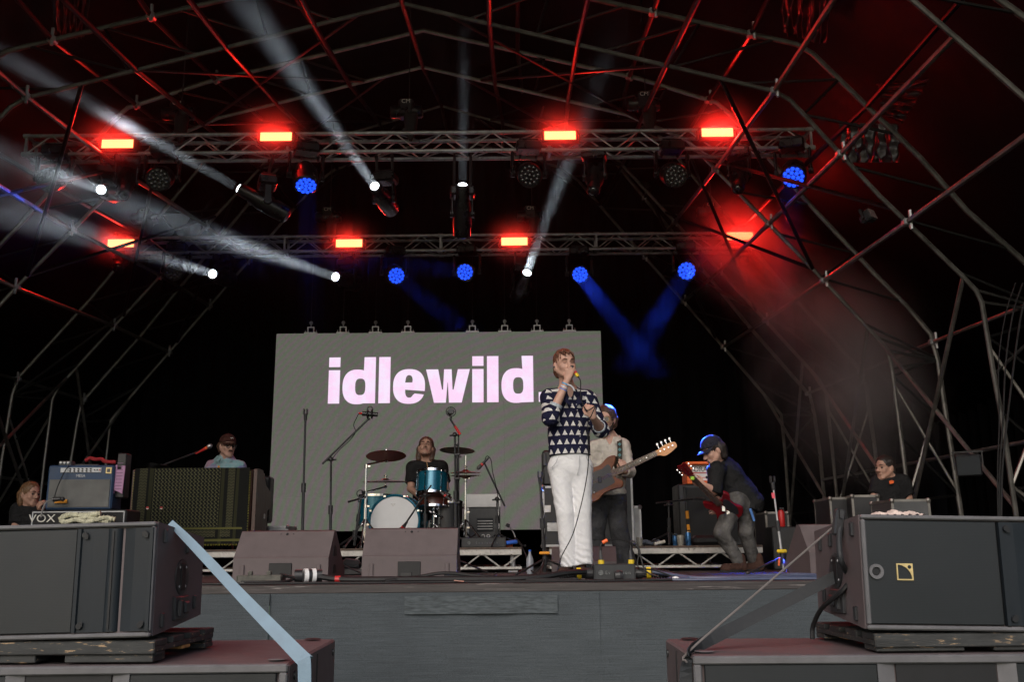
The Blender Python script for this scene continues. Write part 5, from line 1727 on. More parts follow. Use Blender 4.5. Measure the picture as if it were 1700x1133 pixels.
def legs_trousers(s, P, r=(.098, .078, .072, .074), k=.03, seat=.120, flat=True):
    """P: hipL knL anL hipR knR anR"""
    hl, kl, al, hr, kr, ar = [nv(x) for x in P]
    s.cone(hl, hr, seat, seat, .03)
    for h, kn, an in ((hl, kl, al), (hr, kr, ar)):
        s.cone(h, kn, r[0], r[1], .012)
        s.cone(kn, an, r[2], r[3], .008, flat=flat)

def shoe(root, heel, toe, mt, w=.045, h=.085, name='shoe', sole=None):
    heel, toe = nv(heel), nv(toe)
    d = toe - heel; L_ = np.linalg.norm(d); d /= L_
    s = Sdf()
    s.cone(heel + V(0, 0, .045) + d * .03, heel + V(0, 0, h + .02) + d * .035, w * .9, w * .8, .02)
    s.cone(heel + V(0, 0, .038) + d * .03, toe + V(0, 0, .030) - d * .05, w * .88, w * .92, .03)
    s.ell(toe + V(0, 0, .030) - d * .055, V(w, .06, .034), np.array(rot_to(Vector(d))), .02)
    s.cut(V(*(heel + V(0, 0, .006))), V(0, 0, -1))
    o, vs, F = sdf_obj(name, s, .008, mt, root)
    b = MB()
    sd = np.array((d[1], -d[0], 0)); pts = []
    for a in range(0, 360, 20):
        c_, s_ = math.cos(R(a)), math.sin(R(a))
        q = (heel + toe) / 2 + d * c_ * (L_ / 2 + .012) + sd * s_ * (w * (1.12 + .1 * c_))
        pts.append((q[0], q[1]))
    n = len(pts); z0 = heel[2] + .001
    vs = [(x, y, z0) for x, y in pts] + [(x, y, z0 + .02) for x, y in pts]
    b.add(vs, [tuple(range(n))[::-1], tuple(range(n, 2 * n))] + [(i, (i + 1) % n, n + (i + 1) % n, n + i) for i in range(n)])
    b.build('shoe_sole', sole or M['matt_black'], root, world=True)
# ================================================================== PEOPLE
# ---- materials of the clothes
m, nt, p, tc = new_mat('triangle_shirt')
uvn = nt.nodes.new('ShaderNodeUVMap'); uvn.uv_map = 'cloth'
nd = noise(nt, tc.outputs['Object'], 40, 2)
sx = nt.nodes.new('ShaderNodeSeparateXYZ'); nt.links.new(uvn.outputs[0], sx.inputs[0])
wob = (S(nd.outputs[0]) - .5) * .012
u = (S(sx.outputs[0]) + wob) / .075; v = (S(sx.outputs[1]) + wob) / .073
row = v.fl()
fu = (u + (row * .5).fr() * .55).fr(); fv = v.fr()
hgt = (fv - .18) / .57
tri = ((fu - .5).ab().lt((1 - hgt) * .35 + .02)) * hgt.gt(0) * hgt.lt(1)
nw = noise(nt, tc.outputs['Object'], 60, 3)
c = mix(nt, tri, (.010, .011, .034), mix(nt, remap(nt, nw.outputs[0], .35, .65), (.55, .53, .52), (.70, .69, .68)))
nt.links.new(c, p.inputs['Base Color']); p.inputs['Roughness'].default_value = .85; p.inputs['Specular IOR Level'].default_value = .2
w2 = noise(nt, tc.outputs['Object'], 15, 3, .5, 1.2); add_bump(nt, p, w2.outputs[0], .55, .03)
M['triangle_shirt'] = m
def cloth_mat(name, c1, c2, sc=12, bump=.55, rough=.85, det=4):
    m, nt, p, tc = new_mat(name)
    n = noise(nt, tc.outputs['Object'], sc, det, .6)
    nt.links.new(mix(nt, remap(nt, n.outputs[0], .35, .65), c1, c2), p.inputs['Base Color'])
    p.inputs['Roughness'].default_value = rough; p.inputs['Specular IOR Level'].default_value = .2
    w_ = noise(nt, tc.outputs['Object'], 260, 2); w2 = noise(nt, tc.outputs['Object'], 16, 3, .5, 1.2)
    add_bump(nt, p, S(w2.outputs[0]) + S(w_.outputs[0]) * .05, bump, .03)
    M[name] = m
cloth_mat('white_denim', (.68, .68, .70), (.76, .76, .77), bump=.25)
cloth_mat('cream_shirt', (.56, .52, .46), (.64, .59, .53))
cloth_mat('grey_trousers', (.035, .035, .038), (.055, .055, .058))
cloth_mat('black_shirt', (.011, .011, .012), (.020, .020, .021))
cloth_mat('grey_jeans', (.045, .043, .042), (.13, .125, .12), 9)
cloth_mat('brown_suede', (.040, .020, .015), (.07, .036, .028), 20)
cloth_mat('cap_brown', (.055, .020, .016), (.07, .028, .022))
cloth_mat('cap_black', (.02, .02, .03), (.03, .03, .045))
cloth_mat('dark_jeans', (.014, .017, .03), (.024, .028, .045))
m, nt, p, tc = new_mat('pastel_shirt')
vo = nt.nodes.new('ShaderNodeTexVoronoi'); vo.inputs['Scale'].default_value = 9
nd = noise(nt, tc.outputs['Object'], 7, 3); mx_ = nt.nodes.new('ShaderNodeMix'); mx_.data_type = 'VECTOR'; mx_.inputs[0].default_value = .12
nt.links.new(tc.outputs['Object'], mx_.inputs[4]); nt.links.new(nd.outputs[1], mx_.inputs[5]); nt.links.new(mx_.outputs[1], vo.inputs['Vector'])
cr_ = nt.nodes.new('ShaderNodeValToRGB'); nt.links.new(vo.outputs['Color'], cr_.inputs[0]); cr_.color_ramp.interpolation = 'CONSTANT'
cs = [(.22, .42, .46), (.20, .22, .42), (.46, .26, .36), (.28, .46, .48), (.42, .38, .46), (.30, .28, .46)]
el_ = cr_.color_ramp.elements
while len(el_) < 6: el_.new(.5)
for i, c_ in enumerate(cs): el_[i].position = .12 + .13 * i; el_[i].color = (*c_, 1)
n2 = noise(nt, tc.outputs['Object'], 30, 3)
nt.links.new(mix(nt, remap(nt, n2.outputs[0], .4, .65, 0, .45), cr_.outputs[0], (.42, .44, .50)), p.inputs['Base Color']); p.inputs['Roughness'].default_value = .85
w2 = noise(nt, tc.outputs['Object'], 15, 3, .5, 1.2); add_bump(nt, p, w2.outputs[0], .55, .03)
M['pastel_shirt'] = m
M['beard'] = mat('beard', (.028, .016, .013), .7, var=.5, vs=120, bump=.9, bs=250, bd=.004)
M['wood_guitar'] = mat('wood_guitar', (.17, .050, .016), .35, spec=.3, var=.35, vs=4, stretch=(1, 1, 8))
M['maple'] = mat('maple', (.62, .24, .045), .3, var=.15, vs=8)
M['rosewood'] = mat('rosewood', (.10, .055, .035), .4, var=.3, vs=12)
M['cherry'] = mat('cherry', (.16, .008, .012), .2, var=.25, vs=6)

def hair_cap(root, c, Rm, k, mt, lock=1.0, length=0, seed=1, h=.006, thick=1.0, fringe=None):
    """hair shell over the skull, open at the face"""
    c_ = nv(c); w = lambda x, y, z: c_ + Rm @ (V(x, y, z) * k)
    s = Sdf()
    s.ell(w(0, .018, .045), V(.084, .103, .092) * k * thick, Rm, .01)
    s.ell(w(0, .060, -.03), V(.070, .062, .075) * k, Rm, .03)
    if length:
        for x in (-1, 1):
            s.cone(w(x * .072, .045, .0), w(x * .076, .040, -length), .024 * k * lock, .018 * k * lock, .03)
            s.cone(w(x * .05, .07, .0), w(x * .05, .06, -length * 1.05), .045 * k, .03 * k, .03)
    # keep the face clear
    s.sub(w(0, -.120, -.030), V(.084, .112, .112) * k, Rm, .010)
    if not length:
        for x in (-1, 1): s.sub(w(x * .090, .0, -.050), V(.05, .068, .066) * k, Rm, .010)
    s.sub(w(0, 0, -.175 - length), V(.2, .2, .10) * k, Rm, .01)
    if fringe:
        for (a, b, r0) in fringe: s.cone(w(*a), w(*b), r0 * k, r0 * .55 * k, .012)
    rs = np.random.RandomState(seed); ph = rs.uniform(0, 6, 4)
    Ri = Rm.T
    def disp(P):
        q = (P - c_) @ Rm
        a = np.arctan2(q[..., 0], q[..., 1] * .8)
        return .0032 * (np.sin(a * 23 + q[..., 2] * 30 + ph[0]) + .7 * np.sin(a * 41 - q[..., 2] * 60 + ph[1]) + .5 * np.sin(q[..., 0] * 160 + q[..., 2] * 50 + ph[2]))
    return sdf_obj('hair', s, h, mt, root, disp)[0]

def collar(root, neck, r, mt, fwd, open_=.05, drop=.09):
    """two folded collar leaves round the neck"""
    n = Vector(neck); f = Vector(fwd).normalized(); sd = f.cross(Vector((0, 0, 1)))
    for s_ in (-1, 1):
        b = MB(); vs = []
        N = 10
        for i in range(N + 1):
            a = math.pi * (1 - i / N * .86)
            dd = f * math.cos(a) + sd * (s_ * math.sin(a))
            tip = i / N
            top = n + dd * (r + .004) + Vector((0, 0, .030 - .055 * tip ** 2))
            bot = n + dd * (r + .026 + .012 * tip) + Vector((0, 0, -.022 - drop * tip ** 3)) + sd * (s_ * .012 * tip)
            vs += [top, bot, top + dd * .006, bot + dd * .006]
        fs = []
        for i in range(N):
            a, c = i * 4, i * 4 + 4
            fs += [(a, c, c + 1, a + 1), (a + 2, a + 3, c + 3, c + 2), (a, a + 2, c + 2, c), (a + 1, c + 1, c + 3, a + 3)]
        fs += [(0, 1, 3, 2), (N * 4, N * 4 + 2, N * 4 + 3, N * 4 + 1)]
        b.add(vs, fs); b.build('collar', mt, root, smooth=True, world=True)

def a3(p): return nv(p)

# ------------------------------------------------------------------ the singer
YS_ = 7.7
foot = floor_at(951, YS_)
singer = thing('person', 'singer in a navy shirt with white triangles and white jeans, microphone at his mouth', 'person', foot)
J = lambda x, y, dy=0: a3(at(x, y, YS_ + dy))
hc = J(938, 607, -.02); HR = head_rot(16, 2, -3)
neck = J(943, 648, .03)
shl, shr = J(911, 661, .02), J(976, 664, .02)
ell, wrl = J(914, 694, -.17), J(942, 631, -.185)
elr, wrr = J(998, 714, -.03), J(984.5, 693, -.27)
pel, chest = J(946, 752, .0), J(944, 690, .02)
ihl = hc + HR @ V(.005, -.155, -.062)      # microphone head, before the mouth
body = Sdf()
head_prims(body, hc, HR, 1.08, neck - V(0, 0, .03), .054)
trunk(body, pel, chest, shl, shr, .125, .135, .66, .045, .05, neck)
for a, e, w_ in ((shl, ell, wrl), (shr, elr, wrr)):
    body.cone(a, e, .046, .040, .02); body.cone(e, w_, .043, .026, .015)
hand_prims(body, wrl, J(949, 606, -.21) - wrl, V(.50, .85, .0), V(.5, .3, .9), .98, (48, 70, 45))
hand_prims(body, wrr, J(980, 676, -.30) - wrr, V(-.35, .75, .25), V(-.85, -.3, .1), 1.0, (70, 85, 55), tcurl=55)
sdf_obj('body', body, .0048, M['skin'], singer)
face_bits(singer, hc, HR, 1.08, M['hair_ginger'], closed=True)
hair_cap(singer, hc, HR, 1.08, M['hair_ginger'], seed=4, h=.005, thick=.955, fringe=[((-.05, -.072, .088), (-.026, -.093, .062), .011), ((-.02, -.078, .095), (.006, -.095, .068), .011), ((.02, -.073, .093), (.042, -.083, .066), .010)])
st = Sdf(); s0 = Sdf(); s1 = Sdf(); s2 = Sdf()
hem = J(946, 757, 0)
low = J(947, 790, 0)
fold_el = nv(ell) + (nv(wrl) - nv(ell)) * .30
for s_ in (st, s0):
    s_.cone(low, chest, .166, .166, .05, sq=.70); s_.cone(shl, shr, .056, .056, .07)
    for q in (shl, shr): s_.cone(neck - V(0, 0, .012), q * .75 + neck * .25, .050, .054, .04)
for s_ in (st, s1):
    s_.cone(shl, ell, .070, .064, .04); s_.cone(ell, fold_el, .062, .050, .03, flat=True)
fold_er = nv(elr) + (nv(wrr) - nv(elr)) * .20
for s_ in (st, s2):
    s_.cone(shr, elr, .068, .062, .04); s_.cone(elr, fold_er, .060, .052, .03, flat=True)
st.cone(neck - V(0, 0, .045), neck + V(0, 0, .012), .078, .063, .03); st.cut(hem, V(.02, -.05, -1)); st.sub(neck + V(.0, .0, .05), V(.056, .056, .045), None, .004); st.sub(neck + V(.014, -.085, -.005), V(.026, .06, .07), None, .006)
o, vs, F = sdf_obj('shirt', st, .0075, M['triangle_shirt'], singer, folds(3, .0042))
uv_by_bone(o, vs, F, [(pel - V(0, 0, .25), chest + V(0, 0, .3), V(0, -1, 0), .165), (shl, ell, V(0, -1, .2), 0), (shr, elr, V(0, -1, .2), 0)], [s0, s1, s2])
# rolled cuffs
M['cuff_lining'] = mat('cuff_lining', (.42, .47, .52), .85, var=.4, vs=60)
for e_, w_, t0, t1, r_ in ((ell, wrl, .22, .36, .052), (elr, wrr, .10, .28, .053)):
    b = MB(); e_, w_ = Vector(e_), Vector(w_); d_ = w_ - e_
    b.lathe([(r_ * .9, 0), (r_, .004), (r_ * 1.0, d_.length * (t1 - t0)), (r_ * .86, d_.length * (t1 - t0) + .002), (r_ * .8, .01)], e_ + d_ * t0, d_, 18)
    b.build('rolled_cuff', M['cuff_lining'], singer, smooth=True, world=True)
for leaf in ([(929, 650, -.075), (940, 655, -.135), (949, 676, -.165), (938, 668, -.155)], [(968, 652, -.07), (958, 656, -.13), (954, 678, -.165), (966, 669, -.15)]):
    b = MB(); q_ = [Vector(J(*c_)) for c_ in leaf]
    vs = q_ + [v_ + Vector((0, -.006, .002)) for v_ in q_]
    b.add(vs, [(3, 2, 1, 0), (4, 5, 6, 7)] + [(i, (i + 1) % 4, 4 + (i + 1) % 4, 4 + i) for i in range(4)]); b.build('collar_leaf', M['triangle_shirt'], singer, world=True)
# button band
b = MB()
bp = [J(957, 672, -.155), J(961, 700, -.160), J(963, 725, -.157), J(963, 752, -.150)]
for q in smooth_path(bp, 3)[::1]:
    b.sphere(Vector(q) + Vector((0, -.004, 0)), .0045, 8)
o = b.build('buttons', M['panel_light'], singer, smooth=True, world=True); o['kind'] = 'stuff'
tr = Sdf()
hl, hr = J(929, 778, .02), J(965, 778, .02)
legs_trousers(tr, [hl, J(938, 852, -.03), J(947, 940, .02), hr, J(967, 852, -.02), J(969, 938, .0)], (.092, .072, .070, .074), seat=.096)
tr.cone(J(946, 748, .01), J(947, 775, .02), .150, .150, .04, sq=.70)
fz = folds(9, .0020, .8)
kz = nv(J(946, 930)) [2]
def tdisp(P):
    g_ = np.clip(1 - (P[..., 2] - kz + .02) / .35, 0, 1)          # fabric bunches at the hems
    kn = np.exp(-((P[..., 2] - (kz + .47)) / .12) ** 2)
    return fz(P) * (.6 + kn) + .0042 * g_ ** 2 * np.sin(P[..., 2] * 120 + P[..., 0] * 90 + 3 * np.sin(P[..., 0] * 25 + P[..., 1] * 20)) + .0022 * kn * np.sin(P[..., 2] * 90 + P[..., 0] * 120)
sdf_obj('trousers', tr, .0075, M['white_denim'], singer, tdisp)
b = MB(); b.path(smooth_path([J(962, 757, -.125), J(962, 775, -.128), J(958, 790, -.10)], 4), .004, 5); b.build('fly_seam', mat('seam', (.5, .5, .52), .8), singer, world=True)
for k_, (x_, dx_) in enumerate(((918, 10), (981, -8))):
    b = MB(); b.path(smooth_path([J(x_ + dx_, 758, -.12), J(x_ + dx_ * .4, 770, -.11), J(x_ - dx_ * .35, 778, -.07)], 4), .003, 5); b.build('pocket_seam', bpy.data.materials['seam'], singer, world=True)
shoe(singer, a3(floor_at(944, YS_ + .06)), a3(floor_at(934, YS_ - .20)), M['brown_suede'])
shoe(singer, a3(floor_at(965, YS_ + .04)), a3(floor_at(967, YS_ - .22)), M['brown_suede'])
# wristbands and ear piece
for dt, cc in ((.80, (.10, .35, .62)), (.72, (.55, .58, .66)), (.66, (.12, .22, .55))):
    q = nv(ell) + (nv(wrl) - nv(ell)) * (dt + .08)
    b = MB(); dd = Vector(nv(wrl) - nv(ell)).normalized(); b.lathe([(.029, -.006), (.0315, -.005), (.0315, .005), (.029, .006)], q, dd + Vector((.1 * dt, 0, .1)), 18)
    b.build('wristband', mat('band', cc, .5), singer, smooth=True, world=True)
b = MB(); q = nv(wrl) * .86 + nv(ell) * .14
b.path(smooth_path([q + V(.02, -.02, 0), q + V(.045, -.03, -.012), q + V(.062, -.03, -.03), q + V(.070, -.03, -.05)], 4), .007, 5); b.build('wristband_tail', mat('band_white', (.6, .62, .68), .5), singer, world=True)
b = MB(); b.sphere(hc + HR @ (V(-.084, .004, -.012) * 1.08), .011, 8); b.build('earpiece', M['cable_grey'], singer, world=True)
# belt pack behind the hip with its lead
b = MB(); q = J(904, 764, .10); b.box(Vector(q), (.03, .06, .11), bev=.006); b.path(smooth_path([q + V(0, 0, -.05), J(902, 790, .1), J(898, 806, .1), J(901, 816, .1), J(908, 820, .08)], 5), .003, 5)
b.build('belt_pack', M['black_plastic'], singer, world=True)
# microphone with red and yellow bands, lead falling to the floor
mt_ = thing('hand_microphone', 'black microphone with red and yellow bands held to the mouth of the singer', 'microphone', Vector(J(955, 616, -.2)))
mdir = Vector(J(963, 632, -.235) - J(944, 604, -.165)).normalized(); mp_ = Vector(J(954, 617.5, -.188))
b = MB(); b.lathe([(.008, -.060), (.019, -.055), (.021, -.045), (.017, -.034), (.0150, -.03), (.013, .03)], mp_, mdir, 18); b.build('handle', M['black_plastic'], mt_, smooth=True, world=True)
b = MB(); b.lathe([(.0142, .004), (.0142, .022)], mp_, mdir, 14); b.build('red_band', M['red'], mt_, world=True)
b = MB(); b.lathe([(.0138, .024), (.0138, .044), (.011, .056)], mp_, mdir, 14); b.build('yellow_band', M['yellow'], mt_, world=True)
me_ = mp_ + mdir * .055
b = MB(); b.path(smooth_path([me_, me_ + mdir * .04 + Vector((0, 0, -.01)), Vector(J(964, 655, -.30)), Vector(J(968, 672, -.30)), Vector(J(974, 682, -.33)), Vector(J(982, 679, -.36)), Vector(J(988, 675, -.35)), Vector(J(982, 690, -.36)), Vector(J(976, 705, -.28)), Vector(J(977, 760, -.22)), Vector(J(973, 800, -.2)), Vector(J(962, 850, -.2)), Vector(J(950, 890, -.25)), Vector(J(932, 925, -.35)), Vector(floor_at(920, YS_ - .5)) + Vector((0, 0, .01)), Vector(floor_at(880, YS_ - .8)) + Vector((0, 0, .01))], 6), .0042, 6)
b.build('lead', M['cable'], mt_, smooth=True, world=True)

# ------------------------------------------------------------------ the bass player
YB = 9.4
bass = thing('person', 'bearded bass player in a cream shirt with tinted glasses, half hidden by the singer', 'person', floor_at(1016, YB))
J = lambda x, y, dy=0: a3(at(x, y, YB + dy))
hc = J(1006, 697, -.02); HR = head_rot(-20, -8, 4); neck = J(1014, 727, .05)
shl, shr = J(986, 745, .0), J(1034, 741, .05)
ell, wrl = J(978, 790, .05), J(990, 812, -.18)
elr, wrr = J(1044, 783, -.05), J(1037, 783, -.24)
pel, chest = J(1011, 812, .06), J(1011, 765, .06)
body = Sdf()
head_prims(body, hc, HR, 1.05, neck - V(0, 0, .03), .054)
trunk(body, pel, chest, shl, shr, .125, .13, .66, .045, .05, neck)
for a, e, w_ in ((shl, ell, wrl), (shr, elr, wrr)):
    body.cone(a, e, .046, .040, .02); body.cone(e, w_, .042, .026, .015)
hand_prims(body, wrr, J(1035, 772, -.30) - wrr, V(-.2, .9, .2), V(-.5, -.2, .8), 1.0, (50, 60, 40))
hand_prims(body, wrl, J(1000, 800, -.26) - wrl, V(.3, .9, -.2), V(.2, -.3, .8), 1.0, (40, 45, 30))
sdf_obj('body', body, .0065, M['skin'], bass)
face_bits(bass, hc, HR, 1.05, M['hair_dark'])
hair_cap(bass, hc, HR, 1.06, M['hair_brown'], length=.055, seed=8, h=.007, thick=1.06)
bd = Sdf(); w = lambda x, y, z: hc + HR @ (V(x, y, z) * 1.05)
for x in (-1, 1):
    bd.cone(w(x * .066, -.005, -.030), w(x * .050, -.035, -.085), .014, .022, .02); bd.cone(w(x * .050, -.035, -.085), w(x * .01, -.075, -.112), .024, .028, .02)
    bd.cone(w(x * .004, -.100, -.051), w(x * .030, -.082, -.066), .008, .008, .01)
bd.cone(w(0, -.07, -.105), w(0, -.068, -.130), .030, .024, .02)
rsb = np.random.RandomState(2)
sdf_obj('beard', bd, .006, M['beard'], bass, lambda P: .003 * np.sin(P[..., 0] * 230) * np.sin(P[..., 2] * 140))
gl = MB()
for x in (-1, 1):
    gl.torus(w(x * .033, -.103, .004), HR @ V(0, -1, 0), .024, .0028, 16, 5)
    gl.tube(w(x * .056, -.10, .008), w(x * .080, .0, .008), .0022, n=5)
gl.tube(w(-.010, -.106, .006), w(.010, -.106, .006), .0022, n=5); gl.build('glasses', M['gold'], bass, smooth=True, world=True)
b = MB()
for x in (-1, 1): b.lathe([(.0225, 0), (.0225, .002)], w(x * .033, -.103, .004), HR @ V(0, -1, 0), 16)
o = b.build('glasses_lenses', mat('tinted', (.22, .20, .19), .08, spec=1.0), bass, world=True)
st = Sdf()
st.cone(J(1011, 835, .06), chest, .158, .165, .05, sq=.72); st.cone(shl, shr, .060, .060, .07)
for q in (shl, shr): st.cone(neck - V(0, 0, .015), q * .75 + neck * .25, .05, .053, .04)
for a, e, w_ in ((shl, ell, wrl), (shr, elr, wrr)):
    st.cone(a, e, .068, .060, .04); st.cone(e, nv(e) + (nv(w_) - nv(e)) * .8, .058, .042, .03, flat=True)
st.cut(J(1011, 822, 0), V(0, 0, -1)); st.cone(neck - V(0, 0, .045), neck + V(0, 0, .012), .080, .064, .03); st.sub(neck + V(.0, .0, .05), V(.056, .056, .045), None, .004); st.sub(neck + V(-.02, -.085, -.005), V(.030, .06, .075), None, .006)
sdf_obj('shirt', st, .0085, M['cream_shirt'], bass, folds(21, .006))
collar(bass, Vector(neck) + Vector((0, -.004, .004)), .080, M['cream_shirt'], (-.25, -1, 0), drop=.06)
b = MB(); b.path([J(1001, 745, -.11), J(999, 775, -.13), J(999, 800, -.12)], .004, 5); b.build('shirt_placket', M['cream_shirt'], bass, world=True)
tr = Sdf()
legs_trousers(tr, [J(996, 825, .08), J(990, 880, .02), J(984, 938, .10), J(1022, 825, .08), J(1027, 878, .0), J(1040, 938, .05)], (.105, .085, .085, .098), seat=.100)
tr.cone(J(1010, 806, .07), J(1010, 826, .08), .140, .140, .04, sq=.72)
sdf_obj('trousers', tr, .009, M['grey_trousers'], bass, folds(5, .005, .8))
shoe(bass, a3(floor_at(985, YB + .15)), a3(floor_at(974, YB - .1)), M['brown_suede'])
shoe(bass, a3(floor_at(1041, YB + .10)), a3(floor_at(1046, YB - .16)), M['brown_suede'])

def plank_guitar(label, name, o, du, nrm, outline, th, mt, neck_len, neck_w, headf, hmt, nmt, guard=None, pegs=4, frets=12, bodyoff=0, inlay=True):
    """flat guitar; o = middle of the body front, du = direction of the neck, nrm = the way the front faces"""
    du, nrm = Vector(du).normalized(), Vector(nrm)
    nrm = (nrm - du * nrm.dot(du)).normalized(); dv = nrm.cross(du)
    o = Vector(o)
    t = thing(name, label, 'guitar', o)
    W = lambda u, v, w=0: o + du * u + dv * v + nrm * w
    pts = smooth_path([(x, y, 0) for x, y in outline] + [(outline[0][0], outline[0][1], 0)], 4)[:-1]
    b = MB()
    n = len(pts); cx = sum(p_.x for p_ in pts) / n; cy_ = sum(p_.y for p_ in pts) / n
    vs, fs = [], []
    for w_, k_ in ((-th, .95), (-th * .8, 1), (-th * .2, 1), (0, .965)):
        vs += [W(cx + (p_.x - cx) * k_, cy_ + (p_.y - cy_) * k_, w_) for p_ in pts]
    for j in range(3):
        for i in range(n): fs.append((j * n + i, j * n + (i + 1) % n, (j + 1) * n + (i + 1) % n, (j + 1) * n + i))
    fs += [tuple(range(n))[::-1], tuple(range(3 * n, 4 * n))]
    b.add(vs, fs); b.build('body', mt, t, smooth=True, world=True)
    ub = max(p_[0] for p_ in outline) - bodyoff
    b = MB()
    vs = [W(ub - .08, -neck_w * .6, .002), W(ub - .08, neck_w * .6, .002), W(ub - .08, neck_w * .4, -.02), W(ub - .08, -neck_w * .4, -.02),
          W(ub + neck_len, -neck_w * .48, .002), W(ub + neck_len, neck_w * .48, .002), W(ub + neck_len, neck_w * .3, -.016), W(ub + neck_len, -neck_w * .3, -.016)]
    b.add(vs, [(0, 1, 2, 3), (7, 6, 5, 4), (0, 4, 5, 1), (1, 5, 6, 2), (2, 6, 7, 3), (3, 7, 4, 0)]); b.build('neck', hmt, t, world=True)
    b = MB()
    vs = [W(ub - .10, -neck_w * .62, .0025), W(ub - .10, neck_w * .62, .0025), W(ub + neck_len, neck_w * .48, .0025), W(ub + neck_len, -neck_w * .48, .0025)]
    vs += [v_ + nrm * .006 for v_ in vs]
    b.add(vs, [(3, 2, 1, 0), (4, 5, 6, 7), (0, 1, 5, 4), (1, 2, 6, 5), (2, 3, 7, 6), (3, 0, 4, 7)]); b.build('fingerboard', nmt, t, world=True)
    b = MB(); L_ = (neck_len + .10)
    for k_ in range(1, frets + 1):
        u_ = ub + neck_len - L_ * (1 - 2 ** (-k_ / 12)) * 1.55
        if u_ < ub - .09: break
        b.tube(W(u_, -neck_w * .5, .0095), W(u_, neck_w * .5, .0095), .0016, n=5)
        if inlay and k_ in (3, 5, 7, 9, 12): b.lathe([(.005, 0), (.005, .001)], W(u_ + .012, 0, .0085), nrm, 8)
    o_ = b.build('frets', M['chrome'], t, world=True); o_['kind'] = 'stuff'
    hp = smooth_path([(ub + neck_len + x, y, 0) for x, y in headf] + [(ub + neck_len + headf[0][0], headf[0][1], 0)], 3)[:-1]
    b = MB(); b.prism([(p_.x, p_.y) for p_ in hp], W(0, 0, -.016), du, dv, .014 if nrm.dot(du.cross(dv)) > 0 else -.014); b.build('headstock', hmt, t, world=True)
    sc = 1 if nrm.dot(du.cross(dv)) > 0 else -1
    if guard:
        gp = smooth_path([(x, y, 0) for x, y in guard] + [(guard[0][0], guard[0][1], 0)], 3)[:-1]
        b = MB(); b.prism([(p_.x, p_.y) for p_ in gp], W(0, 0, .0005), du, dv, .003 * sc); b.build('pickguard', M['black_plastic'], t, world=True)
    return t, W, ub
# bass guitar
yo = YB - .33
o0 = at(996, 797, yo); o1 = at(1090, 753, yo - .12)
du = (o1 - o0)
pb_out = [(-.22, .02), (-.21, .10), (-.13, .165), (-.03, .14), (.06, .13), (.15, .165), (.225, .15), (.20, .095), (.15, .05), (.145, 0), (.15, -.05), (.19, -.10), (.16, -.15), (.08, -.135), (-.02, -.135), (-.12, -.17), (-.20, -.12)]
pb_out = [(x, y) for x, y in pb_out]
gt, W, ub = plank_guitar('brown electric bass with dark scratch plate and long fretted neck', 'bass_guitar', o0, du, Vector((-.12, -1, .12)), pb_out, .042, M['wood_guitar'], (du.length - .225), .052,
    [(-.01, -.022), (.02, -.03), (.06, -.055), (.12, -.05), (.17, -.035), (.20, -.02), (.20, .02), (.17, .035), (.10, .04), (.03, .026), (-.01, .022)], M['maple'], M['rosewood'],
    guard=[(-.13, .06), (-.05, .09), (.06, .085), (.13, .10), (.14, .04), (.12, -.03), (.12, -.08), (.05, -.09), (-.05, -.09), (-.12, -.09), (-.14, -.03)], frets=16)
L0 = ub + (du.length - .225)
b = MB()
for k_ in range(4):
    v_ = -.012 + .008 * k_
    b.tube(W(-.12, v_, .012), W(L0 + .02, v_ * .9, .011), .0013, n=4)
o = b.build('strings', M['chrome'], gt, world=True); o['kind'] = 'stuff'
sgn = 1 if (W(0, 1) - W(0, 0)).z > 0 else -1
for k_ in range(4):
    b = MB(); b.tube(W(L0 + .04 + .042 * k_, 0.0, .0), W(L0 + .04 + .042 * k_, 0, .016), .006, n=8)
    b.tube(W(L0 + .04 + .042 * k_, sgn * .02, -.008), W(L0 + .04 + .042 * k_, sgn * .06, -.008), .004, n=6)
    b.box(W(L0 + .04 + .042 * k_, sgn * .075, -.008), (.022, .008, .026), bev=.003); b.build('tuning_peg', M['chrome'], gt, world=True)
for u_ in (.0, -.12):
    b = MB(); b.box(W(u_, 0, .006), (.03, .05, .02) if False else (.035, .02, .06), bev=.004); b.build('pickup' if u_ == 0 else 'bridge', M['black_plastic'] if u_ == 0 else M['chrome'], gt, world=True)
for k_ in range(2):
    b = MB(); b.lathe([(.011, 0), (.009, .014)], W(-.10 - .04 * k_, -.09, .004), nrm_ if False else Vector((-.12, -1, .12)), 10); b.build('knob', M['chrome'], gt, world=True)
# strap over the shoulder
M['woven_strap'] = mat('woven_strap', (.045, .040, .028), .8, var=.3, vs=40)
so = strap('woven guitar strap with blue green diamonds over the cream shirt', [J(1000, 752, .16), J(1012, 734, .12), J(1026, 728, .02), J(1029, 742, -.125), J(1028.5, 765, -.155), J(1027, 790, -.17), W(.22, .14, -.02)], .050, M['woven_strap'], (1, 0, 0), 'guitar_strap')
so['category'] = 'strap'
b = MB()
for y_ in (738, 747, 756, 765, 774, 783): b.box(Vector(J(1028.7, y_, -.158 if y_ > 745 else -.138)), (.026, .004, .026), Matrix.Rotation(R(45), 3, 'Y'))
o = b.build('woven_diamonds', mat('teal', (.10, .24, .26), .8), None); o.parent = so; o['kind'] = 'stuff'

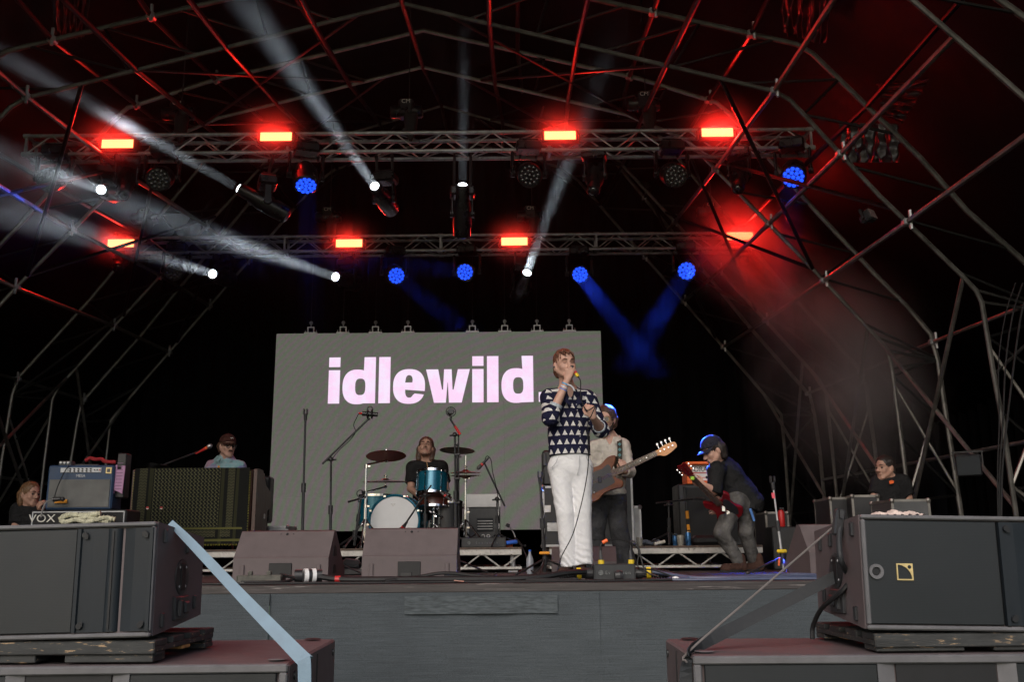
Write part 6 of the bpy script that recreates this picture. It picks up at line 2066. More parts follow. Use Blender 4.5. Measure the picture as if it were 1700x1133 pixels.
# ------------------------------------------------------------------ the guitarist, bent forward
YG = 9.15
gui = thing('person', 'guitarist in black shirt and cap, bent forward in a wide stance', 'person', floor_at(1235, YG))
J = lambda x, y, dy=0: a3(at(x, y, YG + dy))
hc = J(1183, 749, -.10); HR = head_rot(-72, -26, 0); neck = J(1197, 766, -.02)
shl, shr = J(1190, 781, -.17), J(1208, 775, .16)
ell, wrl = J(1186, 815, -.26), J(1168, 806, -.34)
elr, wrr = J(1192, 822, .2), J(1192, 838, -.06)
pel, chest = J(1232, 828, .02), J(1207, 790, .0)
body = Sdf()
head_prims(body, hc, HR, 1.05, neck, .054)
body.cone(pel, chest, .125, .135, .05, sq=.8, sqn=(0, 1, 0)); body.cone(shl, shr, .05, .05, .05)
for a, e, w_ in ((shl, ell, wrl), (shr, elr, wrr)):
    body.cone(a, e, .046, .040, .02); body.cone(e, w_, .042, .027, .015)
hand_prims(body, wrl, J(1154, 800, -.33) - wrl, V(.0, .8, .6), V(-.3, -.3, .9), 1.0, (35, 60, 40))
hand_prims(body, wrr, J(1190, 848, -.16) - wrr, V(-.2, .9, .1), V(-.6, -.2, .5), 1.0, (35, 45, 30))
sdf_obj('body', body, .0065, M['skin'], gui)
face_bits(gui, hc, HR, 1.05, M['hair_dark'])
hair_cap(gui, hc, HR, 1.05, M['hair_dark'], length=.08, seed=5, h=.0075, thick=1.0)
def cap(root, c, Rm, k, mt, brim_tilt=0, h=.007, under=None):
    c_ = nv(c); w = lambda x, y, z: c_ + Rm @ (V(x, y, z) * k)
    s = Sdf(); s.ell(w(0, .012, .052), V(.088, .106, .092) * k, Rm, .01); s.cut(w(0, 0, .040), Rm @ V(0, -.10, -1))
    s.sub(w(0, .012, .030), V(.081, .099, .082) * k, Rm, .004)
    sdf_obj('cap', s, h, mt, root)
    b = MB(); vs = []
    N = 14
    for lay in (0, 1):
        for j in range(5):
            for i in range(N + 1):
                a = -1.15 + 2.3 * i / N
                rx = (.084 + .0) * math.sin(a); ry = -(.098) * math.cos(a) + .012
                ext = .075 * (j / 4) * max(0.0, math.cos(a * .95)) ** .8
                z_ = .043 - .012 * (j / 4) - .018 * (math.sin(a) ** 2) * (j / 4) - brim_tilt * ext - lay * .004
                vs.append(w(rx, ry - ext, z_))
    fs = []; n_ = N + 1; o_ = 5 * n_
    for j in range(4):
        for i in range(N):
            q = (j * n_ + i, j * n_ + i + 1, (j + 1) * n_ + i + 1, (j + 1) * n_ + i)
            fs += [q, tuple(x + o_ for x in q[::-1])]
    for i in range(N): fs.append((4 * n_ + i, 4 * n_ + i + 1, o_ + 4 * n_ + i + 1, o_ + 4 * n_ + i))
    b.add(vs, fs); b.build('cap_brim', mt, root, smooth=True, world=True)
    b = MB(); b.sphere(w(0, .012, .145), .007 * k, 8); b.build('cap_button', mt, root, world=True)
cap(gui, hc, HR, 1.05, M['cap_black'])
st = Sdf()
st.cone(J(1238, 838, .02), chest, .145, .155, .06, sq=.82); st.cone(shl, shr, .060, .060, .08)
st.cone(chest, neck + V(.03, 0, -.02), .13, .06, .06)
st.cone(J(1247, 834, .02), J(1225, 815, .02), .115, .125, .05)
for a, e, f_ in ((shl, ell, 1.0), (shr, elr, 1.0)):
    st.cone(a, e, .075, .066, .05); 
st.cone(ell, nv(ell) + (nv(wrl) - nv(ell)) * .25, .064, .052, .03, flat=True); st.cone(elr, nv(elr) + (nv(wrr) - nv(elr)) * .5, .064, .052, .03, flat=True)
st.cut(J(1235, 842, 0), V(-.35, 0, -1))
sdf_obj('shirt', st, .009, M['black_shirt'], gui, folds(31, .007, .8))
tr = Sdf()
legs_trousers(tr, [J(1222, 834, -.08), J(1198, 886, -.18), J(1228, 935, -.12), J(1240, 834, .08), J(1238, 886, -.02), J(1252, 936, .10)], (.092, .070, .066, .054), seat=.098)
tr.cone(J(1236, 822, 0), J(1231, 836, 0), .13, .13, .05, sq=.85)
sdf_obj('trousers', tr, .0085, M['grey_jeans'], gui, folds(14, .0055, 1.1))
shoe(gui, a3(floor_at(1237, YG - .12)), a3(floor_at(1198, YG - .22)), M['brown_suede'], .05, .11, 'boot')
shoe(gui, a3(floor_at(1266, YG + .06)), a3(floor_at(1222, YG - .02)), M['brown_suede'], .05, .11, 'boot')
b = MB(); b.path(smooth_path([J(1245, 845, -.1), J(1249, 856, -.1), J(1252, 866, -.1)], 3), .012, 6); b.build('pocket_cloth', mat('sky_blue', (.08, .20, .5), .8), gui, world=True)
# red guitar
o0 = at(1203, 846, YG - .22); o1 = at(1143, 786, YG - .46)
du = o1 - o0
sg = [(.82 * x_, .82 * y_) for x_, y_ in [(-.20, .0), (-.19, .10), (-.10, .16), (-.02, .13), (.06, .12), (.14, .165), (.21, .14), (.165, .09), (.13, .04), (.13, -.04), (.165, -.09), (.20, -.135), (.13, -.16), (.05, -.12), (-.03, -.13), (-.11, -.165), (-.19, -.10)]]
gt, W, ub = plank_guitar('deep red electric guitar with double horned body, tilted upward', 'electric_guitar', o0, du, Vector((-.8, -1, .05)), sg, .036, M['cherry'], (du.length - .21), .050,
    [(-.01, -.022), (.04, -.034), (.12, -.042), (.155, -.036), (.145, 0), (.155, .036), (.12, .042), (.04, .034), (-.01, .022)], M['cherry'], M['rosewood'],
    guard=[(-.06, -.02), (.05, -.02), (.10, -.07), (.04, -.095), (-.06, -.10), (-.12, -.06)], frets=16)
L0 = ub + du.length - .21
b = MB()
for k_ in range(6): b.tube(W(-.10, -.015 + .006 * k_, .012), W(L0 + .02, -.013 + .005 * k_, .011), .001, n=4)
o = b.build('strings', M['chrome'], gt, world=True); o['kind'] = 'stuff'
for k_ in range(3):
    for sg_ in (-1, 1):
        u_ = L0 + .045 + .035 * k_
        b = MB(); b.tube(W(u_, sg_ * .02, .0), W(u_, sg_ * .02, .014), .006, n=8); b.tube(W(u_, sg_ * .03, -.008), W(u_, sg_ * .056, -.008), .003, n=5); b.sphere(W(u_, sg_ * .063, -.008), .011, 8, sc=(1, .7, 1)); b.build('tuning_peg', M['chrome'], gt, world=True)
for u_ in (.02, -.05):
    b = MB(); b.box(W(u_, 0, .006), (.035, .02, .06), bev=.004); b.build('pickup', M['chrome'], gt, world=True)
b = MB(); b.box(W(L0 - .02, .0, .016), (.035, .02, .035), bev=.006); b.build('clip_tuner', mat('lime', (.35, .6, .05), .5), gt, world=True)

# ------------------------------------------------------------------ the drummer
YD = 11.1
dru = thing('person', 'drummer with shoulder length hair in a black printed shirt, looking up behind the kit', 'person', floor_at(712, YD, RZ))
J = lambda x, y, dy=0: a3(at(x, y, YD + dy))
hc = J(707, 744, 0); HR = head_rot(2, 20, 4); neck = J(708, 765, .05)
shl, shr = J(685, 777, .03), J(733, 776, .03)
ell, wrl = J(682, 812, -.02), J(700, 828, -.22)
elr, wrr = J(740, 812, -.02), J(722, 806, -.22)
pel, chest = J(710, 838, .08), J(709, 797, .06)
body = Sdf()
head_prims(body, hc, HR, 1.05, neck, .056)
trunk(body, pel, chest, shl, shr, .13, .135, .66, .045, .05, neck)
for a, e, w_ in ((shl, ell, wrl), (shr, elr, wrr)):
    body.cone(a, e, .050, .042, .02); body.cone(e, w_, .044, .028, .015)
hand_prims(body, wrl, J(707, 832, -.3) - wrl, V(.2, .5, -.7), V(.5, -.4, .4), 1.0, (60, 75, 45))
hand_prims(body, wrr, J(716, 802, -.30) - wrr, V(-.3, .5, -.6), V(-.5, -.4, .4), 1.0, (60, 75, 45))
sdf_obj('body', body, .007, M['skin_tan'], dru)
face_bits(dru, hc, HR, 1.05, M['hair_dark'], closed=True)
hair_cap(dru, hc, HR, 1.05, M['hair_brown'], lock=1.45, length=.115, seed=12, h=.007, thick=.99)
bd = Sdf(); w = lambda x, y, z: hc + HR @ (V(x, y, z) * 1.05)
for x in (-1, 1):
    bd.cone(w(x * .060, -.012, -.045), w(x * .03, -.055, -.098), .010, .014, .01)
bd.cone(w(-.015, -.07, -.105), w(.015, -.07, -.105), .015, .015, .01); bd.cone(w(-.025, -.092, -.052), w(.025, -.092, -.052), .005, .005, .01)
sdf_obj('beard', bd, .006, mat('stubble', (.14, .075, .055), .7, var=.5, vs=140), dru)
st = Sdf()
st.cone(J(710, 850, .08), chest, .160, .165, .05, sq=.72); st.cone(shl, shr, .062, .062, .07)
for q in (shl, shr): st.cone(neck - V(0, 0, .02), q * .75 + neck * .25, .048, .053, .04)
for a, e in ((shl, ell), (shr, elr)): st.cone(a, nv(a) + (nv(e) - nv(a)) * .72, .074, .072, .04, flat=True)
st.cut(J(710, 848, 0), V(0, 0, -1)); st.sub(neck + V(0, -.03, .03), V(.062, .07, .055), None, .01)
sdf_obj('shirt', st, .009, M['black_shirt'], dru, folds(41, .007))
# ring of lettering printed on the chest
for i, ch in enumerate('KULLSTON'):
    a = R(160 - 140 * i / 7)
    q = J(708, 789, -.14)
    o = text_mesh('print', ch, .028, mat('print_grey', (.35, .35, .35), .8) if i == 0 else bpy.data.materials['print_grey'], dru, (q[0] + .060 * math.cos(a) - dru.location.x, q[1] + .012 * abs(math.cos(a)) - dru.location.y, q[2] + .060 * math.sin(a) - dru.location.z), rot=(math.pi / 2 - .0, 0, 0))
    o.rotation_euler = Euler((math.pi / 2, 0, 0)); o.rotation_euler.rotate(Matrix.Rotation(-(a - math.pi / 2), 4, 'Y').to_euler())
tr = Sdf()
legs_trousers(tr, [J(698, 850, .05), J(690, 858, -.38), J(692, 896, -.40), J(722, 850, .05), J(738, 858, -.36), J(740, 896, -.40)], (.09, .075, .07, .06), seat=.10)
sdf_obj('trousers', tr, .011, M['dark_jeans'], dru, folds(2, .006))
shoe(dru, a3(Vector(J(692, 896, -.38)[:2].tolist() + [RZ])), a3(Vector(J(690, 896, -.62)[:2].tolist() + [RZ])), M['matt_black'])
shoe(dru, a3(Vector(J(740, 896, -.38)[:2].tolist() + [RZ])), a3(Vector(J(742, 896, -.62)[:2].tolist() + [RZ])), M['matt_black'])
for (q0, q1, lab) in ((J(716, 806, -.34), J(708, 764 + 2, -.20) + V(0, 0, 0), 'drumstick pointing up before the drummer\'s chest'), (J(708, 834, -.34), J(722, 822, -.62), 'drumstick lying across the turquoise tom')):
    b = MB(); b.tube(q0, q1, .0075, .005, 8); b.sphere(q1, .008, 8)
    tag(b.build('drumstick', mat('hickory', (.42, .25, .12), .5), smooth=True), lab.replace("'s", ''), 'drumstick', 'drumsticks')

# ------------------------------------------------------------------ the keyboard player
YKB = 11.1
key = thing('person', 'keyboard player with brown cap, round glasses and pastel shirt behind the organ', 'person', floor_at(375, YKB, RZ))
J = lambda x, y, dy=0: a3(at(x, y, YKB + dy))
hc = J(378, 742, 0); HR = head_rot(38, -4, 0); neck = J(374, 759, .04)
shl, shr = J(351, 776, .04), J(398, 776, .02)
ell, wrl = J(338, 805, -.05), J(352, 815, -.3)
elr, wrr = J(409, 805, -.05), J(398, 815, -.3)
pel, chest = J(374, 840, .05), J(374, 790, .05)
body = Sdf()
head_prims(body, hc, HR, 1.05, neck, .054)
trunk(body, pel, chest, shl, shr, .13, .135, .66, .045, .05, neck)
for a, e, w_ in ((shl, ell, wrl), (shr, elr, wrr)):
    body.cone(a, e, .046, .040, .02); body.cone(e, w_, .042, .026, .015)
hand_prims(body, wrl, V(.1, -1, -.1), V(0, 0, -1), V(1, 0, 0), 1.0, (20, 30, 20))
hand_prims(body, wrr, V(-.1, -1, -.1), V(0, 0, -1), V(-1, 0, 0), 1.0, (20, 30, 20))
sdf_obj('body', body, .007, M['skin'], key)
face_bits(key, hc, HR, 1.05, M['hair_brown'])
hair_cap(key, hc, HR, 1.05, M['hair_brown'], length=.03, seed=15, h=.0075, thick=.98)
cap(key, hc, HR, 1.05, M['cap_brown'])
w = lambda x, y, z: hc + HR @ (V(x, y, z) * 1.05)
b = MB(); b.path([w(-.018, -.105, .095), w(.0, -.107, .088), w(.012, -.104, .094), w(.022, -.100, .082)], .003, 5); b.path([w(-.012, -.107, .084), w(.006, -.106, .098)], .003, 5); b.build('cap_emblem', M['white'], key, world=True)
gl = MB()
for x in (-1, 1):
    gl.torus(w(x * .033, -.103, .002), HR @ V(0, -1, 0), .025, .0036, 18, 5); gl.tube(w(x * .058, -.10, .008), w(x * .080, .005, .008), .003, n=5)
gl.tube(w(-.010, -.106, .006), w(.010, -.106, .006), .003, n=5); gl.build('glasses', M['black_plastic'], key, smooth=True, world=True)
b = MB(); b.path([w(-.030, -.088, -.058), w(-.012, -.099, -.050), w(0, -.101, -.051), w(.012, -.099, -.050), w(.030, -.088, -.058)], [.003, .006, .005, .006, .003], 6); b.build('moustache', M['hair_brown'], key, world=True)
st = Sdf()
st.cone(J(374, 850, .05), chest, .160, .160, .05, sq=.70); st.cone(shl, shr, .052, .052, .07)
for q in (shl, shr): st.cone(neck - V(0, 0, .03), q, .05, .050, .05)
for a, e in ((shl, ell), (shr, elr)): st.cone(a, e, .060, .066, .04, flat=True)
st.cut(J(374, 850, 0), V(0, 0, -1)); st.cone(neck - V(0, 0, .045), neck + V(0, 0, .012), .080, .064, .03); st.sub(neck + V(.0, .0, .05), V(.056, .056, .045), None, .004); st.sub(neck + V(.01, -.085, .01), V(.022, .06, .05), None, .006)
sdf_obj('shirt', st, .009, M['pastel_shirt'], key, folds(51, .008))
collar(key, Vector(neck) + Vector((0, -.004, .004)), .080, M['pastel_shirt'], (.2, -1, 0), drop=.06)
b = MB(); b.box(Vector(J(363, 777, -.14)), (.022, .008, .045)); b.build('pocket_label', M['orange_tape'], key, world=True)
tr = Sdf()
legs_trousers(tr, [J(362, 850, .05), J(358, 858, -.30), J(360, 898, -.30), J(386, 850, .05), J(390, 858, -.30), J(388, 898, -.30)], (.09, .075, .07, .06), seat=.10)
sdf_obj('trousers', tr, .014, M['dark_jeans'], key)
for px in (705, 374):
    zt_ = .40
    p0 = floor_at(px + 4, YD + .08, RZ)
    t = thing('drum_stool' if px == 705 else 'organ_bench', 'round black stool under the drummer' if px == 705 else 'dark bench under the keyboard player', 'stool', p0)
    b = MB(); b.lathe([(.15, 0), (.17, .02), (.17, .06), (.14, .08)], (0, 0, zt_), (0, 0, 1), 20); b.build('seat', M['matt_black'], t, smooth=True)
    b = MB(); b.tube((0, 0, .15), (0, 0, zt_), .018); b.build('post', M['chrome'], t)
    for k_ in range(3):
        a = R(90 + 120 * k_); b = MB(); b.tube((0, 0, .22), (.22 * math.cos(a), .22 * math.sin(a), .01), .011); b.build('leg', M['chrome'], t)

# ------------------------------------------------------------------ crew
def crew(label, Y, hd, yaw, pitch, nk, sl, sr, els, wrs, pel_, hairm, length, rz_floor, logo=None, seat=False):
    J = lambda x, y, dy=0: a3(at(x, y, Y + dy))
    base = floor_at(nk[0], Y)
    t = thing('person', label, 'person', base)
    hc = J(*hd); HR = head_rot(yaw, pitch); neck = J(*nk); shl, shr = J(*sl), J(*sr); pel = J(*pel_)
    chest = (shl + shr) / 2 * .7 + pel * .3
    body = Sdf(); head_prims(body, hc, HR, 1.03, neck, .053)
    trunk(body, pel, chest, shl, shr, .125, .13, .66, .045, .05, neck)
    E = [J(*e) for e in els]; Wr = [J(*e) for e in wrs]
    for a, e, w_ in zip((shl, shr), E, Wr):
        body.cone(a, e, .046, .040, .02); body.cone(e, w_, .041, .027, .015)
        hand_prims(body, w_, w_ - e, V(0, .6, -.4), V(0, -1, .2), 1.0, (40, 45, 30))
    sdf_obj('body', body, .0075, M['skin_tan'], t)
    face_bits(t, hc, HR, 1.03, M['hair_dark'])
    hair_cap(t, hc, HR, 1.03, hairm, length=length, seed=int(Y * 10), h=.008)
    st = Sdf(); st.cone(pel - V(0, 0, .12), chest, .155, .165, .05, sq=.72); st.cone(shl, shr, .060, .060, .07)
    for q in (shl, shr): st.cone(neck - V(0, 0, .02), q * .75 + neck * .25, .048, .053, .04)
    for a, e in zip((shl, shr), E): st.cone(a, a + (e - a) * .8, .072, .070, .04, flat=True)
    st.cut(pel - V(0, 0, .1), V(0, 0, -1)); st.sub(neck + V(0, -.03, .03), V(.06, .07, .055), None, .01)
    sdf_obj('shirt', st, .010, M['black_shirt'], t, folds(int(Y * 7), .006))
    tr = Sdf()
    hz = pel - V(0, 0, .06)
    if seat: P = [hz + V(-.09, 0, 0), hz + V(-.10, -.40, .02), nv((hz[0] - .1, hz[1] - .42, STAGE_Z + .1)), hz + V(.09, 0, 0), hz + V(.10, -.40, .02), nv((hz[0] + .1, hz[1] - .42, STAGE_Z + .1))]
    else: P = [hz + V(-.09, 0, 0), (hz + nv(base)) / 2 + V(-.10, -.03, .04), nv(base) + V(-.11, .02, .08), hz + V(.09, 0, 0), (hz + nv(base)) / 2 + V(.10, -.03, .04), nv(base) + V(.11, .02, .08)]
    legs_trousers(tr, P, (.095, .075, .07, .066), seat=.105); sdf_obj('trousers', tr, .013, M['dark_jeans'], t)
    for k_ in (2, 5): shoe(t, nv((P[k_][0], P[k_][1] + .05, STAGE_Z)), nv((P[k_][0], P[k_][1] - .20, STAGE_Z)), M['matt_black'])
    return t, J
t, J = crew('crew man in a black T-shirt looking left beside the flight cases at the right', 9.9, (1469, 778, 0), -60, 0, (1474, 792, .03), (1458, 801, .05), (1500, 801, 0), [(1451, 828, 0), (1508, 828, 0)], [(1452, 852, -.05), (1500, 850, -.15)], (1478, 856, .03), M['hair_dark'], .0, STAGE_Z)
b = MB(); b.prism([(-.02, -.02), (.02, -.012), (.028, .012), (0, .02), (-.025, .01)], Vector(J(1480, 800 + 1, -.128)), (1, 0, 0), (0, 0, 1), .003); b.build('shirt_print', M['orange_vivid'], t, world=True)
t, J = crew('crew woman with long fair hair seated in the dark beside the blue combo', 9.9, (51, 822, 0), 60, 0, (48, 838, .03), (30, 848, .02), (64, 848, .05), [(26, 876, -.05), (72, 872, -.05)], [(40, 890, -.2), (66, 850, -.2)], (46, 896, .05), mat('hair_fair', (.16, .085, .04), .5, var=.5, vs=90), .09, STAGE_Z, seat=False)
# ================================================================== DRUM KIT
M['drum_blue'] = mat('drum_blue', (.008, .125, .20), .22, metal=.35, var=.35, vs=220, spec=.7)
M['drum_head'] = mat('drum_head', (.66, .67, .69), .45, var=.04)
M['drum_wood'] = mat('drum_wood', (.13, .03, .018), .3, var=.3, vs=6)
M['tom_skin'] = mat('tom_skin', (.10, .028, .02), .35, spec=.7)
YDF = 10.2
K = lambda x, y, dy=0: at(x, y, YDF + dy)
# bass drum
c = K(655, 850.5)
c = Vector((c.x, YDF, RZ + .283)); rB = .272
axB = Vector((-.10, -1, .0)).normalized()
t = thing('bass_drum', 'turquoise bass drum with a white front head', 'drum', (c.x, c.y, RZ))
b = MB(); b.lathe([(rB - .006, -.40), (rB - .004, -.02), (rB - .02, -.005)], c, axB, 48); b.build('shell', M['drum_blue'], t, smooth=True, world=True)
b = MB(); b.lathe([(rB - .018, .004), (rB * .55, .006), (.001, .007)], c, axB, 48); b.build('front_head', M['drum_head'], t, smooth=True, world=True)
b = MB(); b.torus(c + axB * .006, axB, rB - .004, .014, 56, 8); b.build('hoop', M['drum_blue'], t, smooth=True, world=True)
b = MB(); b.torus(c + axB * -.40, axB, rB - .004, .014, 56, 8); b.build('hoop', M['drum_blue'], t, smooth=True, world=True)
pc = c + axB * .0085 + Vector((.055, 0, -.175))
b = MB(); b.torus(pc, axB, .064, .006, 28, 6); b.build('port_ring', M['panel_light'], t, smooth=True, world=True)
b = MB(); b.lathe([(.062, .0), (.06, .0015)], pc, axB, 24); b.build('port', M['recess_black'], t, world=True)
b = MB()
side = Vector((0, 0, 1)).cross(axB)
for k in range(8):
    a = R(22 + 45 * k); d = (Vector((0, 0, 1)) * math.sin(a) + side * math.cos(a))
    b = MB(); p0 = c + d * (rB + .012)
    b.tube(p0 + axB * .02, p0 - axB * .12, .005, n=6); b.box(p0 + axB * .018 - d * .006, (.03, .014, .024), rot_to(axB), bev=.004); b.box(p0 - axB * .12, (.024, .04, .024), rot_to(axB), bev=.004); b.build('lug', M['chrome'], t, world=True)
b = MB(); b.prism([(-.028, .016), (.028, .016), (.012, -.004), (0, -.016), (-.012, -.004)], c + axB * .0095 + Vector((-.015, 0, .165)), side * -1, (0, 0, 1), .0012); b.build('head_emblem', M['alu_dull'], t, world=True)
b = MB()
for sx in (-1, 1):
    b = MB(); b.path(smooth_path([c - axB * .18 + side * (sx * rB) + Vector((0, 0, -.1)), c - axB * .08 + side * (sx * (rB + .10)) + Vector((0, 0, -.2)), Vector((c.x, c.y, RZ + .008)) - axB * .02 + side * (sx * (rB + .14))], 4), .007, 6); b.build('spur', M['chrome'], t, world=True)

def drum(label, name, ctr, r, h, axis, shell, top, bottom=None, nl=6):
    ax = Vector(axis).normalized()
    t = thing(name, label, 'drum', Vector(ctr) - ax * h / 2)
    ctr = Vector(ctr)
    b = MB(); b.lathe([(r, -h / 2), (r, h / 2)], ctr, ax, 40); b.build('shell', shell, t, smooth=True, world=True)
    b = MB(); b.lathe([(r - .004, h / 2 + .002), (.001, h / 2 + .004)], ctr, ax, 36); b.build('top_head', top, t, world=True)
    b = MB(); b.lathe([(r - .004, -h / 2 - .002), (.001, -h / 2 - .004)], ctr, ax, 36); b.build('bottom_head', bottom or top, t, world=True)
    for s_ in (-1, 1):
        b = MB(); b.lathe([(r + .003, s_ * (h / 2 - .012)), (r + .011, s_ * (h / 2 - .012)), (r + .011, s_ * (h / 2 + .012)), (r + .001, s_ * (h / 2 + .012)), (r + .001, s_ * (h / 2 - .010))], ctr, ax, 40); b.build('rim', M['chrome'], t, smooth=True, world=True)
    e1 = ax.orthogonal().normalized(); e2 = ax.cross(e1)
    for k in range(nl):
        a = 2 * math.pi * (k + .35) / nl; d = e1 * math.cos(a) + e2 * math.sin(a)
        b = MB(); b.tube(ctr + d * (r + .012) - ax * h / 2, ctr + d * (r + .012) + ax * h / 2, .0035, n=5); 
        for s_ in (-.5, .5): b.sphere(ctr + d * (r + .008) + ax * (s_ * h * .62), .012, 8)
        b.build('lug', M['chrome'], t, smooth=True, world=True)
    return t
tomc = K(718, 804, .05)
drum('turquoise rack tom tilted toward the drummer', 'rack_tom', tomc, .158, .235, (.02, .20, 1), M['drum_blue'], M['drum_head'], M['tom_skin'])
drum('low dark red wooden drum hanging below the rack tom', 'snare_drum', K(722, 834, .25), .165, .13, (.0, .15, 1), M['drum_wood'], M['drum_head'])
drum('turquoise floor tom half hidden behind the bass drum, on the left', 'floor_tom', K(625, 848, .55), .19, .32, (0, 0, 1), M['drum_blue'], M['drum_head'])
drum('low black drum at the right of the drummer, behind the cymbal stand', 'floor_tom', K(742, 858, .35), .17, .30, (0, 0, 1), M['black_plastic'], M['drum_head'])

def cymbal(parent, ctr, r, axis, bell=.05):
    b = MB()
    b.lathe([(r, 0), (r * .99, .003), (r * .6, .014), (r * .25, .022), (r * .21, .026), (r * .12, .038), (.006, .041), (.006, .039), (r * .12, .035), (r * .21, .023), (r * .6, .011), (r * .985, -.001)], ctr, axis, 44)
    return b.build('cymbal', M['copper'], parent, smooth=True, world=True)
def stand_base(t, base, z, r=.012, spread=.24, mt='chrome', hub=.30, ang0=30):
    base = Vector(base)
    for k in range(3):
        a = R(ang0 + 120 * k); d = Vector((math.cos(a), math.sin(a), 0))
        b = MB(); b.tube(base + Vector((0, 0, hub)), base + d * spread + Vector((0, 0, .012)), r * .75, n=6); b.tube(base + d * spread * .5 + Vector((0, 0, hub * .5)), base + Vector((0, 0, .07)), r * .5, n=5); b.sphere(base + d * spread + Vector((0, 0, .014)), .014, 8)
        b.build('leg', M[mt], t, world=True)
def cymbal_stand(label, base_px, Yb, top_px, cyms, mt='chrome', arms=()):
    """straight stand; cyms = (px, py, dY, radius, axis)"""
    base = floor_at(base_px[0], Yb, RZ); top = at(top_px[0], top_px[1], Yb)
    top.x = base.x * .5 + top.x * .5; base.x = top.x
    t = thing('cymbal_stand', label, 'cymbal stand', base, group='cymbals round the drum kit')
    stand_base(t, base, RZ, .013, .26, mt)
    h = top.z - RZ
    b = MB(); b.tube(base + Vector((0, 0, .06)), base + Vector((0, 0, h * .5)), .0135); b.tube(base + Vector((0, 0, h * .5)), top, .010); b.build('tube', M[mt], t, world=True)
    for f in (.5, .28, .98):
        b = MB(); b.tube(base + Vector((0, 0, h * f - .02)), base + Vector((0, 0, h * f + .02)), .019, n=10); b.box(base + Vector((.028, 0, h * f)), (.036, .010, .022), bev=.004); b.build('clamp', M[mt], t, world=True)
    for (px, py, dy, r, ax, frm) in cyms:
        c = at(px, py, Yb + dy); ax = Vector(ax).normalized()
        cymbal(t, c, r, ax)
        b = MB(); b.tube(c - ax * .05, c + ax * .085, .006, n=6); b.lathe([(.016, .056), (.018, .060), (.018, .072), (.01, .076)], c, ax, 10)
        b.tube(c - ax * .05, Vector((base.x, base.y, frm if frm else top.z)), .009, n=8); b.sphere(c - ax * .05, .018, 8)
        b.build('boom_arm', M[mt], t, world=True)
    for (p0, p1) in arms:
        b = MB(); b.tube(at(*p0), at(*p1), .010, n=8); b.sphere(at(*p0), .018, 8); b.build('arm', M[mt], t, world=True)
    return t
zh = at(607, 820, YDF).z
cymbal_stand('chrome stand left of the bass drum holding a tilted cymbal over a flat one', (606, 900), YDF - .2, (607, 772),
    [(641, 758, .25, .215, (-.04, .19, 1), None), (640, 801, .3, .245, (.0, -.05, 1), zh)], arms=[((606, 826, YDF - .2), (578, 834, YDF - .3))])
cymbal_stand('dark stand right of the drummer holding a thin crash cymbal up high', (759, 900), YDF + .5, (759, 756),
    [(759, 749, .05, .20, (.04, .09, 1), None)], 'black_metal')
hs = cymbal_stand('hi-hat stand right of the drummer, its rod rising above a pair of cymbals', (773, 905), YDF + .1, (773, 792),
    [(773, 786, .0, .165, (0, -.06, 1), None), (773, 790, .0, .165, (0, .06, -1), None)])
b = MB(); q = at(773, 792, YDF + .1); b.tube(q, at(773.5, 757, YDF + .1), .0045, n=6); b.build('rod', M['chrome'], hs, world=True)
# hardware of the tom and the pedals in the middle
t = thing('tom_stand', 'black and chrome stand under the rack tom, with clamps', 'stand', floor_at(719, YDF + .2, RZ))
base = floor_at(719, YDF + .2, RZ)
stand_base(t, base, RZ, .014, .25, 'chrome', .26, 10)
b = MB(); b.tube(base + Vector((0, 0, .06)), Vector((base.x, base.y, at(719, 830, YDF + .2).z)), .014); b.build('tube', M['chrome'], t, world=True)
for (p0, p1) in (((719, 838, YDF + .2), (742, 826, YDF + .1)), ((719, 842, YDF + .2), (708, 830, YDF + .1)), ((719, 852, YDF + .15), (733, 860, YDF))):
    b = MB(); b.tube(at(*p0), at(*p1), .010, n=8); b.sphere(at(*p1), .020, 8); b.sphere(at(*p0), .020, 8); b.build('arm', M['chrome'], t, world=True)
for (x_, y_) in ((714, 850), (724, 858), (716, 866), (726, 846), (722, 872)):
    b = MB(); b.box(at(x_, y_, YDF + .12), (.03, .03, .026), Euler((.3, .2, x_)).to_matrix(), bev=.005); b.build('clamp', M['chrome'], t, world=True)

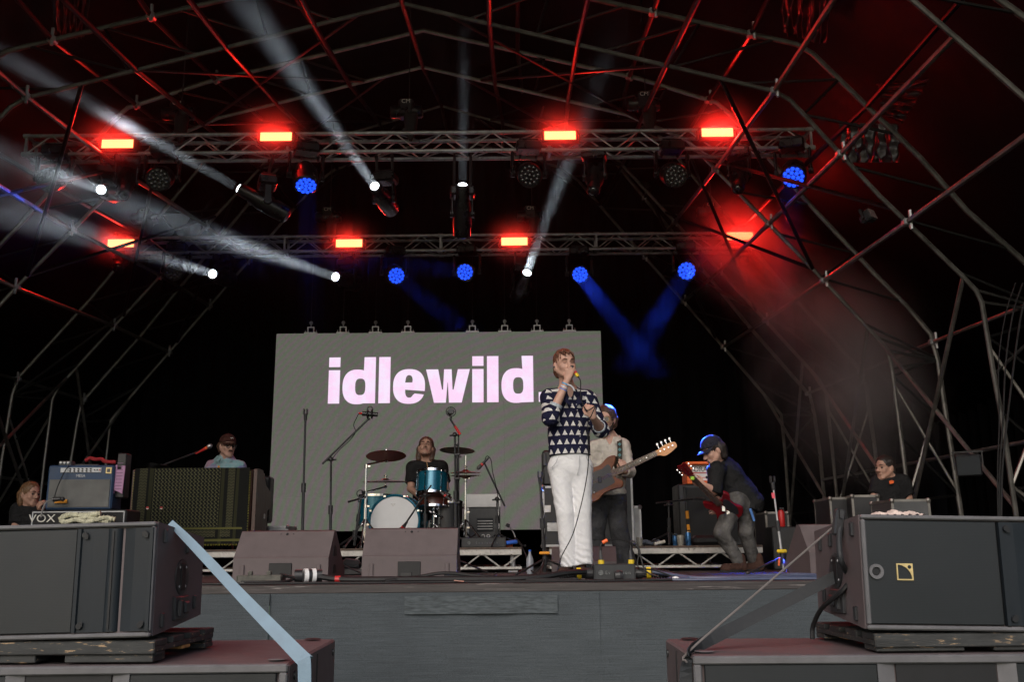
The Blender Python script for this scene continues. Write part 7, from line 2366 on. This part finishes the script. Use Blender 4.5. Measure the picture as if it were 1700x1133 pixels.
# ================================================================== MICROPHONE STANDS
def tripod(t, base, sp=.30, hub=.34, a0=20):
    for k in range(3):
        a = R(a0 + 120 * k); d = Vector((math.cos(a), math.sin(a), 0))
        b = MB(); b.tube(base + Vector((0, 0, hub * .4)), base + d * sp + Vector((0, 0, .012)), .009, n=6); b.sphere(base + d * sp + Vector((0, 0, .014)), .014, 8); b.build('leg', M['black_metal'], t, world=True)
    b = MB(); b.tube(base + Vector((0, 0, hub * .25)), base + Vector((0, 0, hub * .55)), .022, n=10); b.build('hub', M['black_metal'], t, world=True)
def mic_stand(label, base_px, Yb, top, zbase=STAGE_Z, boom=None, boom_end=None, mic=None, round_base=False, clip=True, r=.011, mat_='black_metal'):
    base = floor_at(base_px, Yb, zbase); top = at(*top)
    top.y = Yb
    t = thing('microphone_stand', label, 'microphone stand', base, group='microphone stands on the stage')
    if round_base:
        b = MB(); b.lathe([(.13, 0), (.13, .012), (.03, .03), (.014, .05)], base, (0, 0, 1), 28); b.build('base_plate', M['black_metal'], t, smooth=True, world=True)
    else: tripod(t, base)
    h = top.z - zbase; lean = top - base
    mid = base + lean * .55
    b = MB(); b.tube(base + Vector((0, 0, .03)), mid, r * 1.25); b.tube(mid, top, r * .9); b.build('tube', M[mat_], t, world=True)
    b = MB(); b.tube(mid - lean.normalized() * .03, mid + lean.normalized() * .05, r * 1.9, n=10); b.build('height_clutch', M['black_plastic'], t, world=True)
    end = top
    if boom:
        p0, p1 = at(*boom), at(*boom_end)
        b = MB(); b.tube(p0, p1, r * .85); b.build('boom', M[mat_], t, world=True)
        b = MB(); b.sphere(top, .024, 10); b.tube(top + Vector((-.05, 0, -.01)), top + Vector((.05, 0, -.005)), .008, n=6); b.build('swivel', M['black_plastic'], t, world=True)
        end = p1
    if clip:
        b = MB(); d = (end - (at(*boom) if boom else base)).normalized(); b.tube(end - d * .01, end + d * .05, .014, .018, 8); b.box(end + d * .06 + Vector((-.014, 0, .012)), (.012, .04, .05), bev=.004); b.box(end + d * .06 + Vector((.014, 0, .012)), (.012, .04, .05), bev=.004); b.build('clip', M['black_plastic'], t, world=True)
    return t, end
def mic(label, p, d, L_=.16, r=.018, head=.025, mt='black_plastic', hm='cable_grey', band=None, cable=None, name='microphone'):
    d = Vector(d).normalized(); p = Vector(p)
    t = thing(name, label, 'microphone', p, group='microphones on stands')
    b = MB(); b.lathe([(r * .55, -L_), (r * .8, -L_ * .5), (r, -L_ * .2), (r * 1.05, 0)], p, d, 14); b.build('handle', M[mt], t, smooth=True, world=True)
    b = MB(); b.lathe([(head * .85, 0), (head, .012), (head * .98, .03), (head * .75, .046), (head * .3, .055)], p, d, 16); b.build('head', M[hm], t, smooth=True, world=True)
    if band: b = MB(); b.lathe([(r * 1.08, -.03), (r * 1.1, -.008)], p, d, 14); b.build('band', M[band], t, world=True)
    if cable: b = MB(); b.path(smooth_path(cable, 5), .0042, 5); b.build('cable', M['cable'], t, smooth=True, world=True)
    return t
mic_stand('straight empty microphone stand left of the bass drum, before the screen', 500, 8.6, (507, 697, 8.6), round_base=True)
bst, be = mic_stand('boom stand reaching up to the right, before the left part of the screen', 548, 8.9, (549.5, 763, 8.9), boom=(535, 771, 8.88), boom_end=(611, 697, 8.95), clip=False)
t = thing('studio_microphone', 'black side microphone in a round shock mount on the boom stand', 'microphone', be, group='microphones on stands')
c = at(614, 688, 8.95)
b = MB(); b.tube(c + Vector((-.07, 0, .006)), c + Vector((.075, 0, -.006)), .023, .021, 14); b.build('body', M['black_metal'], t, smooth=True, world=True)
for o_ in (-.02, .02):
    b = MB(); b.torus(c + Vector((o_, 0, 0)), (1, 0, 0), .042, .006, 20, 6); b.build('shock_ring', M['black_plastic'], t, smooth=True, world=True)
b = MB(); b.tube(c + Vector((0, 0, -.04)), be, .012, n=8); b.torus(c + Vector((.0, .0, .045)), (0, 1, 0), .026, .006, 16, 6); b.build('mount', M['black_plastic'], t, world=True)
b = MB(); b.tube(c + Vector((-.07, 0, .006)), c + Vector((-.105, 0, .008)), .011, n=8); b.build('plug', M['red'], t, world=True)
b = MB(); b.path(smooth_path([c + Vector((-.105, 0, .008)), at(592, 694, 8.95), at(587, 706, 8.95), at(590, 718, 8.95), at(580, 732, 8.93), at(563, 748, 8.9), at(551, 766, 8.88), at(549, 800, 8.88)], 5), .004, 5); b.build('cable', M['cable'], t, smooth=True, world=True)
st3, e3 = mic_stand('tall stand with two tubes before the middle of the screen', 758, 9.2, (755, 722, 9.2), boom=(764, 722, 9.2), boom_end=(748, 697, 9.2), clip=False, zbase=RZ - .25)
b = MB(); q = at(755, 722, 9.2); b.tube(q + Vector((.035, .02, .0)), floor_at(762, 9.24) + Vector((0, 0, .1)), .0065); b.build('second_tube', M['black_metal'], st3, world=True)
for y_ in (755, 795, 835):
    b = MB(); b.box(at(759, y_, 9.2), (.06, .03, .022), bev=.005); b.build('cross_clamp', M['black_plastic'], st3, world=True)
b = MB(); b.tube(at(764, 722, 9.18), at(755, 708, 9.18), .013, n=8); b.build('red_tape', M['red'], st3, world=True)
t = thing('studio_microphone', 'round black microphone in a ring mount at the top of the tall stand', 'microphone', e3, group='microphones on stands')
c = at(748.5, 684, 9.2)
for r_, k_ in ((.046, .005), (.028, .005)):
    b = MB(); b.torus(c, (.15, -1, .1), r_, k_, 26, 6); b.build('shock_ring', M['black_plastic'], t, smooth=True, world=True)
b = MB(); b.tube(c + Vector((.0, -.05, 0)), c + Vector((-.02, .09, -.01)), .024, n=14); b.build('body', M['black_metal'], t, smooth=True, world=True)
b = MB()
for a in range(0, 360, 90): b.tube(c + Vector((.028 * math.cos(R(a)), 0, .028 * math.sin(R(a)))), c + Vector((.046 * math.cos(R(a)), 0, .046 * math.sin(R(a)))), .003, n=5)
b.tube(c + Vector((0, 0, -.046)), e3, .011, n=8); b.build('mount', M['black_plastic'], t, world=True)
# hi-hat side boom
s4, e4 = mic_stand('short boom stand at the right corner of the drum riser, microphone aimed at the cymbals', 826, 9.95, (825, 829, 9.95), RZ, boom=(838, 841, 9.95), boom_end=(804, 769, 9.98), clip=False)
mic('black microphone with a red clip pointing down at the hi-hat', at(798, 774, 9.98), (-.75, 0, -.75), .12, .016, .02, cable=[at(804, 768, 9.98), at(808, 758, 9.98), at(815, 764, 9.98), at(818, 785, 9.96), at(824, 810, 9.95), at(828, 840, 9.95), at(830, 880, 9.95)], band='red')
# bass drum and tom microphones
s5, e5 = mic_stand('low boom stand reaching into the port of the bass drum', 706, 9.8, (706, 822, 9.8), RZ, boom=(716, 806, 9.8), boom_end=(672, 872, 9.85), clip=False)
mic('dark microphone with a red plug at the bass drum port', at(668, 878, 9.85), (-.5, .5, -.6), .10, .02, .028, band='red')
mic('small dark microphone clipped at the right of the rack tom', at(737, 822, 10.0), (-.6, .2, .5), .11, .014, .018, band='red')
s6, e6 = mic_stand('small clip stand left of the bass drum with a ring microphone', 588, 10.0, (600, 822, 10.0), RZ, clip=False)
b = MB(); b.torus(at(598, 820, 9.98), (.2, -1, 0), .035, .005, 20, 6); b.sphere(at(603, 818, 9.98), .020, 8); b.build('ring_mount', M['black_plastic'], s6, smooth=True, world=True)
# singer's stand
s7, e7 = mic_stand('empty microphone stand left of the singer with an orange tag', 905, 7.9, (897, 803, 7.9))
b = MB(); b.box(at(904, 919, 7.86), (.085, .02, .022), bev=.006); b.build('orange_tag', M['orange_tape'], s7, world=True)
b = MB(); b.path(smooth_path([at(897, 803, 7.88), at(901, 840, 7.87), at(905, 880, 7.87), at(903, 930, 7.87), floor_at(885, 7.8) + Vector((0, 0, .01))], 5), .0045, 5); b.build('cable', M['cable'], s7, smooth=True, world=True)
s8, e8 = mic_stand('slim stand with a pink band and a yellow tag, right of the guitarist', 1302, 7.4, (1284, 812, 7.4), mat_='alu_dull', r=.008)
b = MB(); q = at(1284.5, 828, 7.4); q2 = at(1283, 819, 7.4); b.tube(q, q2, .0125, n=8); b.build('pink_band', M['pink'], s8, world=True)
b = MB(); b.box(at(1298, 916, 7.37), (.075, .02, .028), bev=.008); b.build('yellow_tag', M['yellow'], s8, world=True)
b = MB(); b.tube(at(1294, 926, 7.36), at(1293, 940, 7.36), .008, n=6); b.build('orange_stick', M['orange_vivid'], s8, world=True)
s9, e9 = mic_stand('low black boom stand before the black speaker cabinet', 1112, 10.0, (1110, 838, 10.0), RZ, boom=(1089, 836, 10.0), boom_end=(1150, 829, 10.15), clip=False)
mic('dark microphone before the cloth of the black speaker cabinet', at(1165, 829, 10.2), (.9, .5, 0), .10, .016, .02)
# organ singer's boom
kb0 = floor_at(262, 10.6, RZ)
s10, e10 = mic_stand('boom stand behind the organ, reaching up to the keyboard player', 262, 10.75, (268, 774, 10.75), RZ, boom=(262, 776, 10.75), boom_end=(338, 747, 10.75), clip=False)
mic('vocal microphone with a pale mesh head and an orange band before the keyboard player', at(345, 743, 10.75), (.75, 0, .42), .15, .017, .026, mt='red', hm='alu', band='orange_vivid')
b = MB(); b.sheet(lambda u, v: tuple(at(238 + 40 * u, 775 + 6 * math.sin(math.pi * u) * (v - .5) * 2, 10.42) + Vector((0, .14 * v, .012 * math.sin(7 * u + 5 * v)))), 14, 6)
tag(b.build('black_cloth', M['matt_black'], smooth=True), 'black cloth lying on the left end of the organ top', 'cloth')
# gooseneck lamp and pedals at the riser corner
t = thing('clip_lamp', 'small black lamp on a bent neck at the right corner of the drum riser', 'lamp', floor_at(852, 9.95, RZ))
b = MB(); b.path(smooth_path([floor_at(857, 9.95, RZ) + Vector((0, 0, .05)), at(854, 888, 9.95), at(849, 880, 9.94), at(845, 875, 9.92)], 4), .006, 6); b.build('neck', M['alu_dull'], t, world=True)
b = MB(); b.box(at(843, 873, 9.9), (.04, .04, .03), Euler((.3, .5, 0)).to_matrix(), bev=.006); b.build('head', M['black_plastic'], t, world=True)
b = MB(); b.sphere(floor_at(856, 9.95, RZ) + Vector((0, 0, .055)), .028, 10); b.build('clamp', M['cable_grey'], t, world=True)
pd = [(826, .09, 'red', 'low red effects pedal on the corner of the drum riser'), (843, .07, 'orange_vivid', 'low orange effects pedal on the corner of the drum riser'), (815, .06, 'case_grey', 'low grey effects pedal beside the red one on the drum riser')]
for px, w_, mm, lab in pd:
    p = floor_at(px, 9.97, RZ)
    t = thing('effects_pedal', lab, 'pedal', p, group='effects pedals on the drum riser')
    b = MB(); b.box((0, .06, .022), (w_ + .03, .12, .04), bev=.006); b.build('body', M[mm], t)
    for k in range(2): b = MB(); b.lathe([(.009, 0), (.008, .012)], (-.02 + .04 * k, .02, .044), (0, 0, 1), 8); b.build('knob', M['black_plastic'], t)
b = MB(); p = floor_at(850, 9.9, RZ); b.tube(p + Vector((-.06, 0, .04)), p + Vector((.05, .03, .055)), .022, n=10)
tag(b.build('cable_plug', M['blue_plug'], smooth=True), 'blue cable plug lying on the corner of the drum riser', 'plug')

# ================================================================== POWER BOXES AND CABLES AT THE EDGE
M['box_black'] = mat('box_black', (.018, .020, .022), .5, var=.3, vs=14, wear=.70, wcol=(.09, .085, .08), ws=30)
def power_box(label, px0, px1, Y, pytop, depth=.16, text=None, z=STAGE_Z, rz=0):
    x0, x1 = fx(px0, Y, z), fx(px1, Y, z); h = at((px0 + px1) / 2, pytop, Y).z - z
    t = thing('power_box', label, 'power box', ((x0 + x1) / 2, Y, z), R(rz), 'black power boxes on the stage')
    W = x1 - x0
    b = MB(); b.box((0, depth / 2, h / 2), (W, depth, h), bev=.006); b.build('box', M['box_black'], t)
    b = MB()
    for sx in (-1, 1): b.box((sx * W * .48, -.002, h / 2), (W * .03, .006, h * .9), bev=.002)
    b.build('end_bracket', M['black_plastic'], t)
    if text:
        for s_, x_ in text: text_mesh('lettering', s_, h * .30, M['worn_print'], t, (x_ * W, -.0035, h * .46), ext=.0008)
        b = MB()
        for q in (-1, 0, 1): b.box((-W * .33, -.003, h * .46 + q * h * .085), (h * .26, .002, h * .05), bev=.0)
        b.torus((-W * .33, -.003, h * .46), (0, 1, 0), h * .15, h * .018, 20, 4); o_ = b.build('emblem', M['worn_print'], t); o_['kind'] = 'stuff'
    return t, W, h
M['worn_print'] = mat('worn_print', (.16, .17, .17), .7, var=.6, vs=60)
pb1, W, h = power_box('black power box with worn pale lettering at the feet of the singer', 986, 1056, 6.3, 937, .18, [('E', -.20), ('v', -.13), ('l', .04), ('u', .10), ('t', .17), ('i', .21), ('o', .27), ('n', .35)])
px = pb1.location
for sx, w0 in ((-1, 1), (1, 1)):
    b = MB(); y_ = -.0; zc = h * .42
    b.tube((sx * W / 2, .08, zc), (sx * (W / 2 + .05), .075, zc), .036, n=16); b.tube((sx * (W / 2 + .05), .075, zc), (sx * (W / 2 + .075), .072, zc), .030, n=16); b.build('socket', M['black_plastic'], pb1)
    b = MB(); b.tube((sx * (W / 2 + .078), .072, zc), (sx * (W / 2 + .105), .07, zc), .037, n=16); b.build('yellow_ring', M['yellow'], pb1)
    b = MB()
    for k in range(7): b.lathe([(.022, 0), (.030, .004), (.030, .012), (.022, .016)], (sx * (W / 2 + .107 + .017 * k), .068 - .003 * k, zc - .002 * k), (sx, -.1, -.05), 14)
    b.build('strain_relief', M['black_plastic'], pb1)
for k, xx in enumerate((-.30, .42)):
    b = MB(); b.tube((xx * W, .05, h), (xx * W, .05, h + .025), .020, n=12); b.build('yellow_socket', M['yellow'], pb1)
    b = MB(); b.tube((xx * W, .05, h + .025), (xx * W - .004, .05, h + .085), .014, .008, 10); b.build('plug', M['cable_grey'], pb1)
b = MB(); q = Vector((-.30 * W, .05, h + .085)); b.path(smooth_path([q, q + Vector((.0, .0, .035)), q + Vector((.03, .0, .06))], 4), .007, 6); b.build('lead', M['cable'], pb1)
b = MB(); b.tube(q + Vector((.012, 0, .05)), q + Vector((.045, 0, .066)), .012, n=8); b.build('orange_sleeve', M['orange_vivid'], pb1)
b = MB(); q2 = q + Vector((.045, 0, .066)); b.path(smooth_path([q2, q2 + Vector((.10, .0, .0)), q2 + Vector((.20, 0, -.06)), (W / 2 + .02, .04, h * .8), (W / 2 + .12, -.03, .06), (W / 2 + .25, -.06, .012)], 5), .0055, 6); b.build('lead', M['cable'], pb1)
b = MB(); q3 = Vector((.42 * W, .05, h + .085)); b.path(smooth_path([q3, q3 + Vector((.01, .02, .06)), q3 + Vector((.05, 0, .02)), (W / 2 + .06, 0, h * .6), (W / 2 + .14, -.05, .02)], 5), .0055, 6); b.build('lead', M['cable'], pb1)
b = MB(); b.lathe([(.03, -.03), (.036, 0), (.03, .02)], (.10 * W, -.03, .028), (1, 0, 0), 14); b.build('front_plug', M['black_plastic'], pb1)
power_box('black power box with pale lettering lying on the drum riser', 766, 840, 9.87, 893, .16, [('E', -.16), ('v', -.10), ('o', -.03), ('l', .03), ('u', .08), ('t', .14), ('i', .18), ('o', .23), ('n', .30)], z=RZ)
power_box('flat black box in front of the right front monitor, green tag on it', 737, 800, 6.35, 954, .2)
b = MB(); q = at(795, 960, 6.28); b.box(q, (.06, .012, .032), Euler((0, -.15, 0)).to_matrix(), bev=.003); tag(b.build('green_tag', mat('mint', (.42, .58, .46), .6)), 'pale green tag on the flat black box', 'tag')
b = MB(); q = at(806, 960, 6.24); b.tube(q, q + Vector((.025, 0, 0)), .016, n=10); tag(b.build('orange_collar', M['orange_tape']), 'orange collar of the cable beside the green tag', 'plug')
b = MB(); q = at(811, 960, 6.24); b.tube(q, q + Vector((.055, 0, -.001)), .015, n=10); tag(b.build('cable_plug', M['blue_plug'], smooth=True), 'blue cable plug right of the green tag', 'plug')
b = MB(); q = at(720, 961, 6.22); b.tube(q, q + Vector((.025, 0, 0)), .013, n=10); tag(b.build('cable_plug', M['blue_plug'], smooth=True), 'small blue cable plug before the middle monitor', 'plug')
b = MB(); q = at(726, 961, 6.22); b.tube(q, q + Vector((.035, 0, -.002)), .013, n=10); tag(b.build('white_plug', M['white']), 'white cable plug before the middle monitor', 'plug')
# wooden blocks at the left
t, W, h = power_box('grey wooden block box at the left end of the cables', 391, 466, 6.3, 956, .14)
for c_ in t.children: c_.data.materials[0] = mat('block_grey', (.085, .082, .070), .8, var=.4, vs=16, bump=.4)
for xx in (-.20, .22): b = MB(); b.box((xx * W, .02, h + .012), (.03, .03, .03), bev=.006); b.build('peg', bpy.data.materials['block_grey'], t)
b = MB(); q = floor_at(420, 6.1); b.box(q + Vector((0, 0, .006)), (.16, .02, .012)); tag(b.build('white_tape', M['white']), 'strip of white tape at the stage edge below the wooden block', 'tape')
# large cable connector with white rings
t = thing('cable_connector', 'thick cable connector with two white rings lying before the left monitor', 'connector', floor_at(513, 6.3))
c = floor_at(513, 6.28) + Vector((0, 0, .045))
for i, (dx, r_, w_, mm) in enumerate(((-.065, .040, .05, 'black_plastic'), (-.022, .046, .022, 'white'), (0, .042, .022, 'black_plastic'), (.024, .046, .022, 'white'), (.055, .038, .045, 'black_plastic'))):
    b = MB(); b.tube(c + Vector((dx - w_ / 2, dx * .3, 0)), c + Vector((dx + w_ / 2, dx * .3 + .01, 0)), r_, n=18); b.build(('body', 'white_ring', 'body', 'white_ring', 'cable_gland')[i], M[mm], t, smooth=True, world=True)
b = MB(); q = floor_at(556, 6.26) + Vector((0, 0, .024)); b.tube(q, q + Vector((.035, .002, -.001)), .021, n=10); tag(b.build('red_tape', M['red']), 'band of red tape on the thick cable before the left monitor', 'tape')
def cable(label, pts, r=.012, mt='cable', name='cable', grp='cables along the front edge of the stage'):
    b = MB(); b.path(smooth_path([p if isinstance(p, Vector) else floor_at(p[0], p[1]) + Vector((0, 0, p[2])) for p in pts], 6), r, 7)
    return tag(b.build(name, M[mt], smooth=True), label, 'cable', grp)
cable('thickest cable, running right from the connector with white rings', [(528, 6.28, .04), (560, 6.26, .024), (600, 6.25, .020), (680, 6.22, .02), (760, 6.15, .02), (840, 6.12, .02), (900, 6.15, .03), (940, 6.22, .05), (972, 6.32, .055)], .019)
cable('thin cable at the very edge of the stage, below the two front monitors', [(300, 5.95, .008), (400, 5.9, .008), (500, 5.95, .008), (600, 5.88, .008), (720, 5.93, .008), (840, 5.88, .008), (960, 5.9, .008), (1060, 5.95, .008), (1150, 6.0, .008)], .008)
cable('cable arching over the others before the middle monitor', [(640, 6.2, .012), (690, 6.25, .03), (735, 6.25, .055), (790, 6.2, .04), (850, 6.15, .018), (900, 6.1, .012), (960, 6.1, .012)], .011)
cable('cable lying in the tangle left of the power box, rising to the left', [(800, 6.4, .012), (850, 6.5, .012), (890, 6.4, .012), (930, 6.35, .02), (970, 6.4, .05)], .013)
cable('loop of cable in the tangle between riser corner and singer', [(840, 6.6, .012), (870, 6.9, .012), (900, 6.8, .02), (915, 6.5, .012), (890, 6.3, .012), (855, 6.4, .012), (835, 6.7, .012)], .009)
cable('second loop of cable in the tangle left of the singer', [(860, 7.0, .012), (890, 7.2, .012), (920, 6.9, .012), (905, 6.6, .02), (870, 6.6, .02), (850, 6.8, .012)], .009)
cable('cable leading from the wooden block to the connector', [(466, 6.4, .05), (480, 6.3, .04), (490, 6.25, .03), (470, 6.15, .012), (440, 6.1, .012), (400, 6.1, .012)], .010)
cable('black cable running right from the power box into the blue light', [(1085, 6.35, .05), (1110, 6.3, .035), (1150, 6.2, .014), (1200, 6.15, .012), (1280, 6.2, .012), (1340, 6.3, .012), (1400, 6.5, .012)], .013, 'cable_blue_lit')
cable('second cable in the blue light, bowed toward the side monitor', [(1110, 6.15, .010), (1180, 6.3, .012), (1250, 6.7, .012), (1320, 6.6, .02), (1375, 6.5, .012)], .012, 'cable_blue_lit')
cable('third cable in the blue light, nearest to the stage edge', [(1090, 6.0, .008), (1180, 5.95, .008), (1280, 6.0, .008), (1390, 6.0, .008)], .009, 'cable_blue_lit')
cable('cable curling down from the riser corner to the floor', [at(854, 893, 9.9), at(862, 900, 9.8), at(872, 920, 9.6), at(880, 945, 9.0), floor_at(890, 8.4) + Vector((0, 0, .01))], .007, 'cable', 'cable', 'cables along the front edge of the stage')
b = MB(); p = floor_at(1122, 6.1); b.sphere(p + Vector((0, 0, .012)), .02, 8, sc=(1.2, 1, .7)); tag(b.build('tape_ball', M['white']), 'small ball of white tape at the stage edge in the blue light', 'tape')
b = MB(); p = floor_at(762, 5.9); b.box(p + Vector((0, 0, .014)), (.06, .02, .004), Euler((0, .1, 0)).to_matrix()); tag(b.build('pink_tape', mat('peach', (.55, .28, .22), .7)), 'scrap of peach tape at the stage edge before the middle monitor', 'tape')
# towel and bottles by the riser leg
t = thing('plastic_bottle', 'clear bottle lying at the riser leg left of the singer', 'bottle', floor_at(880, 8.9))
b = MB(); b.lathe([(.03, 0), (.033, .02), (.033, .13), (.012, .18), (.012, .2)], floor_at(880, 8.9) + Vector((0, 0, .001)), (0, 0, 1), 14); b.build('body', mat('clear_plastic', (.3, .32, .36), .15), t, smooth=True, world=True)
b = MB(); b.lathe([(.014, .2), (.014, .215)], floor_at(880, 8.9), (0, 0, 1), 10); b.build('cap', M['blue_plug'], t, world=True)
b = MB(); p = floor_at(583, 9.2); b.box(p + Vector((0, 0, .10)), (.18, .12, .09), Euler((.2, .1, .3)).to_matrix(), bev=.03); b.box(p + Vector((0, 0, .03)), (.24, .16, .06), bev=.01)
tag(b.build('floor_pedal_board', M['black_plastic']), 'black foot switch box between the two front monitors', 'pedal')

# ================================================================== RED SMOKE
def plume(name, pts, c, dens, sc, seed, lo, hi):
    m = bpy.data.materials.new(name); m.use_nodes = True
    nt = m.node_tree; nt.nodes.clear(); S.nt = nt
    out = nt.nodes.new('ShaderNodeOutputMaterial'); pv = nt.nodes.new('ShaderNodeVolumePrincipled')
    pv.inputs['Color'].default_value = (*c, 1); pv.inputs['Anisotropy'].default_value = .1
    tc = nt.nodes.new('ShaderNodeTexCoord')
    mp = nt.nodes.new('ShaderNodeMapping'); mp.inputs['Location'].default_value = (seed, seed * .7, 0); nt.links.new(tc.outputs['Object'], mp.inputs[0])
    n1 = noise(nt, mp.outputs[0], sc, 4, .62, .8)
    ln = nt.nodes.new('ShaderNodeVectorMath'); ln.operation = 'LENGTH'; nt.links.new(tc.outputs['Object'], ln.inputs[0])
    fall = remap(nt, ln.outputs['Value'], .35, 1.0, 1, 0)
    d = remap(nt, n1.outputs[0], lo, hi, 0, 1) * fall * fall * dens
    nt.links.new(d.s, pv.inputs['Density']); nt.links.new(pv.outputs[0], out.inputs['Volume'])
    a, b_, rad = pts
    mid = (a + b_) / 2; ax = (b_ - a); L_ = ax.length / 2
    bm = bmesh.new(); bmesh.ops.create_icosphere(bm, subdivisions=4, radius=1.0)
    me = bpy.data.meshes.new(name); bm.to_mesh(me); bm.free(); me.materials.append(m)
    o = link(bpy.data.objects.new(name, me))
    o.location = mid; o.scale = (rad, rad, L_)
    o.rotation_euler = ax.to_track_quat('Z', 'Y').to_euler()
    return tag(o, kind='stuff')
plume('red_smoke', (at(1130, 320, 13.9), at(1440, 590, 12.2), 1.0), (.9, .9, .9), 3.0, 1.6, 3.0, .40, .72)
plume('drifting_smoke', (at(1330, 420, 12.4), at(1490, 860, 11.0), 1.4), (.9, .88, .9), 1.4, 1.1, 7.0, .38, .72)

# volume balls added round the strobes to imitate their red lens halo
m = bpy.data.materials.new('strobe_halo'); m.use_nodes = True
nt = m.node_tree; nt.nodes.clear(); S.nt = nt
out = nt.nodes.new('ShaderNodeOutputMaterial'); pv = nt.nodes.new('ShaderNodeVolumePrincipled')
pv.inputs['Color'].default_value = (.9, .9, .9, 1)
tc = nt.nodes.new('ShaderNodeTexCoord')
ln = nt.nodes.new('ShaderNodeVectorMath'); ln.operation = 'LENGTH'; nt.links.new(tc.outputs['Object'], ln.inputs[0])
fall = remap(nt, ln.outputs['Value'], .0, 1.0, 1, 0)
nt.links.new((fall * fall * fall * 1.7).s, pv.inputs['Density']); nt.links.new(pv.outputs[0], out.inputs['Volume'])
bm = bmesh.new(); bmesh.ops.create_icosphere(bm, subdivisions=3, radius=1.0)
me = bpy.data.meshes.new('strobe_halo'); bm.to_mesh(me); bm.free(); me.materials.append(m)
for p_ in PUFFS:
    o = link(bpy.data.objects.new('strobe_halo', me)); o.location = p_; o.scale = (.75, .55, .6); tag(o, kind='stuff')
